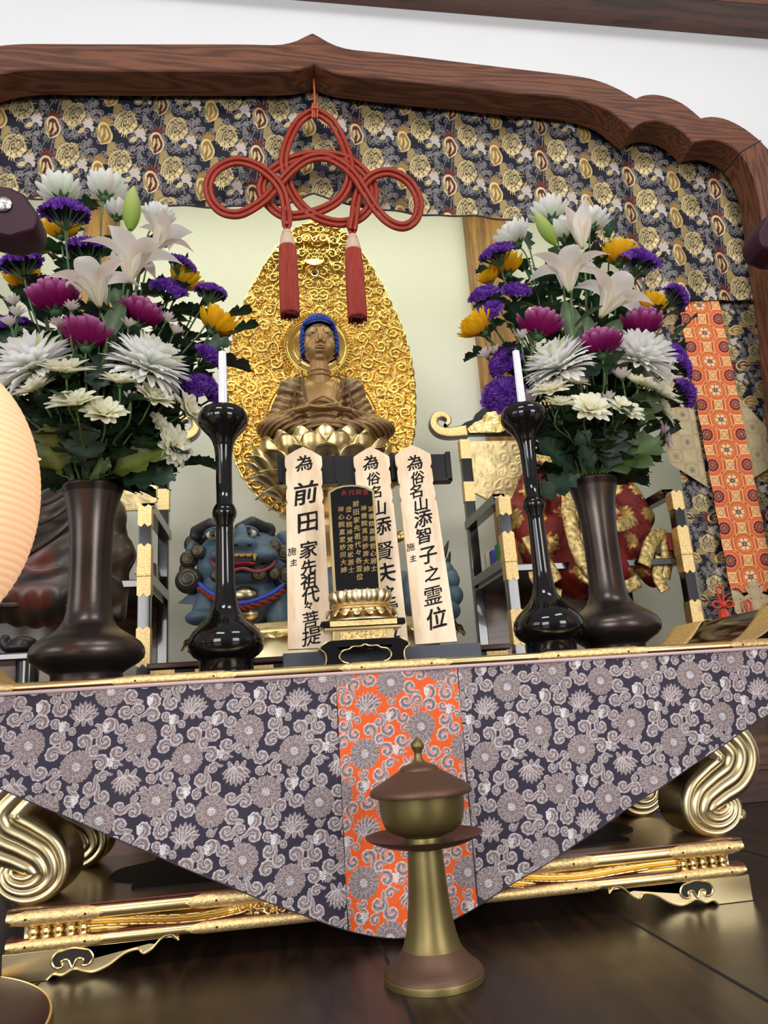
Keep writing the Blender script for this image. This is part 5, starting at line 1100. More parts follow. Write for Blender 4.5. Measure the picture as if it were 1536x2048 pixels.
# ---- blue lion
def lion():
    Y = 2.28; k = .0015; t = thing('guardian_lion', 'blue-grey carved lion with bared gold teeth and red rope collar', 'lion statue', P(640, 1243, Y))
    c = lambda x, y, d=0: P(x, y, Y) + np.array([0, d * k, 0]); e = lambda a, b, d: (a * k, d * k, b * k)
    BL = mat('blue_grey_paint', S((78, 98, 112)), .5, 0, var=.3, vscale=10, rvar=.1); MN = mat('dark_mane_paint', S((54, 52, 52)), .45, .1, var=.3, vscale=14)
    m = MB(); m.sphere(c(486, 1116, -20), e(88, 58, 66), 32, 20); m.sphere(c(492, 1125, -62), e(66, 28, 40), 28, 16); m.sphere(c(489, 1092, -72), e(18, 30, 22), 20, 12)
    m.sphere(c(490, 1108, -96), e(27, 13, 20), 20, 12); m.sphere(c(474, 1112, -98), e(10, 9, 12), 14, 10); m.sphere(c(506, 1112, -98), e(10, 9, 12), 14, 10)
    m.sphere(c(458, 1128, -76), e(34, 13, 26), 20, 12); m.sphere(c(524, 1128, -76), e(34, 13, 26), 20, 12)
    m.sphere(c(490, 1163, -44), e(62, 17, 46), 24, 14); m.sphere(c(430, 1140, -24), e(34, 34, 40), 20, 12); m.sphere(c(548, 1140, -24), e(34, 34, 40), 20, 12)
    m.sphere(c(500, 1200, -6), e(78, 50, 58), 24, 16); m.sphere(c(470, 1235, -6), e(70, 30, 56), 24, 16)
    capsule(m, c(430, 1190, -30), c(412, 1236, -52), 30 * k, 24 * k); m.sphere(c(408, 1244, -66), e(30, 15, 34), 20, 12); capsule(m, c(548, 1200, -30), c(556, 1240, -50), 26 * k, 22 * k)
    m.sphere(c(690, 1180, 60), e(190, 60, 80), 40, 20); m.sphere(c(860, 1190, 40), e(52, 56, 70), 24, 16); m.sphere(c(880, 1222, 0), e(44, 24, 50), 20, 12); m.sphere(c(893, 1150, 30), e(30, 34, 40), 20, 12)
    V, N, F = fuse(m, .0062, 4)
    X = (V[:, 0] - c(490, 1100)[0]) / k; Z = (V[:, 2] - c(490, 1100)[2]) / k
    V = V + N * (1.6 * k * np.sin(X * .16 + 3 * np.sin(Z * .05)) * sstep(80, 120, X))[:, None]
    skin(V, F, 'body', BL, t)
    mouth = [(425, 1124), (455, 1129), (490, 1132), (525, 1128), (549, 1122), (540, 1144), (518, 1158), (490, 1154), (462, 1158), (440, 1148)]
    m = MB(); pl = [XZ(x, y, Y) for x, y in mouth]; dm = lambda x: (abs(x - c(490, 1100)[0]) / k) ** 2 * .0095 * k
    m.prism(pl, 0, .03, T=lambda V: np.stack([V[:, 0], V[:, 1] + Y - 101 * k + (np.abs(V[:, 0] - c(490, 1100)[0]) / k) ** 2 * .0085 * k, V[:, 2]], 1)); mo = m.build('mouth_cavity', mat('mouth_dark', S((44, 24, 20)), .5), t, smooth=0)
    m = MB(); dd = lambda x: -104 + (abs(x - 490)) ** 2 * .0085
    m.tube(catmull([c(x, y, dd(x)) for x, y in ((424, 1126), (440, 1150), (462, 1161), (490, 1156), (518, 1161), (544, 1146), (552, 1123))], 6), 3.4 * k, 8); m.build('lower_lip', mat('pink_lip', S((150, 68, 78)), .45), t)
    m = MB(); m.sphere(c(486, 1148, -100), e(30, 5, 12), 18, 8); m.build('tongue', mat('red_tongue', S((150, 24, 44)), .35), t)
    TG = mat('gold_teeth', S((206, 166, 92)), .35, .7)
    for x, w_, h in ((445, 5, 9), (456, 5, 14), (466, 6, 6), (477, 6.5, 6), (489, 6.5, 6), (501, 6.5, 6), (512, 5, 14), (522, 6, 6), (534, 5, 6)):
        m = MB(); p = c(x, 1129 - abs(x - 490) * .03, dd(x) - 3); m.add([p + np.array([a * w_ * k, b * k, -cc * k]) for a, b, cc in ((-1, 0, 0), (1, 0, 0), (1, 8, 0), (-1, 8, 0), (-.7 if h < 10 else -.1, 0, h), (.7 if h < 10 else .1, 0, h), (.7 if h < 10 else .1, 8, h), (-.7 if h < 10 else -.1, 8, h))], [(0, 1, 5, 4), (1, 2, 6, 5), (2, 3, 7, 6), (3, 0, 4, 7), (0, 3, 2, 1), (4, 5, 6, 7)]); m.build('tooth', TG, t, smooth=30, bevel=.001)
    EW = mat('eye_white_paint', S((206, 200, 176)), .3, coat=.5); EB = mat('eye_black', (.01, .01, .01), .2)
    for x, y, s_ in ((434, 1088, -1), (501, 1085, 1)):
        m = MB(); p = c(x, y, -80); m.sphere(p, e(15, 9, 8), 18, 12); ey = m.build('eye', EW, t); m = MB(); m.sphere(c(x - 1, y, -88), e(4.5, 5, 2.5), 12, 8); m.build('pupil', EB, ey)
        m = MB(); m.tube([c(x - 1 + 6.5 * math.cos(a), y - 6.5 * math.sin(a), -87.5) for a in np.linspace(0, 2 * PI, 16, endpoint=False)], .9 * k, 6, closed=True); m.build('iris_ring', EB, ey)
        m = MB(); m.tube(catmull([c(x - s_ * 20, y + 3, -78), c(x - s_ * 6, y - 11, -86), c(x + s_ * 12, y - 8, -82), c(x + s_ * 20, y + 3, -70)], 5), 2.4 * k, 8); m.build('eyelid', BL, ey)
        m = MB(); capsule(m, c(x - s_ * 20, y - 14, -72), c(x + s_ * 6, y - 23, -76), 8 * k, 11 * k); capsule(m, c(x + s_ * 6, y - 23, -76), c(x + s_ * 38, y - 15, -50), 11 * k, 10 * k); m.sphere(c(x + s_ * 38, y - 8, -46), 12 * k, 14, 10); V, N, F = fuse(m, .003, 3); skin(V, F, 'brow', MN, t)
    for s_ in (-1, 1):
        m = MB(); m.sphere(c(490 + s_ * 13, 1113, -111), e(4.5, 3.2, 3), 10, 8); m.build('nostril', EB, t)
    def curl(x, y, r, d, s_=1):
        m = MB(); m.sphere(c(x, y, d), e(r, r, r * .8), 18, 12); o = m.build('mane_curl', MN, t); m = MB(); pth = curl_path(0, 0, 0, r * .7, 2.0, s_, tail=0)
        m.tube([c(x, y, d - r * .8 + .35 * (math.hypot(a, b) / r) ** 2 * r) + np.array([a * k, 0, b * k]) for a, b in pth], 1.1 * k, 6); m.build('spiral_line', mat('gilt_spiral', S((140, 120, 76)), .4, .5) if 'gilt_spiral' not in MATS else MATS['gilt_spiral'], o)
    for x, y, r, d in ((382, 1168, 26, -40), (382, 1126, 18, -34), (376, 1142, 15, -20), (402, 1116, 14, -60), (548, 1108, 14, -62), (566, 1118, 20, -48), (572, 1162, 26, -44), (390, 1092, 20, -16), (576, 1085, 20, -16), (440, 1166, 13, -80), (520, 1164, 15, -84), (548, 1160, 13, -70), (460, 1166, 12, -84), (404, 1076, 18, -30), (536, 1070, 16, -40)): curl(x, y, r, d, 1 if x < 490 else -1)
    for s_, x in ((-1, 398), (1, 566)):
        m = MB(); capsule(m, c(x, 1080, -20), c(x + s_ * 16, 1104, -26), 14 * k, 7 * k); capsule(m, c(x + s_ * 16, 1104, -26), c(x + s_ * 22, 1112, -26), 7 * k, 2 * k, 3); V, N, F = fuse(m, .003, 2); skin(V, F, 'ear', BL, t)
    m = MB(); m.add([c(358, 1210, -20), c(395, 1180, -30), c(410, 1216, -34), c(392, 1186, 0), c(372, 1208, -6)], [(0, 2, 1), (0, 1, 3), (0, 4, 2), (4, 3, 2), (0, 3, 4), (1, 2, 3)]); m.build('mane_tuft', BL, t, smooth=60)
    m = MB(); m.tube(catmull([c(x, y, d) for x, y, d in ((404, 1176, -52), (430, 1198, -70), (470, 1216, -80), (500, 1216, -82), (540, 1200, -74), (566, 1180, -60))], 8), 4.2 * k, 10); m.build('collar_band', mat('bright_blue_band', S((52, 84, 200)), .5), t)
    m = MB()
    for ph in (0, PI):
        base = catmull([c(x, y, d) for x, y, d in ((402, 1184, -52), (430, 1207, -72), (470, 1226, -83), (500, 1226, -85), (540, 1211, -76), (568, 1190, -62))], 20)
        m.tube([p + np.array([0, math.cos(i * .42 + ph) * 3.2 * k, math.sin(i * .42 + ph) * 3.2 * k]) for i, p in enumerate(base)], 3.6 * k, 8)
    m.build('rope_collar', mat('red_rope', S((120, 40, 28)), .6, bump=.4, bscale=300), t)
    m = MB(); m.sphere(c(492, 1200, -62), e(26, 18, 16), 20, 10); m.sphere(c(490, 1236, -54), e(32, 18, 18), 20, 10); m.build('chest_plate', GOLDD, t)
    for pts in (((884, 1128, 30, 18), (894, 1100, 26, 12), (902, 1076, 24, 2)), ((892, 1140, 20, 16), (900, 1118, 16, 10), (903, 1100, 14, 2)), ((880, 1120, 40, 14), (884, 1092, 40, 8), (892, 1080, 40, 2))):
        m = MB(); A = catmull([c(p[0], p[1], p[2]) for p in pts], 6); m.tube(A, np.interp(np.arange(len(A)), [0, 6, 12], [p[3] * k * .8 for p in pts]), 10, flat=.6); m.build('tail_flame', MN, t)
    for x, y, r in ((900, 1160, 22), (905, 1190, 24), (900, 1218, 22), (870, 1150, 20)):
        m = MB(); m.sphere(c(x, y, 6), e(r, r, r), 18, 12); m.build('haunch_curl', BL, t)
    # gilt base
    b = thing('lion_pedestal', 'gilt oval pedestal with turned-down petals under the blue lion', 'pedestal', (P(650, 1300, 2.34)[0], 2.34, ZP), )
    x = P(652, 1250, 2.34)[0]; zq = lambda py: P(652, py, 2.0)[2]; z0 = P(500, 1262, 2.05)[2]
    Yp = 2.34; W_ = (P(955, 1250, 2.2)[0] - P(370, 1250, 2.2)[0]) / 2; el = lambda V: V * np.array([1, .62, 1]) + np.array([x, Yp, 0])
    zt = P(600, 1240, 2.1)[2]
    m = MB(); m.lathe([(W_ * .93, zt - .038), (W_, zt - .034), (W_ * 1.01, zt - .026), (W_, zt - .018), (W_ * .97, zt - .016), (W_ * .96, zt - .002), (W_ * .94, zt), (.01, zt)], (0, 0, 0), 96, T=el); m.build('top_tray', GOLD, b)
    m = MB(); petal_ring(m, (0, 0, 0), W_ * .82, 26, .115, .085, 1.7, T=lambda V: el(V) + np.array([0, 0, zt - .036]), thick=.3); m.build('petal_skirt', GOLDC, b)
    m = MB(); m.lathe([(W_ * .86, ZP + .05), (W_ * .84, zt - .09), (W_ * .8, zt - .034)], (0, 0, 0), 64, T=el); m.build('core', GOLDD, b)
    m = MB(); m.box(x - W_ * 1.12, x + W_ * 1.12, Yp - .34, Yp + .34, ZP, ZP + .05 + (zt - .10 - ZP - .05) * .0 + .0); m.box(x - W_ * 1.12, x + W_ * 1.12, Yp - .30, Yp + .30, ZP, zt - .115); m.build('plinth', LACQ2, b, smooth=0, bevel=.004)
    m = MB(); m.box(x - W_ * 1.14, x + W_ * 1.14, Yp - .31, Yp + .31, zt - .115, zt - .10); m.build('plinth_cap', mat('dark_red_lacquer', S((60, 26, 20)), .25, coat=.5), b, smooth=0, bevel=.003)
    for s_, q in ((-1, x - W_ * .62), (1, x + W_ * .62)):
        m = MB(); m.box(q - .10, q + .10, Yp - .303, Yp - .295, zt - .175, zt - .12); m.build('plinth_fitting', ENGR, b, smooth=0)
        m = MB(); e0 = x + s_ * W_ * 1.12; m.box(min(e0, e0 - s_ * .06), max(e0, e0 - s_ * .06), Yp - .304, Yp - .296, zt - .18, zt - .118); m.build('corner_fitting', ENGR, b, smooth=0)
lion()
# ------------------------------------------------------------------ lacquer thrones with seated figures, either side of the lion
def engraved_panel(name, poly, y, parent, M_=None):
    T = ENG_T; return relief(name, poly, y, .0022, lambda X, Z: T.sample(X / .30, Z / .30)[1], M_ or PANG, parent, .0013)
ENG_T = scroll_field(260, 260, 700, 31, (13, 26))
PANG = mat('pale_gilt_panel', (.70, .55, .28), .45, .8, var=.25, vscale=30)
def throne_chair(sg, label):
    mx = lambda x: x if sg > 0 else 2 * AX - x
    xf0, xf1 = XZ(1020, 1100, 2.15)[0], XZ(1378, 1130, 2.15)[0]; YF, YB_ = 2.17, 2.58
    xc = (xf0 + xf1) / 2; t = thing('throne_chair', label, 'chair', (mx(xc), (YF + YB_) / 2, ZP), 'black and gold throne chairs')
    zf = lambda y: P(1020, y, YF)[2]; zb = lambda y: P(935, y, YB_)[2]
    def bx(m, x0, x1, y0, y1, z0, z1): a, b = sorted((mx(x0), mx(x1))); m.box(a, b, y0, y1, z0, z1)
    w = .017; zarm = zf(995); zs = zf(1118)
    for x in (xf0, xf1):
        e = 1 if x == xf0 else -1
        m = MB(); bx(m, x - w, x + w, YF - w, YF + w, ZP, zarm - .03); m.build('front_leg', LACQ2, t, smooth=0, bevel=.003)
        m = MB(); V = catmull([(mx(x), YF, zarm - .04), (mx(x), YF + .003, zarm - .015), (mx(x), YF + .03, zarm + .006), (mx(x), YF + .12, zarm + .008), (mx(x), YB_, zarm + .012)], 6)
        G = np.array([[(p[0] + a * w * 1.05, p[1] + (b * w if i < 12 else 0), p[2] + (b * w * .9 if i >= 9 else b * w * .3)) for a, b in ((-1, -1), (1, -1), (1, 1), (-1, 1))] for i, p in enumerate(V)]); m.grid(G, closed_u=True); m.build('armrest', LACQ2, t, smooth=30, bevel=.002)
        xb = x + e * .008
        m = MB(); bx(m, xb - w, xb + w, YB_ - w, YB_ + w, ZP, zb(884)); m.build('back_post', LACQ2, t, smooth=0, bevel=.003)
        m = MB(); bx(m, x - w * .7, x + w * .7, YF, YB_, zs - .02, zs + .012); m.build('side_rail', LACQ2, t, smooth=0, bevel=.002)
        for (za, zb_) in ((zf(1160), zf(1068)), (zf(1290), zf(1222)), (zf(1030), zf(996))):       # gilt fittings with notched ends
            m = MB(); a = w + .0016; zz = [(-a, za), (-a * .5, za - .006), (0, za + .004), (a * .5, za - .006), (a, za), (a, zb_), (a * .5, zb_ + .006), (0, zb_ - .004), (-a * .5, zb_ + .006), (-a, zb_)]
            m.prism([(mx(x) + q[0], q[1]) for q in zz], YF - w - .0025, YF + w + .001); m.build('leg_fitting', ENGR, t, smooth=0)
        m = MB(); bx(m, x - w - .003, x + w + .003, YF - w - .005, YF + w + .003, zs - .012, zs + .016); m.build('collar_fitting', ENGR, t, smooth=0, bevel=.002)
        for (za, zb_) in ((zb(1005), zb(966)), (zb(920), zb(882))):
            m = MB(); bx(m, xb - w - .002, xb + w + .002, YB_ - w - .002, YB_ + w, za, zb_); m.build('post_fitting', ENGR, t, smooth=0)
    # seat and front rail, panel between
    m = MB(); bx(m, xf0, xf1, YF + .02, YB_, zs - .035, zs - .012); m.build('seat', LACQ2, t, smooth=0, bevel=.003)
    m = MB(); bx(m, xf0, xf1, YB_ - .01, YB_ + .008, ZP + .02, zs - .03); m.build('rear_panel', WOODW, t, smooth=0)
    # back panel and crest rail
    px0, px1 = xf0 + .03, xf1 - .03; xm = (px0 + px1) / 2; h0, h1 = zb(1003), zb(884)
    poly = [(px0, h1), (px1, h1), (px1, h0 + .03), (px1 - .05, h0), (px0 + .05, h0), (px0, h0 + .03)]
    engraved_panel('back_panel', [(mx(a), b) for a, b in poly], YB_ - .008, t); m = MB(); m.prism([(mx(a), b) for a, b in poly], YB_ - .007, YB_ + .004); m.build('panel_backing', PANG, t, smooth=0)
    zc_ = zb(872); Wd = (xf1 - xf0) / 2 + .012
    crest = [(-Wd, 0), (Wd, 0), (Wd + .01, .02), (Wd - .03, .05), (Wd - .06, .06), (Wd - .07, .08), (Wd - .10, .105), (Wd - .14, .115), (.06, .15), (0, .16)]
    crest = crest + [(-a, b) for a, b in crest[::-1][1:-2]]
    m = MB(); m.prism([(mx(xm) + a, zc_ + b) for a, b in crest], YB_ - .016, YB_ + .014); m.build('crest_rail', LACQ2, t, smooth=30, bevel=.003)
    inner = [(a * .86, .006 + b * .86) for a, b in crest]; engraved_panel('crest_plate', [(mx(xm) + a, zc_ + b) for a, b in inner], YB_ - .0175, t, GOLDC)
    for e in (-1, 1):                                          # scroll ends
        c0 = (mx(xm) + e * (Wd + .052), zc_ + .045); pth = [(c0[0] + e * a, c0[1] + b) for a, b in [(-.085, -.03), (-.05, -.034), (-.01, -.036), (.022, -.026), (.038, 0), (.030, .026), (.006, .036), (-.016, .026), (-.020, .008), (-.008, -.004)]]
        A = catmull(pth, 6); m = MB(); r_ = np.interp(np.arange(len(A)), [0, 12, 30, len(A)], [.024, .020, .014, .007]); d = np.gradient(A, axis=0); d /= np.linalg.norm(d, axis=1)[:, None]
        G = [[(p[0] - q[1] * s_ * rr, y_, p[1] + q[0] * s_ * rr) for s_, y_ in ((-1, YB_ - .016), (1, YB_ - .016), (1, YB_ + .014), (-1, YB_ + .014))] for p, q, rr in zip(A, d, r_)]
        m.grid(np.array(G), closed_u=True); m.build('scroll_end', LACQ2, t, smooth=30)
        G = [[(p[0] - q[1] * s_ * rr, YB_ - .0175, p[1] + q[0] * s_ * rr) for s_ in (-.86, -.4, 0, .4, .86)] for p, q, rr in zip(A, d, r_)]
        m = MB(); m.grid(np.array(G)); m.build('scroll_plate', ENGR, t, solid=.002)
    # five-colour cloth strips standing on the side rail
    cols = [S((60, 96, 52)), S((196, 186, 160)), S((128, 62, 46)), S((62, 66, 140)), S((200, 196, 186)), S((54, 104, 60)), S((188, 150, 84)), S((214, 206, 196)), S((158, 60, 54))]
    for sd, x in (('inner', xf0 + .024), ('outer', xf1 - .024)):
        for i, cc in enumerate(cols):
            if sd == 'outer' and i < 5: continue
            y1 = YF + .33 - i * .034; nm = 'strip_%d' % i; M_ = MATS.get(nm) or mat(nm, cc, .8)
            m = MB(); a, b = mx(x) - .004, mx(x) + .004
            m.box(a - .012 * (i % 2), b + .012, y1 - .032, y1, zs + .012, zs + .012 + .062 + .006 * math.sin(i * 1.3)); o = m.build('coloured_strip', M_, t, smooth=0, bevel=.0015); o['label'] = ['green', 'cream', 'brown', 'blue', 'white', 'green', 'ochre', 'white', 'red'][i] + ' cloth strip on the side rail'
    return t, xc, zs
tr, XCR, ZS = throne_chair(1, 'black lacquer throne with gold back panel behind the right vase')
tl, _, _ = throne_chair(-1, 'black lacquer throne with gold fittings behind the left vase')

def robed_figure_right():
    Y = 2.34; k = .00158; t = thing('seated_figure', 'statue of a person seated in red robes with gold dragons and gilt-edged sleeves', 'statue', (XCR, Y, ZS), )
    c = lambda x, y, d=0: P(x, y, Y) + np.array([0, d * k, 0]); e = lambda a, b, d: (a * k, d * k, b * k)
    m = MB(); m.sphere(c(1155, 1010, 20), e(90, 95, 60), 28, 18); m.sphere(c(1150, 1090, -20), e(118, 70, 80), 28, 18); m.sphere(c(1160, 1150, -50), e(90, 60, 60), 24, 14)
    capsule(m, c(1085, 955, 10), c(1045, 1040, -10), 40 * k, 44 * k); capsule(m, c(1225, 955, 10), c(1262, 1040, -10), 40 * k, 42 * k)
    capsule(m, c(1045, 1050, -20), c(1058, 1130, -50), 40 * k, 28 * k); capsule(m, c(1056, 1130, -60), c(1068, 1180, -70), 26 * k, 17 * k); capsule(m, c(1250, 1120, -55), c(1276, 1168, -62), 27 * k, 17 * k); m.sphere(c(1160, 1165, -84), e(62, 34, 40), 24, 14); capsule(m, c(1255, 1050, -20), c(1245, 1120, -50), 40 * k, 26 * k)
    m.sphere(c(1150, 930, 0), e(60, 46, 46), 24, 14)
    V, N, F = fuse(m, .0075, 5); X = (V[:, 0] - c(1150, 1000)[0]) / k; Z = (V[:, 2] - c(1150, 1000)[2]) / k
    V = V + N * (2.2 * k * np.sin(X * .11 + 2 * np.sin(Z * .03)) + 1.4 * k * np.sin(X * .05 + Z * .12))[:, None]
    red, gd, dk = np.array(S((126, 34, 30))), np.array(S((214, 180, 96))), np.array(S((74, 26, 24)))
    T = dragon_patch(); cc, z, mt = T.sample(X / 118 + .1, -Z / 124 + .35)
    m = MB(); m.cc = cc; m.add(V, F); o = m.build('robe', WEAVE, t, smooth=180, fixn=False)
    a = o.data.attributes.new('Met', 'FLOAT', 'POINT'); a.data.foreach_set('value', mt.astype(np.float32))
    GB = mat('gold_brocade_band', S((150, 108, 52)), .45, .55, var=.5, vscale=80, bump=.8, bscale=120, col2=S((240, 212, 140)))
    def band(pts, w_, nm='gilt_band', curl=.12):
        w_ = w_ * 1.15
        A = catmull([c(*p) for p in pts], 8); d = np.gradient(A, axis=0); d /= np.linalg.norm(d, axis=1)[:, None]; nn = np.cross(d, np.array([0, 1., 0])); nn /= np.linalg.norm(nn, axis=1)[:, None] + 1e-9
        G = [[p + q * s_ * w_ * k + np.array([0, -curl * w_ * k * (1 - s_ * s_), 0]) for s_ in np.linspace(-1, 1, 7)] for p, q in zip(A, nn)]; m = MB(); m.grid(np.array(G)); return m.build(nm, GB, t, smooth=80, fixn=False, solid=.0025)
    band([(1092, 935, -50), (1110, 958, -66), (1128, 972, -70), (1150, 962, -70), (1172, 930, -56)], 7, 'collar')
    band([(1068, 900, -20), (1088, 960, -64), (1105, 1010, -88), (1100, 1060, -110), (1112, 1130, -124), (1140, 1170, -120)], 13)
    band([(1118, 1040, -100), (1140, 1070, -112), (1190, 1078, -114), (1230, 1060, -96)], 11)
    band([(1028, 1092, -90), (1040, 1120, -96), (1062, 1150, -100), (1080, 1180, -96)], 12, 'sleeve_edge'); band([(1036, 1160, -96), (1040, 1176, -98), (1062, 1196, -100), (1088, 1204, -98)], 9, 'sleeve_edge')
    band([(1242, 1150, -104), (1256, 1110, -100), (1276, 1090, -90), (1292, 1096, -84), (1296, 1130, -80), (1290, 1170, -80)], 12, 'sleeve_edge'); band([(1284, 1130, -82), (1276, 1165, -84), (1290, 1196, -86)], 10, 'sleeve_edge')
    band([(1118, 1166, -116), (1150, 1186, -118), (1190, 1196, -116), (1230, 1180, -110)], 11, 'robe_hem')
    SKN = mat('flesh_paint', S((206, 164, 136)), .5)
    m = MB(); capsule(m, c(1112, 950, -46), c(1120, 900, -20), 24 * k, 22 * k); m.sphere(c(1122, 862, -24), e(40, 50, 42), 24, 18); m.sphere(c(1118, 870, -64), e(7, 10, 9), 12, 8); m.sphere(c(1118, 888, -56), e(13, 4, 6), 12, 8)
    for s_ in (-1, 1): m.sphere(c(1122 + s_ * 41, 866, -14), e(7, 16, 10), 12, 8)
    V, N, F = fuse(m, .005, 3); skin(V, F, 'head', SKN, t)
    m = MB(); m.sphere(c(1124, 835, -16), e(44, 36, 44), 24, 14); m.build('black_cap', LACQ2, t)
    FT = MATS['painted_feature']
    for s_ in (-1, 1): m = MB(); m.tube(catmull([c(1120 + s_ * 8, 860, -64), c(1120 + s_ * 17, 857, -62), c(1120 + s_ * 26, 860, -56)], 4), 1.6 * k, 6); m.build('eye', FT, t)
    for hx, s_ in ((1150, -1), (1186, 1)):                     # hands in the lap, mostly behind the vase
        m = MB(); m.sphere(c(hx, 1050, -100), e(14, 9, 12), 14, 10)
        for j in range(4): capsule(m, c(hx - s_ * 6, 1044 + j * 5, -108), c(hx - s_ * 26, 1048 + j * 5, -112), 4 * k, 3 * k, 5)
        capsule(m, c(hx, 1042, -106), c(hx - s_ * 14, 1034, -110), 4.5 * k, 3.4 * k, 5); V, N, F = fuse(m, .003, 2); skin(V, F, 'hand', SKN, t)
def dragon_patch():
    W, H = 300, 316; T = Tile(W, H, S((118, 32, 28))); R_ = random.Random(4); gd, g2, dk = S((222, 190, 112)), S((180, 140, 74)), S((70, 24, 26))
    for _ in range(46):
        x, y = R_.uniform(0, W), R_.uniform(0, H); T.stroke(curl_path(x, y, R_.uniform(0, 6), 9, 1.2, R_.choice((-1, 1)), tail=.6), 2.2, dk, .3)
    for (x0, y0, r) in ((70, 70, 52), (222, 226, 52), (226, 66, 34), (72, 224, 32)):
        for j in range(24):
            a = 2 * PI * j / 16 + R_.uniform(-.15, .15); p = np.array([x0 + r * .55 * math.cos(a), y0 + r * .5 * math.sin(a)]); q = p + np.array([math.cos(a + .7), math.sin(a + .7)]) * r * R_.uniform(.5, .95)
            T.stroke([p, (p + q) / 2 + 4, q], [8, 5.5, 2], gd if j % 2 else g2, .9, .7)
        T.stroke(curl_path(x0, y0, 1, r * .7, 1.5, 1, tail=0), 9, gd, 1, .7); T.stroke(curl_path(x0, y0, 1, r * .7, 1.5, 1, tail=0), 2, g2, .8, .5)
    return T
robed_figure_right()

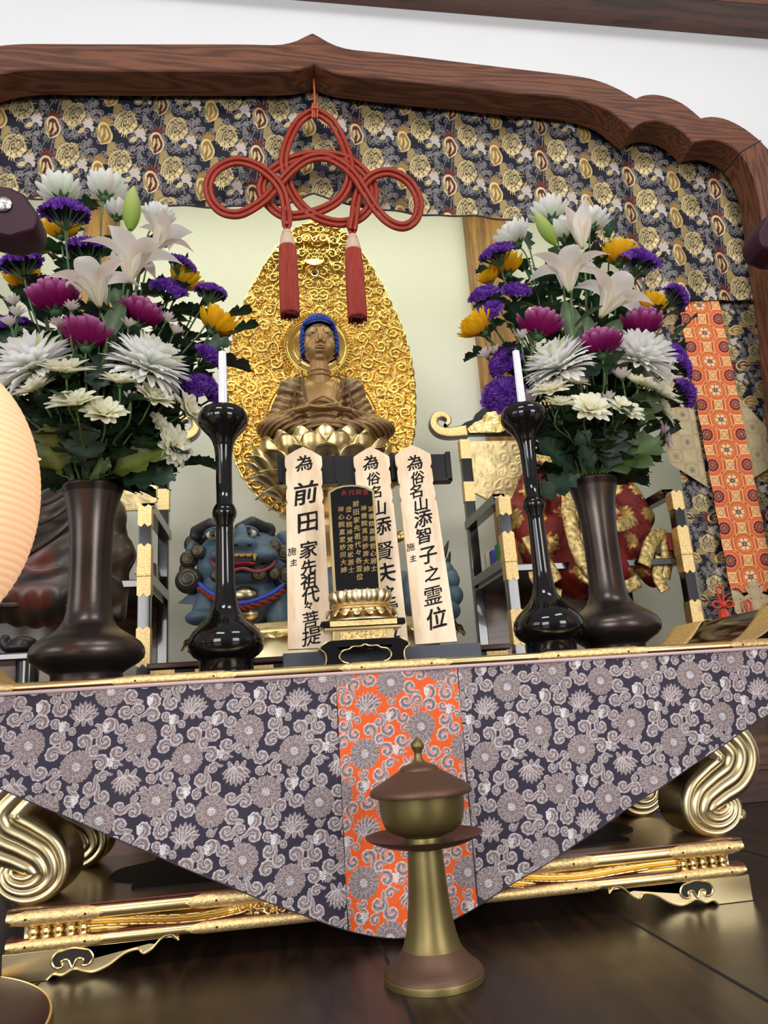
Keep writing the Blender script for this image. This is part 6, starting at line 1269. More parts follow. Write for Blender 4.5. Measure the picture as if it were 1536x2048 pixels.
def robed_figure_left():
    Y = 2.26; k = .0015; xc = 2 * AX - XCR; t = thing('seated_figure', 'dark brown carved statue of a robed monk seated behind the left vase', 'statue', (xc, Y, ZS))
    c = lambda x, y, d=0: P(x, y, Y) + np.array([0, d * k, 0]); e = lambda a, b, d: (a * k, d * k, b * k)
    m = MB(); m.sphere(c(110, 1030, 20), e(120, 90, 70), 30, 18); m.sphere(c(120, 1130, -10), e(138, 90, 84), 30, 18); m.sphere(c(110, 1195, -30), e(140, 60, 80), 30, 16)
    capsule(m, c(190, 980, 0), c(236, 1120, -20), 46 * k, 36 * k); capsule(m, c(236, 1130, -20), c(238, 1230, -30), 32 * k, 20 * k); capsule(m, c(20, 980, 0), c(-30, 1120, -20), 46 * k, 40 * k)
    capsule(m, c(-20, 1215, -50), c(200, 1235, -50), 34 * k, 26 * k, 12); m.sphere(c(110, 960, 10), e(80, 50, 50), 20, 12)
    V, N, F = fuse(m, .0085, 5); X = (V[:, 0] - c(110, 1100)[0]) / k; Z = (V[:, 2] - c(110, 1100)[2]) / k
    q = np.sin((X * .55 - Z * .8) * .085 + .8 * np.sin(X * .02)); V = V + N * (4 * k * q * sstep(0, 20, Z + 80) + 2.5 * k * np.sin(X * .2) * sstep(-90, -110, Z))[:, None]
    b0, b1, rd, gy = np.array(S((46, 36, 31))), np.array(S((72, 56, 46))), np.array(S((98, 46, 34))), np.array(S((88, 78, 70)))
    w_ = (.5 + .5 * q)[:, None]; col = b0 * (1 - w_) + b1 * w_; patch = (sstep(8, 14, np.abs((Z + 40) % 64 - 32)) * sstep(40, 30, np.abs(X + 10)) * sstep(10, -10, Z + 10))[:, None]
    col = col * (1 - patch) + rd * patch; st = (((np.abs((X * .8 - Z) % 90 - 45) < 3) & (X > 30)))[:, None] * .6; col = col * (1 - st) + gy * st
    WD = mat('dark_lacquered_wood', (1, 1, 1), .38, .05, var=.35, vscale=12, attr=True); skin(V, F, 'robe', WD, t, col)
    for pts in ([(-10, 1090, -90), (60, 1085, -98), (130, 1060, -96), (180, 1010, -70)], [(30, 1150, -94), (100, 1120, -98), (150, 1080, -92), (196, 1020, -70)], [(0, 1010, -80), (60, 1035, -92), (120, 1030, -90), (170, 990, -66)], [(-20, 1218, -92), (60, 1224, -96), (130, 1214, -92), (190, 1236, -84), (240, 1244, -70)]):
        m = MB(); A = catmull([c(*p) for p in pts], 8); m.tube(A, 5 * k, 8); m.build('robe_fold', mat('brown_fold', S((66, 50, 42)), .35) if 'brown_fold' not in MATS else MATS['brown_fold'], t)
    SK = mat('brown_carved_skin', S((84, 58, 44)), .4)
    m = MB(); capsule(m, c(112, 950, -10), c(112, 905, -10), 26 * k, 24 * k); m.sphere(c(112, 855, -14), e(46, 58, 50), 24, 18); m.sphere(c(112, 862, -62), e(8, 12, 10), 12, 8); m.sphere(c(112, 884, -54), e(15, 5, 7), 12, 8)
    for s_ in (-1, 1): m.sphere(c(112 + s_ * 47, 862, -6), e(8, 20, 12), 12, 8)
    V, N, F = fuse(m, .005, 3); skin(V, F, 'head', SK, t)
    for s_ in (-1, 1): m = MB(); m.tube(catmull([c(112 + s_ * 9, 850, -62), c(112 + s_ * 19, 847, -60), c(112 + s_ * 30, 851, -52)], 4), 1.6 * k, 6); m.build('eye', MATS['painted_feature'], t)
    # footstool with carved shoes
    f = thing('footstool', 'low black footstool before the dark monk statue', 'footstool', (P(110, 1330, 2.0)[0], 2.0, ZP)); ztp = P(40, 1320, 2.0)[2]
    x0, x1 = P(-60, 1320, 2.0)[0], P(250, 1320, 2.0)[0]
    m = MB(); m.box(x0, x1, 1.93 + .2, 2.15 + .0, ztp - .02, ztp) if 0 else m.box(x0, x1, 2.145, 2.15 + .0, ztp - .02, ztp)
    m = MB(); m.box(x0, x1, 1.80, 1.95, ztp - .018, ztp); m.build('top', LACQ2, f, smooth=0, bevel=.004)
    for xx in (x0 + .03, (x0 + x1) / 2, x1 - .03):
        m = MB(); m.lathe([(.012, .0), (.024, .012), (.016, .03), (.026, ztp - .018)], (xx, 1.84, 0), 16); m.build('leg', LACQ2, f)
    f.location = (f.location[0], 1.87, 0); 
    for o in f.children: o.data.transform(Matrix.Translation(Vector((0, 2.0 - 1.87, ZP))))
    for i, px in enumerate((42, 150)):
        s_ = thing('carved_shoe', 'dark carved shoe on the footstool, ' + ('left one in plain view' if i == 0 else 'the one hidden behind the vase'), 'shoe', P(px, 1320, 1.88), 'carved shoes on the footstool')
        m = MB(); p = P(px, 1318, 1.87); p[2] = ztp; kk = .00125; m.sphere(p + np.array([0, 0, 12 * kk]), (32 * kk, .05, 13 * kk), 20, 12); m.sphere(p + np.array([6 * kk, -.01, 20 * kk]), (24 * kk, .035, 13 * kk), 20, 12); m.sphere(p + np.array([-24 * kk, -.02, 22 * kk]), (9 * kk, .02, 16 * kk), 14, 10)
        V, N, F = fuse(m, .003, 3); V[:, 2] = np.maximum(V[:, 2], ztp + .0005); skin(V, F, 'shoe_body', mat('black_carved_shoe', S((34, 30, 30)), .4) if 'black_carved_shoe' not in MATS else MATS['black_carved_shoe'], s_)
robed_figure_left()
# ------------------------------------------------------------------ flowers
PET = mat('petal', (1, 1, 1), .65, 0, attr=True, spec=.3)
def translucent(M_, f):                                       # thin petals and leaves let some light through
    t = M_.node_tree; b = t.nodes['Principled BSDF']; o = [n for n in t.nodes if n.type == 'OUTPUT_MATERIAL'][0]; tr = t.nodes.new('ShaderNodeBsdfTranslucent'); mx = t.nodes.new('ShaderNodeMixShader'); mx.inputs[0].default_value = f
    src = b.inputs['Base Color'].links[0].from_socket; t.links.new(src, tr.inputs['Color']); t.links.new(b.outputs[0], mx.inputs[1]); t.links.new(tr.outputs[0], mx.inputs[2]); t.links.new(mx.outputs[0], o.inputs['Surface'])
translucent(PET, .5)
LEAFM = mat('leaf', (1, 1, 1), .5, 0, attr=True, var=.3, vscale=40)
translucent(LEAFM, .18)
STEMM = mat('green_stem', S((74, 96, 54)), .55, 0, var=.25, vscale=30)
CALM = mat('calyx_green', S((52, 84, 46)), .6, 0, var=.2, vscale=30)
FR = random.Random(99)
def kpx(px, Y): a, b = P(px, 800, Y), P(px, 801, Y); return np.linalg.norm(a - b) * .985
def frame(ax):
    w = _n(np.array(ax, float)); u = np.cross(np.array([0, 0, 1.]) if abs(w[2]) < .95 else np.array([0, -1., 0]), w); u = _n(u); v = np.cross(w, u); return np.stack([u, v, w])
WID = {'tongue': lambda s: (.42 + .58 * math.sin(PI * min(1, s * .75 + .05)) ** 1.0) if s < .75 else (.42 + .58 * math.sin(PI * .61)) * math.sqrt(max(.05, 1 - ((s - .75) / .25) ** 2)), 'round': lambda s: max(.02, math.sin(PI * (.10 + .84 * s ** 1.25))) ** .62, 'point': lambda s: max(.015, math.sin(PI * (.16 + .84 * s))) ** .8, 'lily': lambda s: max(.03, (.20 + .9 * math.sin(PI * min(1, s ** .95)) ** 1.1) * (1 - s ** 7)), 'narrow': lambda s: (.45 + .55 * math.sin(PI * s * .9 + .1)) if s < .98 else .2}
def petal(m, M3, o, ang, r0, z0, L, W, e0, e1, cup, c0, c1, shape='round', nl=7, nw=5, roll=0, rip=0, cexp=1.0, estep=None):
    ca, sa = math.cos(ang), math.sin(ang); r, z = r0, z0; V = []; C = []; wf = WID[shape]; ds = L / (nl - 1)
    for i in range(nl):
        s = i / (nl - 1); q = s if estep is None else float(sstep(estep[0], estep[1], s)); e = e0 + (e1 - e0) * q
        if i: r += math.cos(e) * ds; z += math.sin(e) * ds
        w = W * .5 * wf(s); nr, nz = -math.sin(e), math.cos(e)
        for j in range(nw):
            t_ = -1 + 2 * j / (nw - 1); up = cup * w * t_ * t_ + roll * w * t_ + rip * math.sin(s * 14 + t_ * 3 + ang * 5) * abs(t_) * w
            rr = r + nr * up; zz = z + nz * up; tx = t_ * w
            V.append((rr * ca - tx * sa, rr * sa + tx * ca, zz)); f = s ** cexp; C.append([c0[k] + (c1[k] - c0[k]) * f for k in range(3)])
    V = np.array(V) @ M3 + o; m.cc = np.array(C); F = []
    for i in range(nl - 1):
        for j in range(nw - 1): F.append((i * nw + j, i * nw + j + 1, (i + 1) * nw + j + 1, (i + 1) * nw + j))
    m.add(V, F)
RD = math.radians
WH0, WH1 = S((226, 232, 206)), S((248, 248, 246)); MG0, MG1 = S((146, 6, 98)), S((172, 20, 124)); YL0, YL1 = S((232, 168, 6)), S((250, 204, 30)); CR0, CR1 = S((232, 230, 186)), S((250, 247, 230))
def head_cup(m, M3, o, R, c0, c1, tip=None, n=13, op=0., cx=3.2):
    for ring, (k, e0, e1) in enumerate(((1.0, 8, 66 - op), (.98, 30, 76 - op), (.9, 52, 84), (.75, 70, 96))):
        for i in range(n - ring):
            a = 2 * PI * (i + .5 * ring) / (n - ring) + FR.uniform(-.06, .06); L = R * 1.22 * k * FR.uniform(.93, 1.05)
            cc = tuple(x * FR.uniform(.90, 1.0) for x in c1)
            petal(m, M3, o, a, R * .10, R * .02 * ring, L, R * .42, RD(e0 + FR.uniform(-5, 5)), RD(e1 + FR.uniform(-6, 6)), .38, c0, tip if tip and ring < 3 else cc, 'round', cexp=9 if tip else .7, nl=10)
def head_spider(m, M3, o, R):
    for ring, (k, e0, e1, n) in enumerate(((1.0, 2, -30, 28), (1.0, 14, -14, 32), (1.0, 26, 0, 32), (.96, 38, 18, 32), (.88, 50, 38, 28), (.78, 62, 58, 24), (.64, 74, 82, 18), (.46, 86, 108, 12))):
        for i in range(n):
            a = 2 * PI * (i + .5 * ring) / n + FR.uniform(-.08, .08); L = R * 1.12 * k * FR.uniform(.86, 1.06); g = ring > 3 and FR.random() < .35
            petal(m, M3, o, a, R * .07, R * .05 * ring, L, R * .215, RD(e0 + FR.uniform(-10, 10)), RD(e1 + FR.uniform(-10, 10)), .38, WH0, S((214, 222, 168)) if g and ring > 1 else tuple(x * FR.uniform(.94, 1) for x in S((254, 252, 254))), 'tongue', nl=10, nw=4, cexp=1.3 if g else .5)
def head_daisy(m, M3, o, R, c1=CR1, c0=CR0):
    for ring, (k, e0, e1, n) in enumerate(((1.0, 26, -4, 13), (.86, 40, 10, 12), (.55, 58, 40, 9), (.34, 70, 75, 8))):
        for i in range(n):
            a = 2 * PI * (i + .5 * ring) / n + FR.uniform(-.1, .1); petal(m, M3, o, a, R * .06, R * .04 * ring, R * 1.04 * k * FR.uniform(.9, 1.06), R * (.42 if ring < 2 else .26), RD(e0 + FR.uniform(-6, 6)), RD(e1 + 12 + FR.uniform(-12, 12)), .30, c0, tuple(x * FR.uniform(.93, 1) for x in c1), 'round', nl=6, nw=5, cexp=.45)
    m.cc = np.array(S((196, 196, 110))); m.sphere(o + np.array([0, 0, R * .14]) @ M3, R * .11, 8, 6)
def head_small(m, M3, o, R):
    for ring, (k, e0, e1, n) in enumerate(((1.0, 40, 52, 9), (.95, 60, 72, 7))):
        for i in range(n): petal(m, M3, o, 2 * PI * (i + .5 * ring) / n, R * .1, 0, R * 1.3 * k * FR.uniform(.85, 1.1), R * .42, RD(e0 + FR.uniform(-8, 8)), RD(e1 + FR.uniform(-20, 8)), .5, S((200, 206, 160)), S((234, 218, 224)), 'round', nl=5, nw=4, cexp=.5)
def head_lily(m, M3, o, L, opens=1.0, spin=0):
    for i in range(6):
        inner = i % 2; a = 2 * PI * i / 6 + spin; wv = FR.uniform(-.08, .08)
        petal(m, M3, o, a, L * .03, L * .01 * inner, L * FR.uniform(.96, 1.05), L * (.36 if inner else .28), RD(76), RD(76 - opens * FR.uniform(100, 122)), .30, S((214, 214, 170)), S((246, 228, 220)) if not inner else S((250, 244, 242)), 'lily', nl=14, nw=7, rip=.05, cexp=.35, estep=(.12, 1.1))
    m.cc = np.array(S((226, 214, 190))); tip = np.array([L * .05, 0, L * .72]) @ M3 + o; m.tube([o, (o + tip) / 2 + np.array([0, 0, .001]), tip], .0016, 6); m.cc = np.array(S((156, 82, 60))); m.sphere(tip, .0036, 8, 6)
def head_bud(m, M3, o, L):
    m.cc = None; a = []; n = 14; R_ = L * .17; A = np.linspace(0, 2 * PI, 24, endpoint=False); V = []; C = []
    for i in range(n + 1):
        s = i / n; r = R_ * (math.sin(PI * (s * .93 + .05)) ** .75) * (1.12 - .28 * s)
        for t_ in A: q = r * (1 + .06 * abs(math.cos(1.5 * t_))); V.append((q * math.cos(t_), q * math.sin(t_), s * L)); C.append([x + (y - x) * s for x, y in zip(S((150, 180, 66)), S((206, 214, 142)))])
    m.cc = np.array(C); F = [(i * 24 + j, i * 24 + (j + 1) % 24, (i + 1) * 24 + (j + 1) % 24, (i + 1) * 24 + j) for i in range(n) for j in range(24)]; m.add(np.array(V) @ M3 + o, F)
def head_statice(m, M3, o, R, asp=1.0, stalks=None):
    cols = [S((124, 62, 178)), S((142, 82, 198)), S((104, 48, 160)), S((158, 104, 212))]; n = int(60 * (.6 + .4 * asp))
    for i in range(n):
        rr = math.sqrt((i + .5) / n); a = i * 2.39996; p = np.array([rr * R * math.cos(a), rr * R * math.sin(a) * asp, R * (.42 * (1 - rr * rr)) + FR.uniform(-.06, .06) * R])
        if stalks is not None and i % 3 == 0: stalks.tube([np.array([0, 0, -R * .75]) @ M3 + o, (p * .7 + np.array([0, 0, -R * .3])) @ M3 + o, (p - np.array([0, 0, R * .04])) @ M3 + o], [.0012, .0012, .0022], 5)
        nrm = _n(np.array([p[0] * 1.4, p[1] * 1.4, R * .9])); Mf = frame(nrm @ M3); oo = p @ M3 + o; f = R * FR.uniform(.20, .27); c = cols[i % 4]
        for (k, h0, h1) in ((1.0, .1, .55), (.6, .2, .8)):
            V = [(0, 0, 0)]; C = [[x * .6 for x in c]]
            for j in range(11): t_ = 2 * PI * j / 11 + k; V.append((f * k * math.cos(t_), f * k * math.sin(t_), f * (h0 + h1 * (j % 2) + FR.uniform(-.15, .15)))); C.append(c)
            m.cc = np.array(C); m.add(np.array(V) @ Mf + oo, [(0, 1 + j, 1 + (j + 1) % 11) for j in range(11)])
def leafmesh(o, d, up, L, W, kind='mum', droop=.5, col=None, fold=.25):
    """leaf with a midrib: lobed chrysanthemum leaf or plain lily blade"""
    d = _n(np.array(d, float)); up = np.array(up, float); sd = np.cross(d, up); sd = _n(sd); up = np.cross(sd, d); nl = 26 if kind == 'mum' else 12; V = []; C = []
    base = col or (S((46, 74, 48)) if kind == 'mum' else S((76, 98, 66))); pos = np.array(o, float); dd = d.copy()
    for i in range(nl):
        s = i / (nl - 1); ang = -droop * s * 1.3; dirn = d * math.cos(ang) + up * math.sin(ang); nn = up * math.cos(ang) - d * math.sin(ang)
        if i: pos = pos + dirn * L / (nl - 1)
        if kind == 'mum':
            w = math.sin(PI * (.06 + .92 * s) ** .85) ** .8; lob = abs(math.sin(PI * (s * 3.1 + .18))) ** .6; w = W * (.16 if s < .12 else (.38 + .62 * lob) * w + .03); w *= (1 + .10 * math.sin(s * 60))
        else: w = W * max(.03, math.sin(PI * (.05 + .93 * s)) ** .8)
        sweep = .22 * L if kind == 'mum' else .0
        for t_ in (-1, -.55, 0, .55, 1):
            V.append(pos + sd * t_ * w * .5 + nn * (fold * w * .5 * abs(t_) + .04 * W * math.sin(s * 9 + t_ * 2)) + dirn * sweep * abs(t_) ** 1.2 * (w / W) * .8)
            f = 1.75 if t_ == 0 else 1.0; C.append([min(1, x * f) for x in base])
    m = MB(); m.cc = np.array(C); m.add(np.array(V), [(i * 5 + j, i * 5 + j + 1, (i + 1) * 5 + j + 1, (i + 1) * 5 + j) for i in range(nl - 1) for j in range(4)]); return m

GROUPS = {'white_mum': 'white chrysanthemums with upturned petals', 'purple_mum': 'magenta chrysanthemums', 'yellow_mum': 'yellow chrysanthemums', 'big_mum': 'large white dome chrysanthemums', 'spray_mum': 'cream spray chrysanthemums', 'small_mum': 'small pale chrysanthemum buds', 'lily': 'white lilies', 'lily_bud': 'lily buds', 'statice': 'purple statice'}
NAMES = {'white_mum': 'white_chrysanthemum', 'purple_mum': 'magenta_chrysanthemum', 'yellow_mum': 'yellow_chrysanthemum', 'big_mum': 'large_chrysanthemum', 'spray_mum': 'spray_chrysanthemum', 'small_mum': 'small_chrysanthemum', 'lily': 'lily', 'lily_bud': 'lily_bud', 'statice': 'statice'}
def inmouth(vx, vy, a, b, R_=.035):                            # keep a stem inside the vase neck
    q = min(1, R_ / (math.hypot(a, b) + 1e-6)); return vx + a * q, vy + b * q
def flower(side, kind, px, py, dy, R, ax, where, extra=None):
    if kind == 'spray_mum': ax = (ax[0], ax[1] + .22, ax[2])
    vx, vy = (VL if side == 'left' else VR); zr = zvl if side == 'left' else zvr; Y = vy + dy; k = kpx(px, Y); Rm = R * k; c = P(px, py, Y); axw = _n(np.array([ax[0], -ax[1], ax[2]], float)); M3 = frame(axw)
    off = {'white_mum': .62, 'purple_mum': .62, 'yellow_mum': .62, 'big_mum': .45, 'spray_mum': .12, 'small_mum': .6, 'lily': .5, 'lily_bud': .5, 'statice': .0}[kind]
    o = c - axw * Rm * off
    # stem from inside the vase mouth to the head
    mr = .040; dx, dyy = o[0] - vx, o[1] - vy; h = max(.02, o[2] - zr); q = min(1, mr / (math.hypot(dx, dyy) * .35 + 1e-6)); ex, ey = vx + dx * .35 * q * .95, vy + dyy * .35 * q * .95
    ex, ey = inmouth(vx, vy, dx * .22, dyy * .22); base = np.array([vx + (ex - vx) * .3, vy + (ey - vy) * .3, zr - .10]); hb = o - axw * Rm * (.12 if kind != 'statice' else .7)
    mid = np.array([ex + (hb[0] - ex) * .42, ey + (hb[1] - ey) * .42, zr + (hb[2] - zr) * .52]); pre = hb - axw * min(.05, h * .3)
    low = hb[2] < zr + .06
    pts = [base, (ex, ey, zr + .002), mid, pre, hb] if not low else [base, (ex, ey, zr + .004), (mid[0], mid[1], zr + .03), hb]
    A = catmull(pts, 7); col = {'white_mum': 'cupped white chrysanthemum', 'purple_mum': 'pale-tipped magenta chrysanthemum', 'yellow_mum': 'cupped yellow chrysanthemum', 'big_mum': 'large white dome chrysanthemum', 'spray_mum': 'cream-white spray chrysanthemum', 'small_mum': 'small pale pink-white chrysanthemum', 'lily': 'white lily with recurved petals', 'lily_bud': 'closed green lily bud', 'statice': 'purple statice cluster'}[kind]
    t = thing(NAMES[kind], '%s in the %s vase, %s' % (col, side, where), {'lily': 'lily', 'lily_bud': 'flower bud'}.get(kind, 'flower'), base, GROUPS[kind] + ' in the %s vase' % side)
    m = MB(); m.tube(A, .0026 if kind in ('lily', 'lily_bud', 'big_mum') else .0019, 7); m.build('stem', STEMM, t)
    m = MB()
    if kind == 'white_mum': head_cup(m, M3, o, Rm, WH0, WH1)
    elif kind == 'purple_mum': head_cup(m, M3, o, Rm, MG0, MG1, tip=S((226, 150, 206)), n=15)
    elif kind == 'yellow_mum': head_cup(m, M3, o, Rm, YL0, YL1)
    elif kind == 'big_mum': head_spider(m, M3, o, Rm)
    elif kind == 'spray_mum': head_daisy(m, M3, o, Rm, *(extra or ()))
    elif kind == 'small_mum': head_small(m, M3, o, Rm)
    elif kind == 'lily': head_lily(m, M3, o, Rm, *(extra or (1.0, 0)))
    elif kind == 'lily_bud': head_bud(m, M3, o, Rm)
    if kind == 'statice':
        st = MB(); head_statice(m, M3, o, Rm, extra or 1.0, st); st.build('stalks', CALM, t)['kind'] = 'stuff'
    m.build('flower_head' if kind != 'lily_bud' else 'bud', PET, t, smooth=60 if kind != 'statice' else 0, fixn=False)
    if kind in ('white_mum', 'purple_mum', 'yellow_mum', 'small_mum', 'big_mum', 'spray_mum'):
        m = MB(); cr = Rm * (.22 if kind != 'spray_mum' else .16); m.sphere(o - axw * cr * .2, cr, 12, 8)
        for i in range(7):
            if kind == 'small_mum': break
            a = 2 * PI * i / 7; dr = np.array([math.cos(a), math.sin(a), 0.25]) @ M3; m.tube([o - axw * cr * .5, o + dr * cr * 1.2 - axw * cr * .3, o + dr * cr * 2.1 + axw * cr * .15], [cr * .35, cr * .42, cr * .08], 6, flat=.3)
        m.build('calyx', CALM, t)
    # leaves along the stem
    nl = {'lily': 2, 'lily_bud': 1, 'statice': 0, 'small_mum': 1, 'spray_mum': 2, 'big_mum': 3}.get(kind, 3)
    for i in range(nl):
        f = .45 + .45 * (i + FR.uniform(.2, .8)) / nl; p = A[int(f * (len(A) - 1))]; a = FR.uniform(0, 2 * PI); out = np.array([math.cos(a), math.sin(a) * .8, .35 if kind != 'lily' else 1.0])
        if kind in ('lily', 'lily_bud'): leafmesh(p, out, (0, 0, 1), FR.uniform(.06, .09), FR.uniform(.018, .026), 'lily', .4).build('leaf', LEAFM, t, smooth=80, fixn=False)
        else: leafmesh(p, out, (0, 0, 1), FR.uniform(.05, .075), FR.uniform(.032, .046), 'mum', FR.uniform(.2, .9)).build('leaf', LEAFM, t, smooth=80, fixn=False)
    return t
def sprig(side, px, py, dy, where, n=11):
    vx, vy = (VL if side == 'left' else VR); zr = zvl if side == 'left' else zvr; tip = P(px, py, vy + dy); ex, ey = inmouth(vx, vy, (tip[0] - vx) * .25, (tip[1] - vy) * .25)
    base = np.array([vx + (ex - vx) * .45, vy + (ey - vy) * .45, zr - .06]); A = catmull([base, (ex, ey, zr), ((ex + tip[0]) / 2, (ey + tip[1]) / 2, zr + (tip[2] - zr) * .55), tip], 8)
    t = thing('leafy_stem', 'leafy green stem in %s vase, %s' % (side, where), 'foliage', base, 'leafy stems in the %s vase' % side)
    m = MB(); m.tube(A, .0018, 6); m.build('stem', STEMM, t)
    for i in range(n):
        f = .28 + .72 * (i + 1) / n; p = A[min(len(A) - 1, int(f * (len(A) - 1)))]; a = i * 2.4 + FR.uniform(-.4, .4); out = np.array([math.cos(a), math.sin(a) * .8, .5]) if i < n - 1 else tip - A[-5]
        leafmesh(p, out, (0, 0, 1), FR.uniform(.07, .11), FR.uniform(.046, .068), 'mum', FR.uniform(.1, .9), col=tuple(x * FR.uniform(.65, 1.25) for x in S((46, 72, 47)))).build('leaf', LEAFM, t, smooth=80, fixn=False)
def bigleaf(side, px, py, dy, px2, py2, dy2, W, kind, where, col=None, up=(0, -1, .4), droop=.2):
    vx, vy = (VL if side == 'left' else VR); zr = zvl if side == 'left' else zvr; a, b = P(px, py, vy + dy), P(px2, py2, vy + dy2); L = np.linalg.norm(b - a)
    ex, ey = inmouth(vx, vy, (a[0] - vx) * .6, (a[1] - vy) * .6); base = np.array([vx + (ex - vx) * .5, vy + (ey - vy) * .5, zr - .05]); t = thing('broad_leaf', '%s leaf in the %s vase, %s' % ('long smooth pale green lily' if kind == 'lily' else 'broad lobed green chrysanthemum', side, where), 'leaf', base, 'broad leaves in the %s vase' % side)
    m = MB(); m.tube(catmull([base, (ex, ey, zr + .004), a], 6), .0017, 6); m.build('stalk', STEMM, t); leafmesh(a, b - a, up, L, W, kind, droop, col).build('blade', LEAFM, t, smooth=80, fixn=False)

L_ = [
 ('white_mum', 118, 378, .05, 45, (-.25, -.15, 1), 'top left bloom under the brocade'), ('white_mum', 215, 374, .03, 45, (.1, -.1, 1), 'highest bloom, just left of the green bud'),
 ('white_mum', 235, 418, .05, 32, (.1, .1, 1), 'tucked behind the green bud'), ('white_mum', 318, 432, .08, 36, (.35, -.1, 1), 'behind the upper lily'),
 ('yellow_mum', 122, 452, .07, 38, (-.1, 0, 1), 'under the topmost purple cluster'), ('yellow_mum', 45, 553, .04, 38, (-.2, .1, 1), 'at the far left beneath a purple cluster'),
 ('yellow_mum', 372, 556, .08, 36, (.4, -.1, 1), 'right of the lilies'), ('yellow_mum', 436, 640, .02, 42, (.55, .05, 1), 'rightmost, above the left candle'),
 ('statice', 128, 428, -.03, 46, (-.05, .25, 1), 'below the top left white bloom', .8), ('statice', 42, 528, -.02, 42, (-.2, .3, 1), 'left edge, above yellow petals', .8),
 ('statice', 175, 500, .02, 40, (0, .3, 1), 'between the dark stems and the left lily', .8), ('statice', 362, 530, .05, 28, (.5, .3, 1), 'right of the upper lily petal'),
 ('statice', 338, 580, .03, 34, (.3, .6, .8), 'in shade below the upper lily'), ('statice', 420, 586, .0, 30, (.2, .2, 1), 'above the rightmost yellow bloom', .8),
 ('statice', 18, 655, .0, 34, (-.4, .5, 1), 'far left above the big white dome'), ('statice', 416, 716, -.01, 34, (.9, .4, .7), 'just left of the candle top', .55),
 ('statice', 400, 772, -.01, 34, (.3, .8, .6), 'just above the left candlestick cup', .8), ('statice', 432, 792, .02, 26, (.7, .6, .2), 'beside the candle base', .7),
 ('purple_mum', 107, 590, -.06, 54, (-.15, .1, 1), 'leftmost of the three'), ('purple_mum', 172, 662, -.10, 52, (0, .1, 1), 'lowest and nearest of the three'), ('purple_mum', 284, 622, -.05, 46, (.3, .1, 1), 'right of the lily stem'),
 ('big_mum', 62, 716, -.08, 72, (-.45, .35, 1), 'left dome beside the lantern'), ('big_mum', 302, 716, -.08, 72, (.5, .35, 1), 'right dome above the sprays'),
 ('spray_mum', 132, 742, -.12, 52, (.0, .25, 1), 'upper one between the two domes'), ('spray_mum', 72, 778, -.10, 44, (-.5, .3, 1), 'upper left near the lantern'), ('spray_mum', 18, 772, -.06, 42, (-.5, .2, 1), 'partly hidden by the lantern'),
 ('spray_mum', 150, 806, -.14, 50, (-.1, .55, 1), 'centre front, widest open'), ('spray_mum', 208, 828, -.13, 42, (.15, .8, .8), 'lowest front one facing the viewer'), ('spray_mum', 240, 764, -.11, 38, (.1, .2, 1), 'centre, on an upright stem'),
 ('spray_mum', 306, 796, -.09, 40, (.6, .5, .8), 'right of centre, tilting right'), ('spray_mum', 376, 822, -.04, 40, (1, .35, .45), 'facing right beside the black candlestick'), ('spray_mum', 346, 892, -.06, 40, (.9, .6, -.1), 'lowest right one, drooping'),
 ('spray_mum', 318, 850, -.04, 28, (.8, .3, .4), 'small one between two drooping blooms'),
 ('small_mum', 26, 600, -.05, 17, (-.2, .2, 1), 'upper left bud of the far left trio'), ('small_mum', 34, 622, -.07, 18, (0, .3, 1), 'middle bud of the far left trio'), ('small_mum', 18, 642, -.07, 18, (-.3, .3, 1), 'lowest bud of the far left trio'),
 ('small_mum', 143, 612, -.12, 16, (0, .1, 1), 'in front of the left magenta bloom'), ('small_mum', 116, 644, -.08, 17, (-.2, .3, 1), 'left of the nearest magenta bloom'), ('small_mum', 257, 645, -.08, 16, (.1, .2, 1), 'under the right magenta bloom'),
 ('small_mum', 336, 634, -.04, 18, (.5, .2, 1), 'right of the right magenta bloom'), ('small_mum', 352, 658, -.03, 17, (.5, .3, 1), 'low on the right of the magenta bloom'), ('small_mum', 262, 792, -.10, 15, (.1, .2, 1), 'between the cream sprays'),
 ('lily', 186, 556, -.10, 128, (-.22, .02, 1), 'lower left one above the magenta blooms', (1.0, .45)), ('lily', 268, 504, -.07, 136, (.12, .02, 1), 'upper one beside the green bud', (.95, .2)), ('lily', 328, 466, .0, 100, (.45, -.1, 1), 'rear one at the right', (.75, .9)),
 ('lily_bud', 264, 416, -.05, 102, (.04, .0, 1), 'standing upright at the top')]
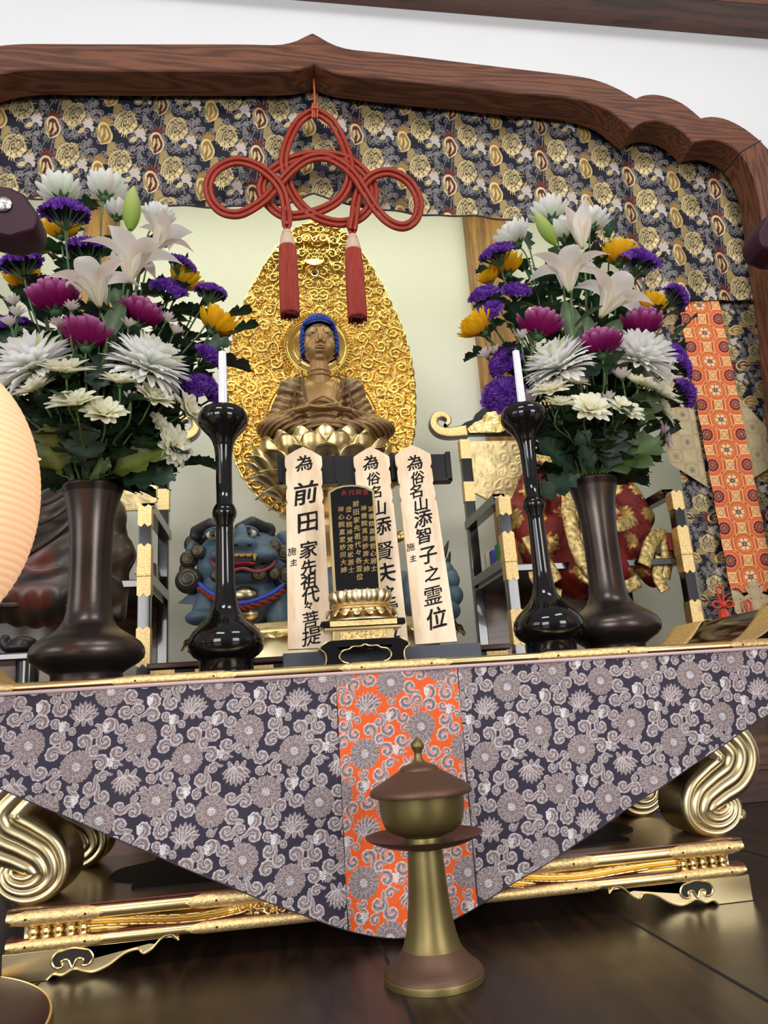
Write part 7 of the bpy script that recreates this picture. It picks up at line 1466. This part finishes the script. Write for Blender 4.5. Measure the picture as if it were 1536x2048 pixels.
R_L = [
 ('white_mum', 1022, 468, .03, 41, (-.45, 0, 1), 'leftmost bloom against the wooden pillar'), ('white_mum', 1097, 420, .05, 40, (-.1, -.1, 1), 'topmost bloom behind the bud'), ('white_mum', 1132, 458, .03, 38, (.1, .05, 1), 'between bud and upright petal'), ('white_mum', 1186, 438, .06, 34, (.3, -.1, 1), 'top right bloom before the brocade'),
 ('yellow_mum', 1238, 504, .02, 39, (.1, .1, 1), 'right of the front lily'), ('yellow_mum', 1012, 526, .04, 36, (-.1, .1, 1), 'behind the upper left purple cluster'), ('yellow_mum', 976, 552, .06, 24, (-.3, .2, 1), 'smallest one at the pillar'), ('yellow_mum', 950, 645, .0, 40, (-.75, .15, .9), 'leftmost, against the cream wall'), ('yellow_mum', 1302, 606, .04, 34, (.3, .1, 1), 'behind the lowest lily petal'),
 ('statice', 995, 508, -.01, 34, (-.35, .4, 1), 'top left cluster', .8), ('statice', 968, 590, .0, 28, (-.4, .6, .8), 'left cluster against the pillar'), ('statice', 978, 622, -.01, 26, (-.5, .7, .5), 'just under the left cluster'), ('statice', 1033, 583, -.02, 27, (0, .7, .7), 'round one left of the magenta bloom'),
 ('statice', 1279, 524, .0, 38, (.3, .5, .9), 'right of the upper yellow bloom'), ('statice', 1352, 594, .03, 34, (.7, .5, .8), 'rightmost, before the banner top', .6), ('statice', 1012, 722, -.02, 36, (-.8, .6, .4), 'upper of two left of the candle', .8), ('statice', 1008, 790, -.02, 38, (-.4, .85, .3), 'just above the right candlestick cup'),
 ('statice', 1348, 706, .02, 26, (.6, .5, .8), 'upper right edge beside the white dome'), ('statice', 1362, 734, .0, 30, (.8, .5, .5), 'right edge before the orange strip', .7), ('statice', 1366, 788, .0, 38, (.85, .5, .4), 'lowest right, before the beige lappet', .6), ('statice', 1110, 758, .02, 18, (0, .4, 1), 'tiny one behind the cream sprays'),
 ('purple_mum', 1082, 645, -.07, 46, (.3, .1, 1), 'leftmost of the three'), ('purple_mum', 1201, 682, -.11, 45, (0, .1, 1), 'lowest and nearest of the three'), ('purple_mum', 1284, 642, -.04, 45, (.15, .15, 1), 'rightmost of the three'),
 ('big_mum', 1108, 720, -.09, 62, (-.55, .3, 1), 'left dome behind the candle'), ('big_mum', 1284, 704, -.07, 62, (.45, .3, 1), 'right dome below the magenta bloom'),
 ('spray_mum', 1100, 782, -.11, 40, (-.3, .4, 1), 'leftmost one beside the candle'), ('spray_mum', 1118, 808, -.12, 34, (.1, .4, 1), 'just under the leftmost spray'), ('spray_mum', 1142, 764, -.10, 34, (.3, .25, 1), 'small upper one on an upright stem'), ('spray_mum', 1179, 818, -.14, 40, (0, .9, .6), 'front one facing the viewer'), ('spray_mum', 1250, 822, -.12, 38, (.25, .7, .7), 'front one right of centre'),
 ('spray_mum', 1280, 768, -.10, 36, (.35, .3, 1), 'below the right dome'), ('spray_mum', 1320, 786, -.06, 42, (.6, .4, .8), 'cream one at the right edge'), ('spray_mum', 1326, 820, -.03, 34, (.8, .4, .3), 'white one under the cream right bloom'), ('spray_mum', 1326, 872, -.02, 30, (1, .3, .2), 'pale pink one lowest at the right', (S((232, 210, 218)), S((220, 200, 190)))),
 ('small_mum', 1043, 668, -.08, 16, (-.1, .2, 1), 'in front of the left magenta bloom'), ('small_mum', 992, 700, .0, 17, (-.3, .3, 1), 'left sprig before the pillar, right bud'), ('small_mum', 970, 706, .0, 17, (-.6, .3, 1), 'left sprig before the pillar, left bud'), ('small_mum', 1056, 792, -.04, 24, (-.3, .5, 1), 'peeping out behind the candle'), ('small_mum', 1244, 746, -.10, 20, (0, .15, 1), 'upright beside the nearest magenta stem'), ('small_mum', 1216, 792, -.10, 16, (-.2, .3, 1), 'between the two front sprays'),
 ('lily', 1134, 530, -.11, 118, (.02, .02, 1), 'front one below the upright petal', (.92, .3)), ('lily', 1230, 584, -.08, 124, (.55, .1, .8), 'right one leaning towards the banner', (.9, .1)), ('lily', 1160, 456, -.03, 96, (.05, -.05, 1), 'narrow half-open one at the top', (.25, .5)),
 ('lily_bud', 1090, 456, -.05, 80, (-.5, .05, 1), 'tilting left at the top')]
for side, lst in (('left', L_), ('right', R_L)):
    for f in lst: flower(side, f[0], f[1], f[2], f[3], f[4], f[5], f[6], f[7] if len(f) > 7 else None)
SPL = ((60, 480, .06, 'rising behind the top left purple cluster'), (150, 470, .08, 'behind the gap under the two highest white blooms'), (300, 500, .10, 'behind the upper lily'), (20, 620, .05, 'behind the far left trio of buds'), (90, 640, .04, 'behind the leftmost magenta bloom'), (200, 620, .05, 'behind the left lily stem'), (380, 640, .05, 'between the rightmost yellow bloom and the small buds'), (425, 662, .06, 'ending before the gold aureole above the candle'), (330, 700, .06, 'behind the right white dome'), (150, 700, .06, 'behind the nearest magenta bloom'), (240, 700, .05, 'behind the long lily leaf'), (60, 830, .0, 'low behind the paper lantern'), (350, 800, .03, 'behind the spray facing the candlestick'), (120, 850, -.03, 'low at left under the widest open spray'), (230, 850, -.04, 'low under the front spray that faces the viewer'), (300, 860, .0, 'low at right over the rim'), (250, 560, .08, 'behind the base of the upper lily'), (130, 540, .09, 'behind the lower left lily'), (180, 760, .02, 'deep in the centre below the domes'), (280, 780, .03, 'deep behind the right sprays'), (100, 740, .03, 'deep behind the upper spray'), (350, 560, .09, 'behind the right purple clusters'), (30, 720, .04, 'behind the left white dome'), (200, 880, .02, 'lowest one inside the mouth of the vase'), (400, 620, .05, 'behind the small buds at right'), (440, 690, .04, 'reaching right beside the long purple cluster'), (75, 560, .08, 'behind the far left yellow bloom'), (365, 930, -.01, 'drooping far out over the right side of the rim'))
SPR = ((1060, 500, .07, 'behind the tilting bud'), (1150, 500, .09, 'behind the upright half-open lily'), (1220, 480, .07, 'behind the upper yellow bloom'), (1020, 580, .06, 'behind the round purple cluster'), (1100, 580, .07, 'behind the front lily'), (1180, 600, .08, 'between the two open lilies'), (1250, 600, .08, 'behind the leaning lily'), (1325, 645, .06, 'behind the rightmost magenta bloom'), (1345, 685, .04, 'right edge above the orange strip'), (1060, 700, .05, 'behind the left white dome'), (1180, 720, .05, 'behind the nearest magenta bloom'), (1240, 720, .06, 'between the domes'), (1300, 830, .02, 'low behind the cream right bloom'), (1080, 860, .0, 'low at left behind the candlestick cup'), (1150, 865, -.03, 'low under the front spray'), (1225, 865, -.04, 'low right of the front spray'), (985, 690, .03, 'reaching left before the wooden pillar'), (1120, 640, .04, 'right of the leftmost magenta bloom'), (1150, 780, .02, 'deep in the centre below the domes'), (1220, 790, .03, 'deep behind the two front sprays'), (1120, 540, .09, 'behind the front lily throat'), (1290, 560, .07, 'between the right purple clusters'), (1080, 760, .04, 'deep behind the leftmost spray'), (1195, 890, .02, 'lowest one inside the mouth of the vase'), (1060, 560, .07, 'behind the left white bloom against the pillar'), (1200, 540, .09, 'between the front lily and the upper yellow bloom'), (1300, 760, .04, 'behind the right dome edge'), (1290, 900, -.02, 'reaching out over the right of the rim'))
for a in SPL: sprig('left', *a)
for a in SPR: sprig('right', *a)
LG, OL, DK_ = S((70, 92, 46)), S((84, 92, 30)), S((34, 58, 42))
for a in ((120, 950, -.03, 95, 850, -.08, .075, 'mum', 'lower left, olive green', OL), (175, 945, -.05, 168, 850, -.10, .07, 'mum', 'centre front, dark green', DK_), (215, 950, -.05, 330, 890, -.09, .065, 'mum', 'right of centre, olive and horizontal', OL), (235, 955, -.04, 345, 945, -.08, .07, 'mum', 'drooping over the right of the rim', DK_), (180, 955, -.06, 215, 925, -.10, .05, 'mum', 'small one on the rim', LG), (215, 700, -.07, 190, 770, -.10, .06, 'mum', 'hanging between the two domes', DK_),
          (215, 680, -.09, 244, 590, -.08, .036, 'lily', 'rising beside the lily stem'), (248, 640, -.07, 226, 560, -.03, .03, 'lily', 'behind the lily stem'), (400, 700, .02, 460, 680, .0, .05, 'mum', 'right edge before the gold aureole', DK_), (30, 700, -.02, 10, 640, -.02, .05, 'mum', 'left edge above the lantern', DK_)): bigleaf('left', *a)
for a in ((1200, 945, -.04, 1322, 870, -.08, .095, 'mum', 'largest pale one lower right', LG), (1150, 945, -.04, 1085, 870, -.09, .085, 'mum', 'lower left, dark and broad', DK_), (1160, 950, -.05, 1082, 985, -.05, .06, 'mum', 'drooping over the left of the rim', DK_), (1185, 945, -.05, 1165, 860, -.10, .06, 'mum', 'centre front', DK_), (1215, 945, -.05, 1235, 850, -.09, .065, 'mum', 'right of centre, dark', DK_), (1150, 700, -.08, 1136, 590, -.08, .045, 'lily', 'below the front lily'), (1165, 690, -.08, 1180, 620, -.06, .034, 'lily', 'second one below the front lily'), (1205, 690, -.07, 1245, 630, -.06, .036, 'lily', 'below the leaning lily'), (1215, 720, -.09, 1150, 750, -.11, .05, 'mum', 'in front under the nearest magenta bloom', DK_), (1280, 850, -.04, 1300, 780, -.06, .07, 'mum', 'right edge, mid green', LG)): bigleaf('right', *a)
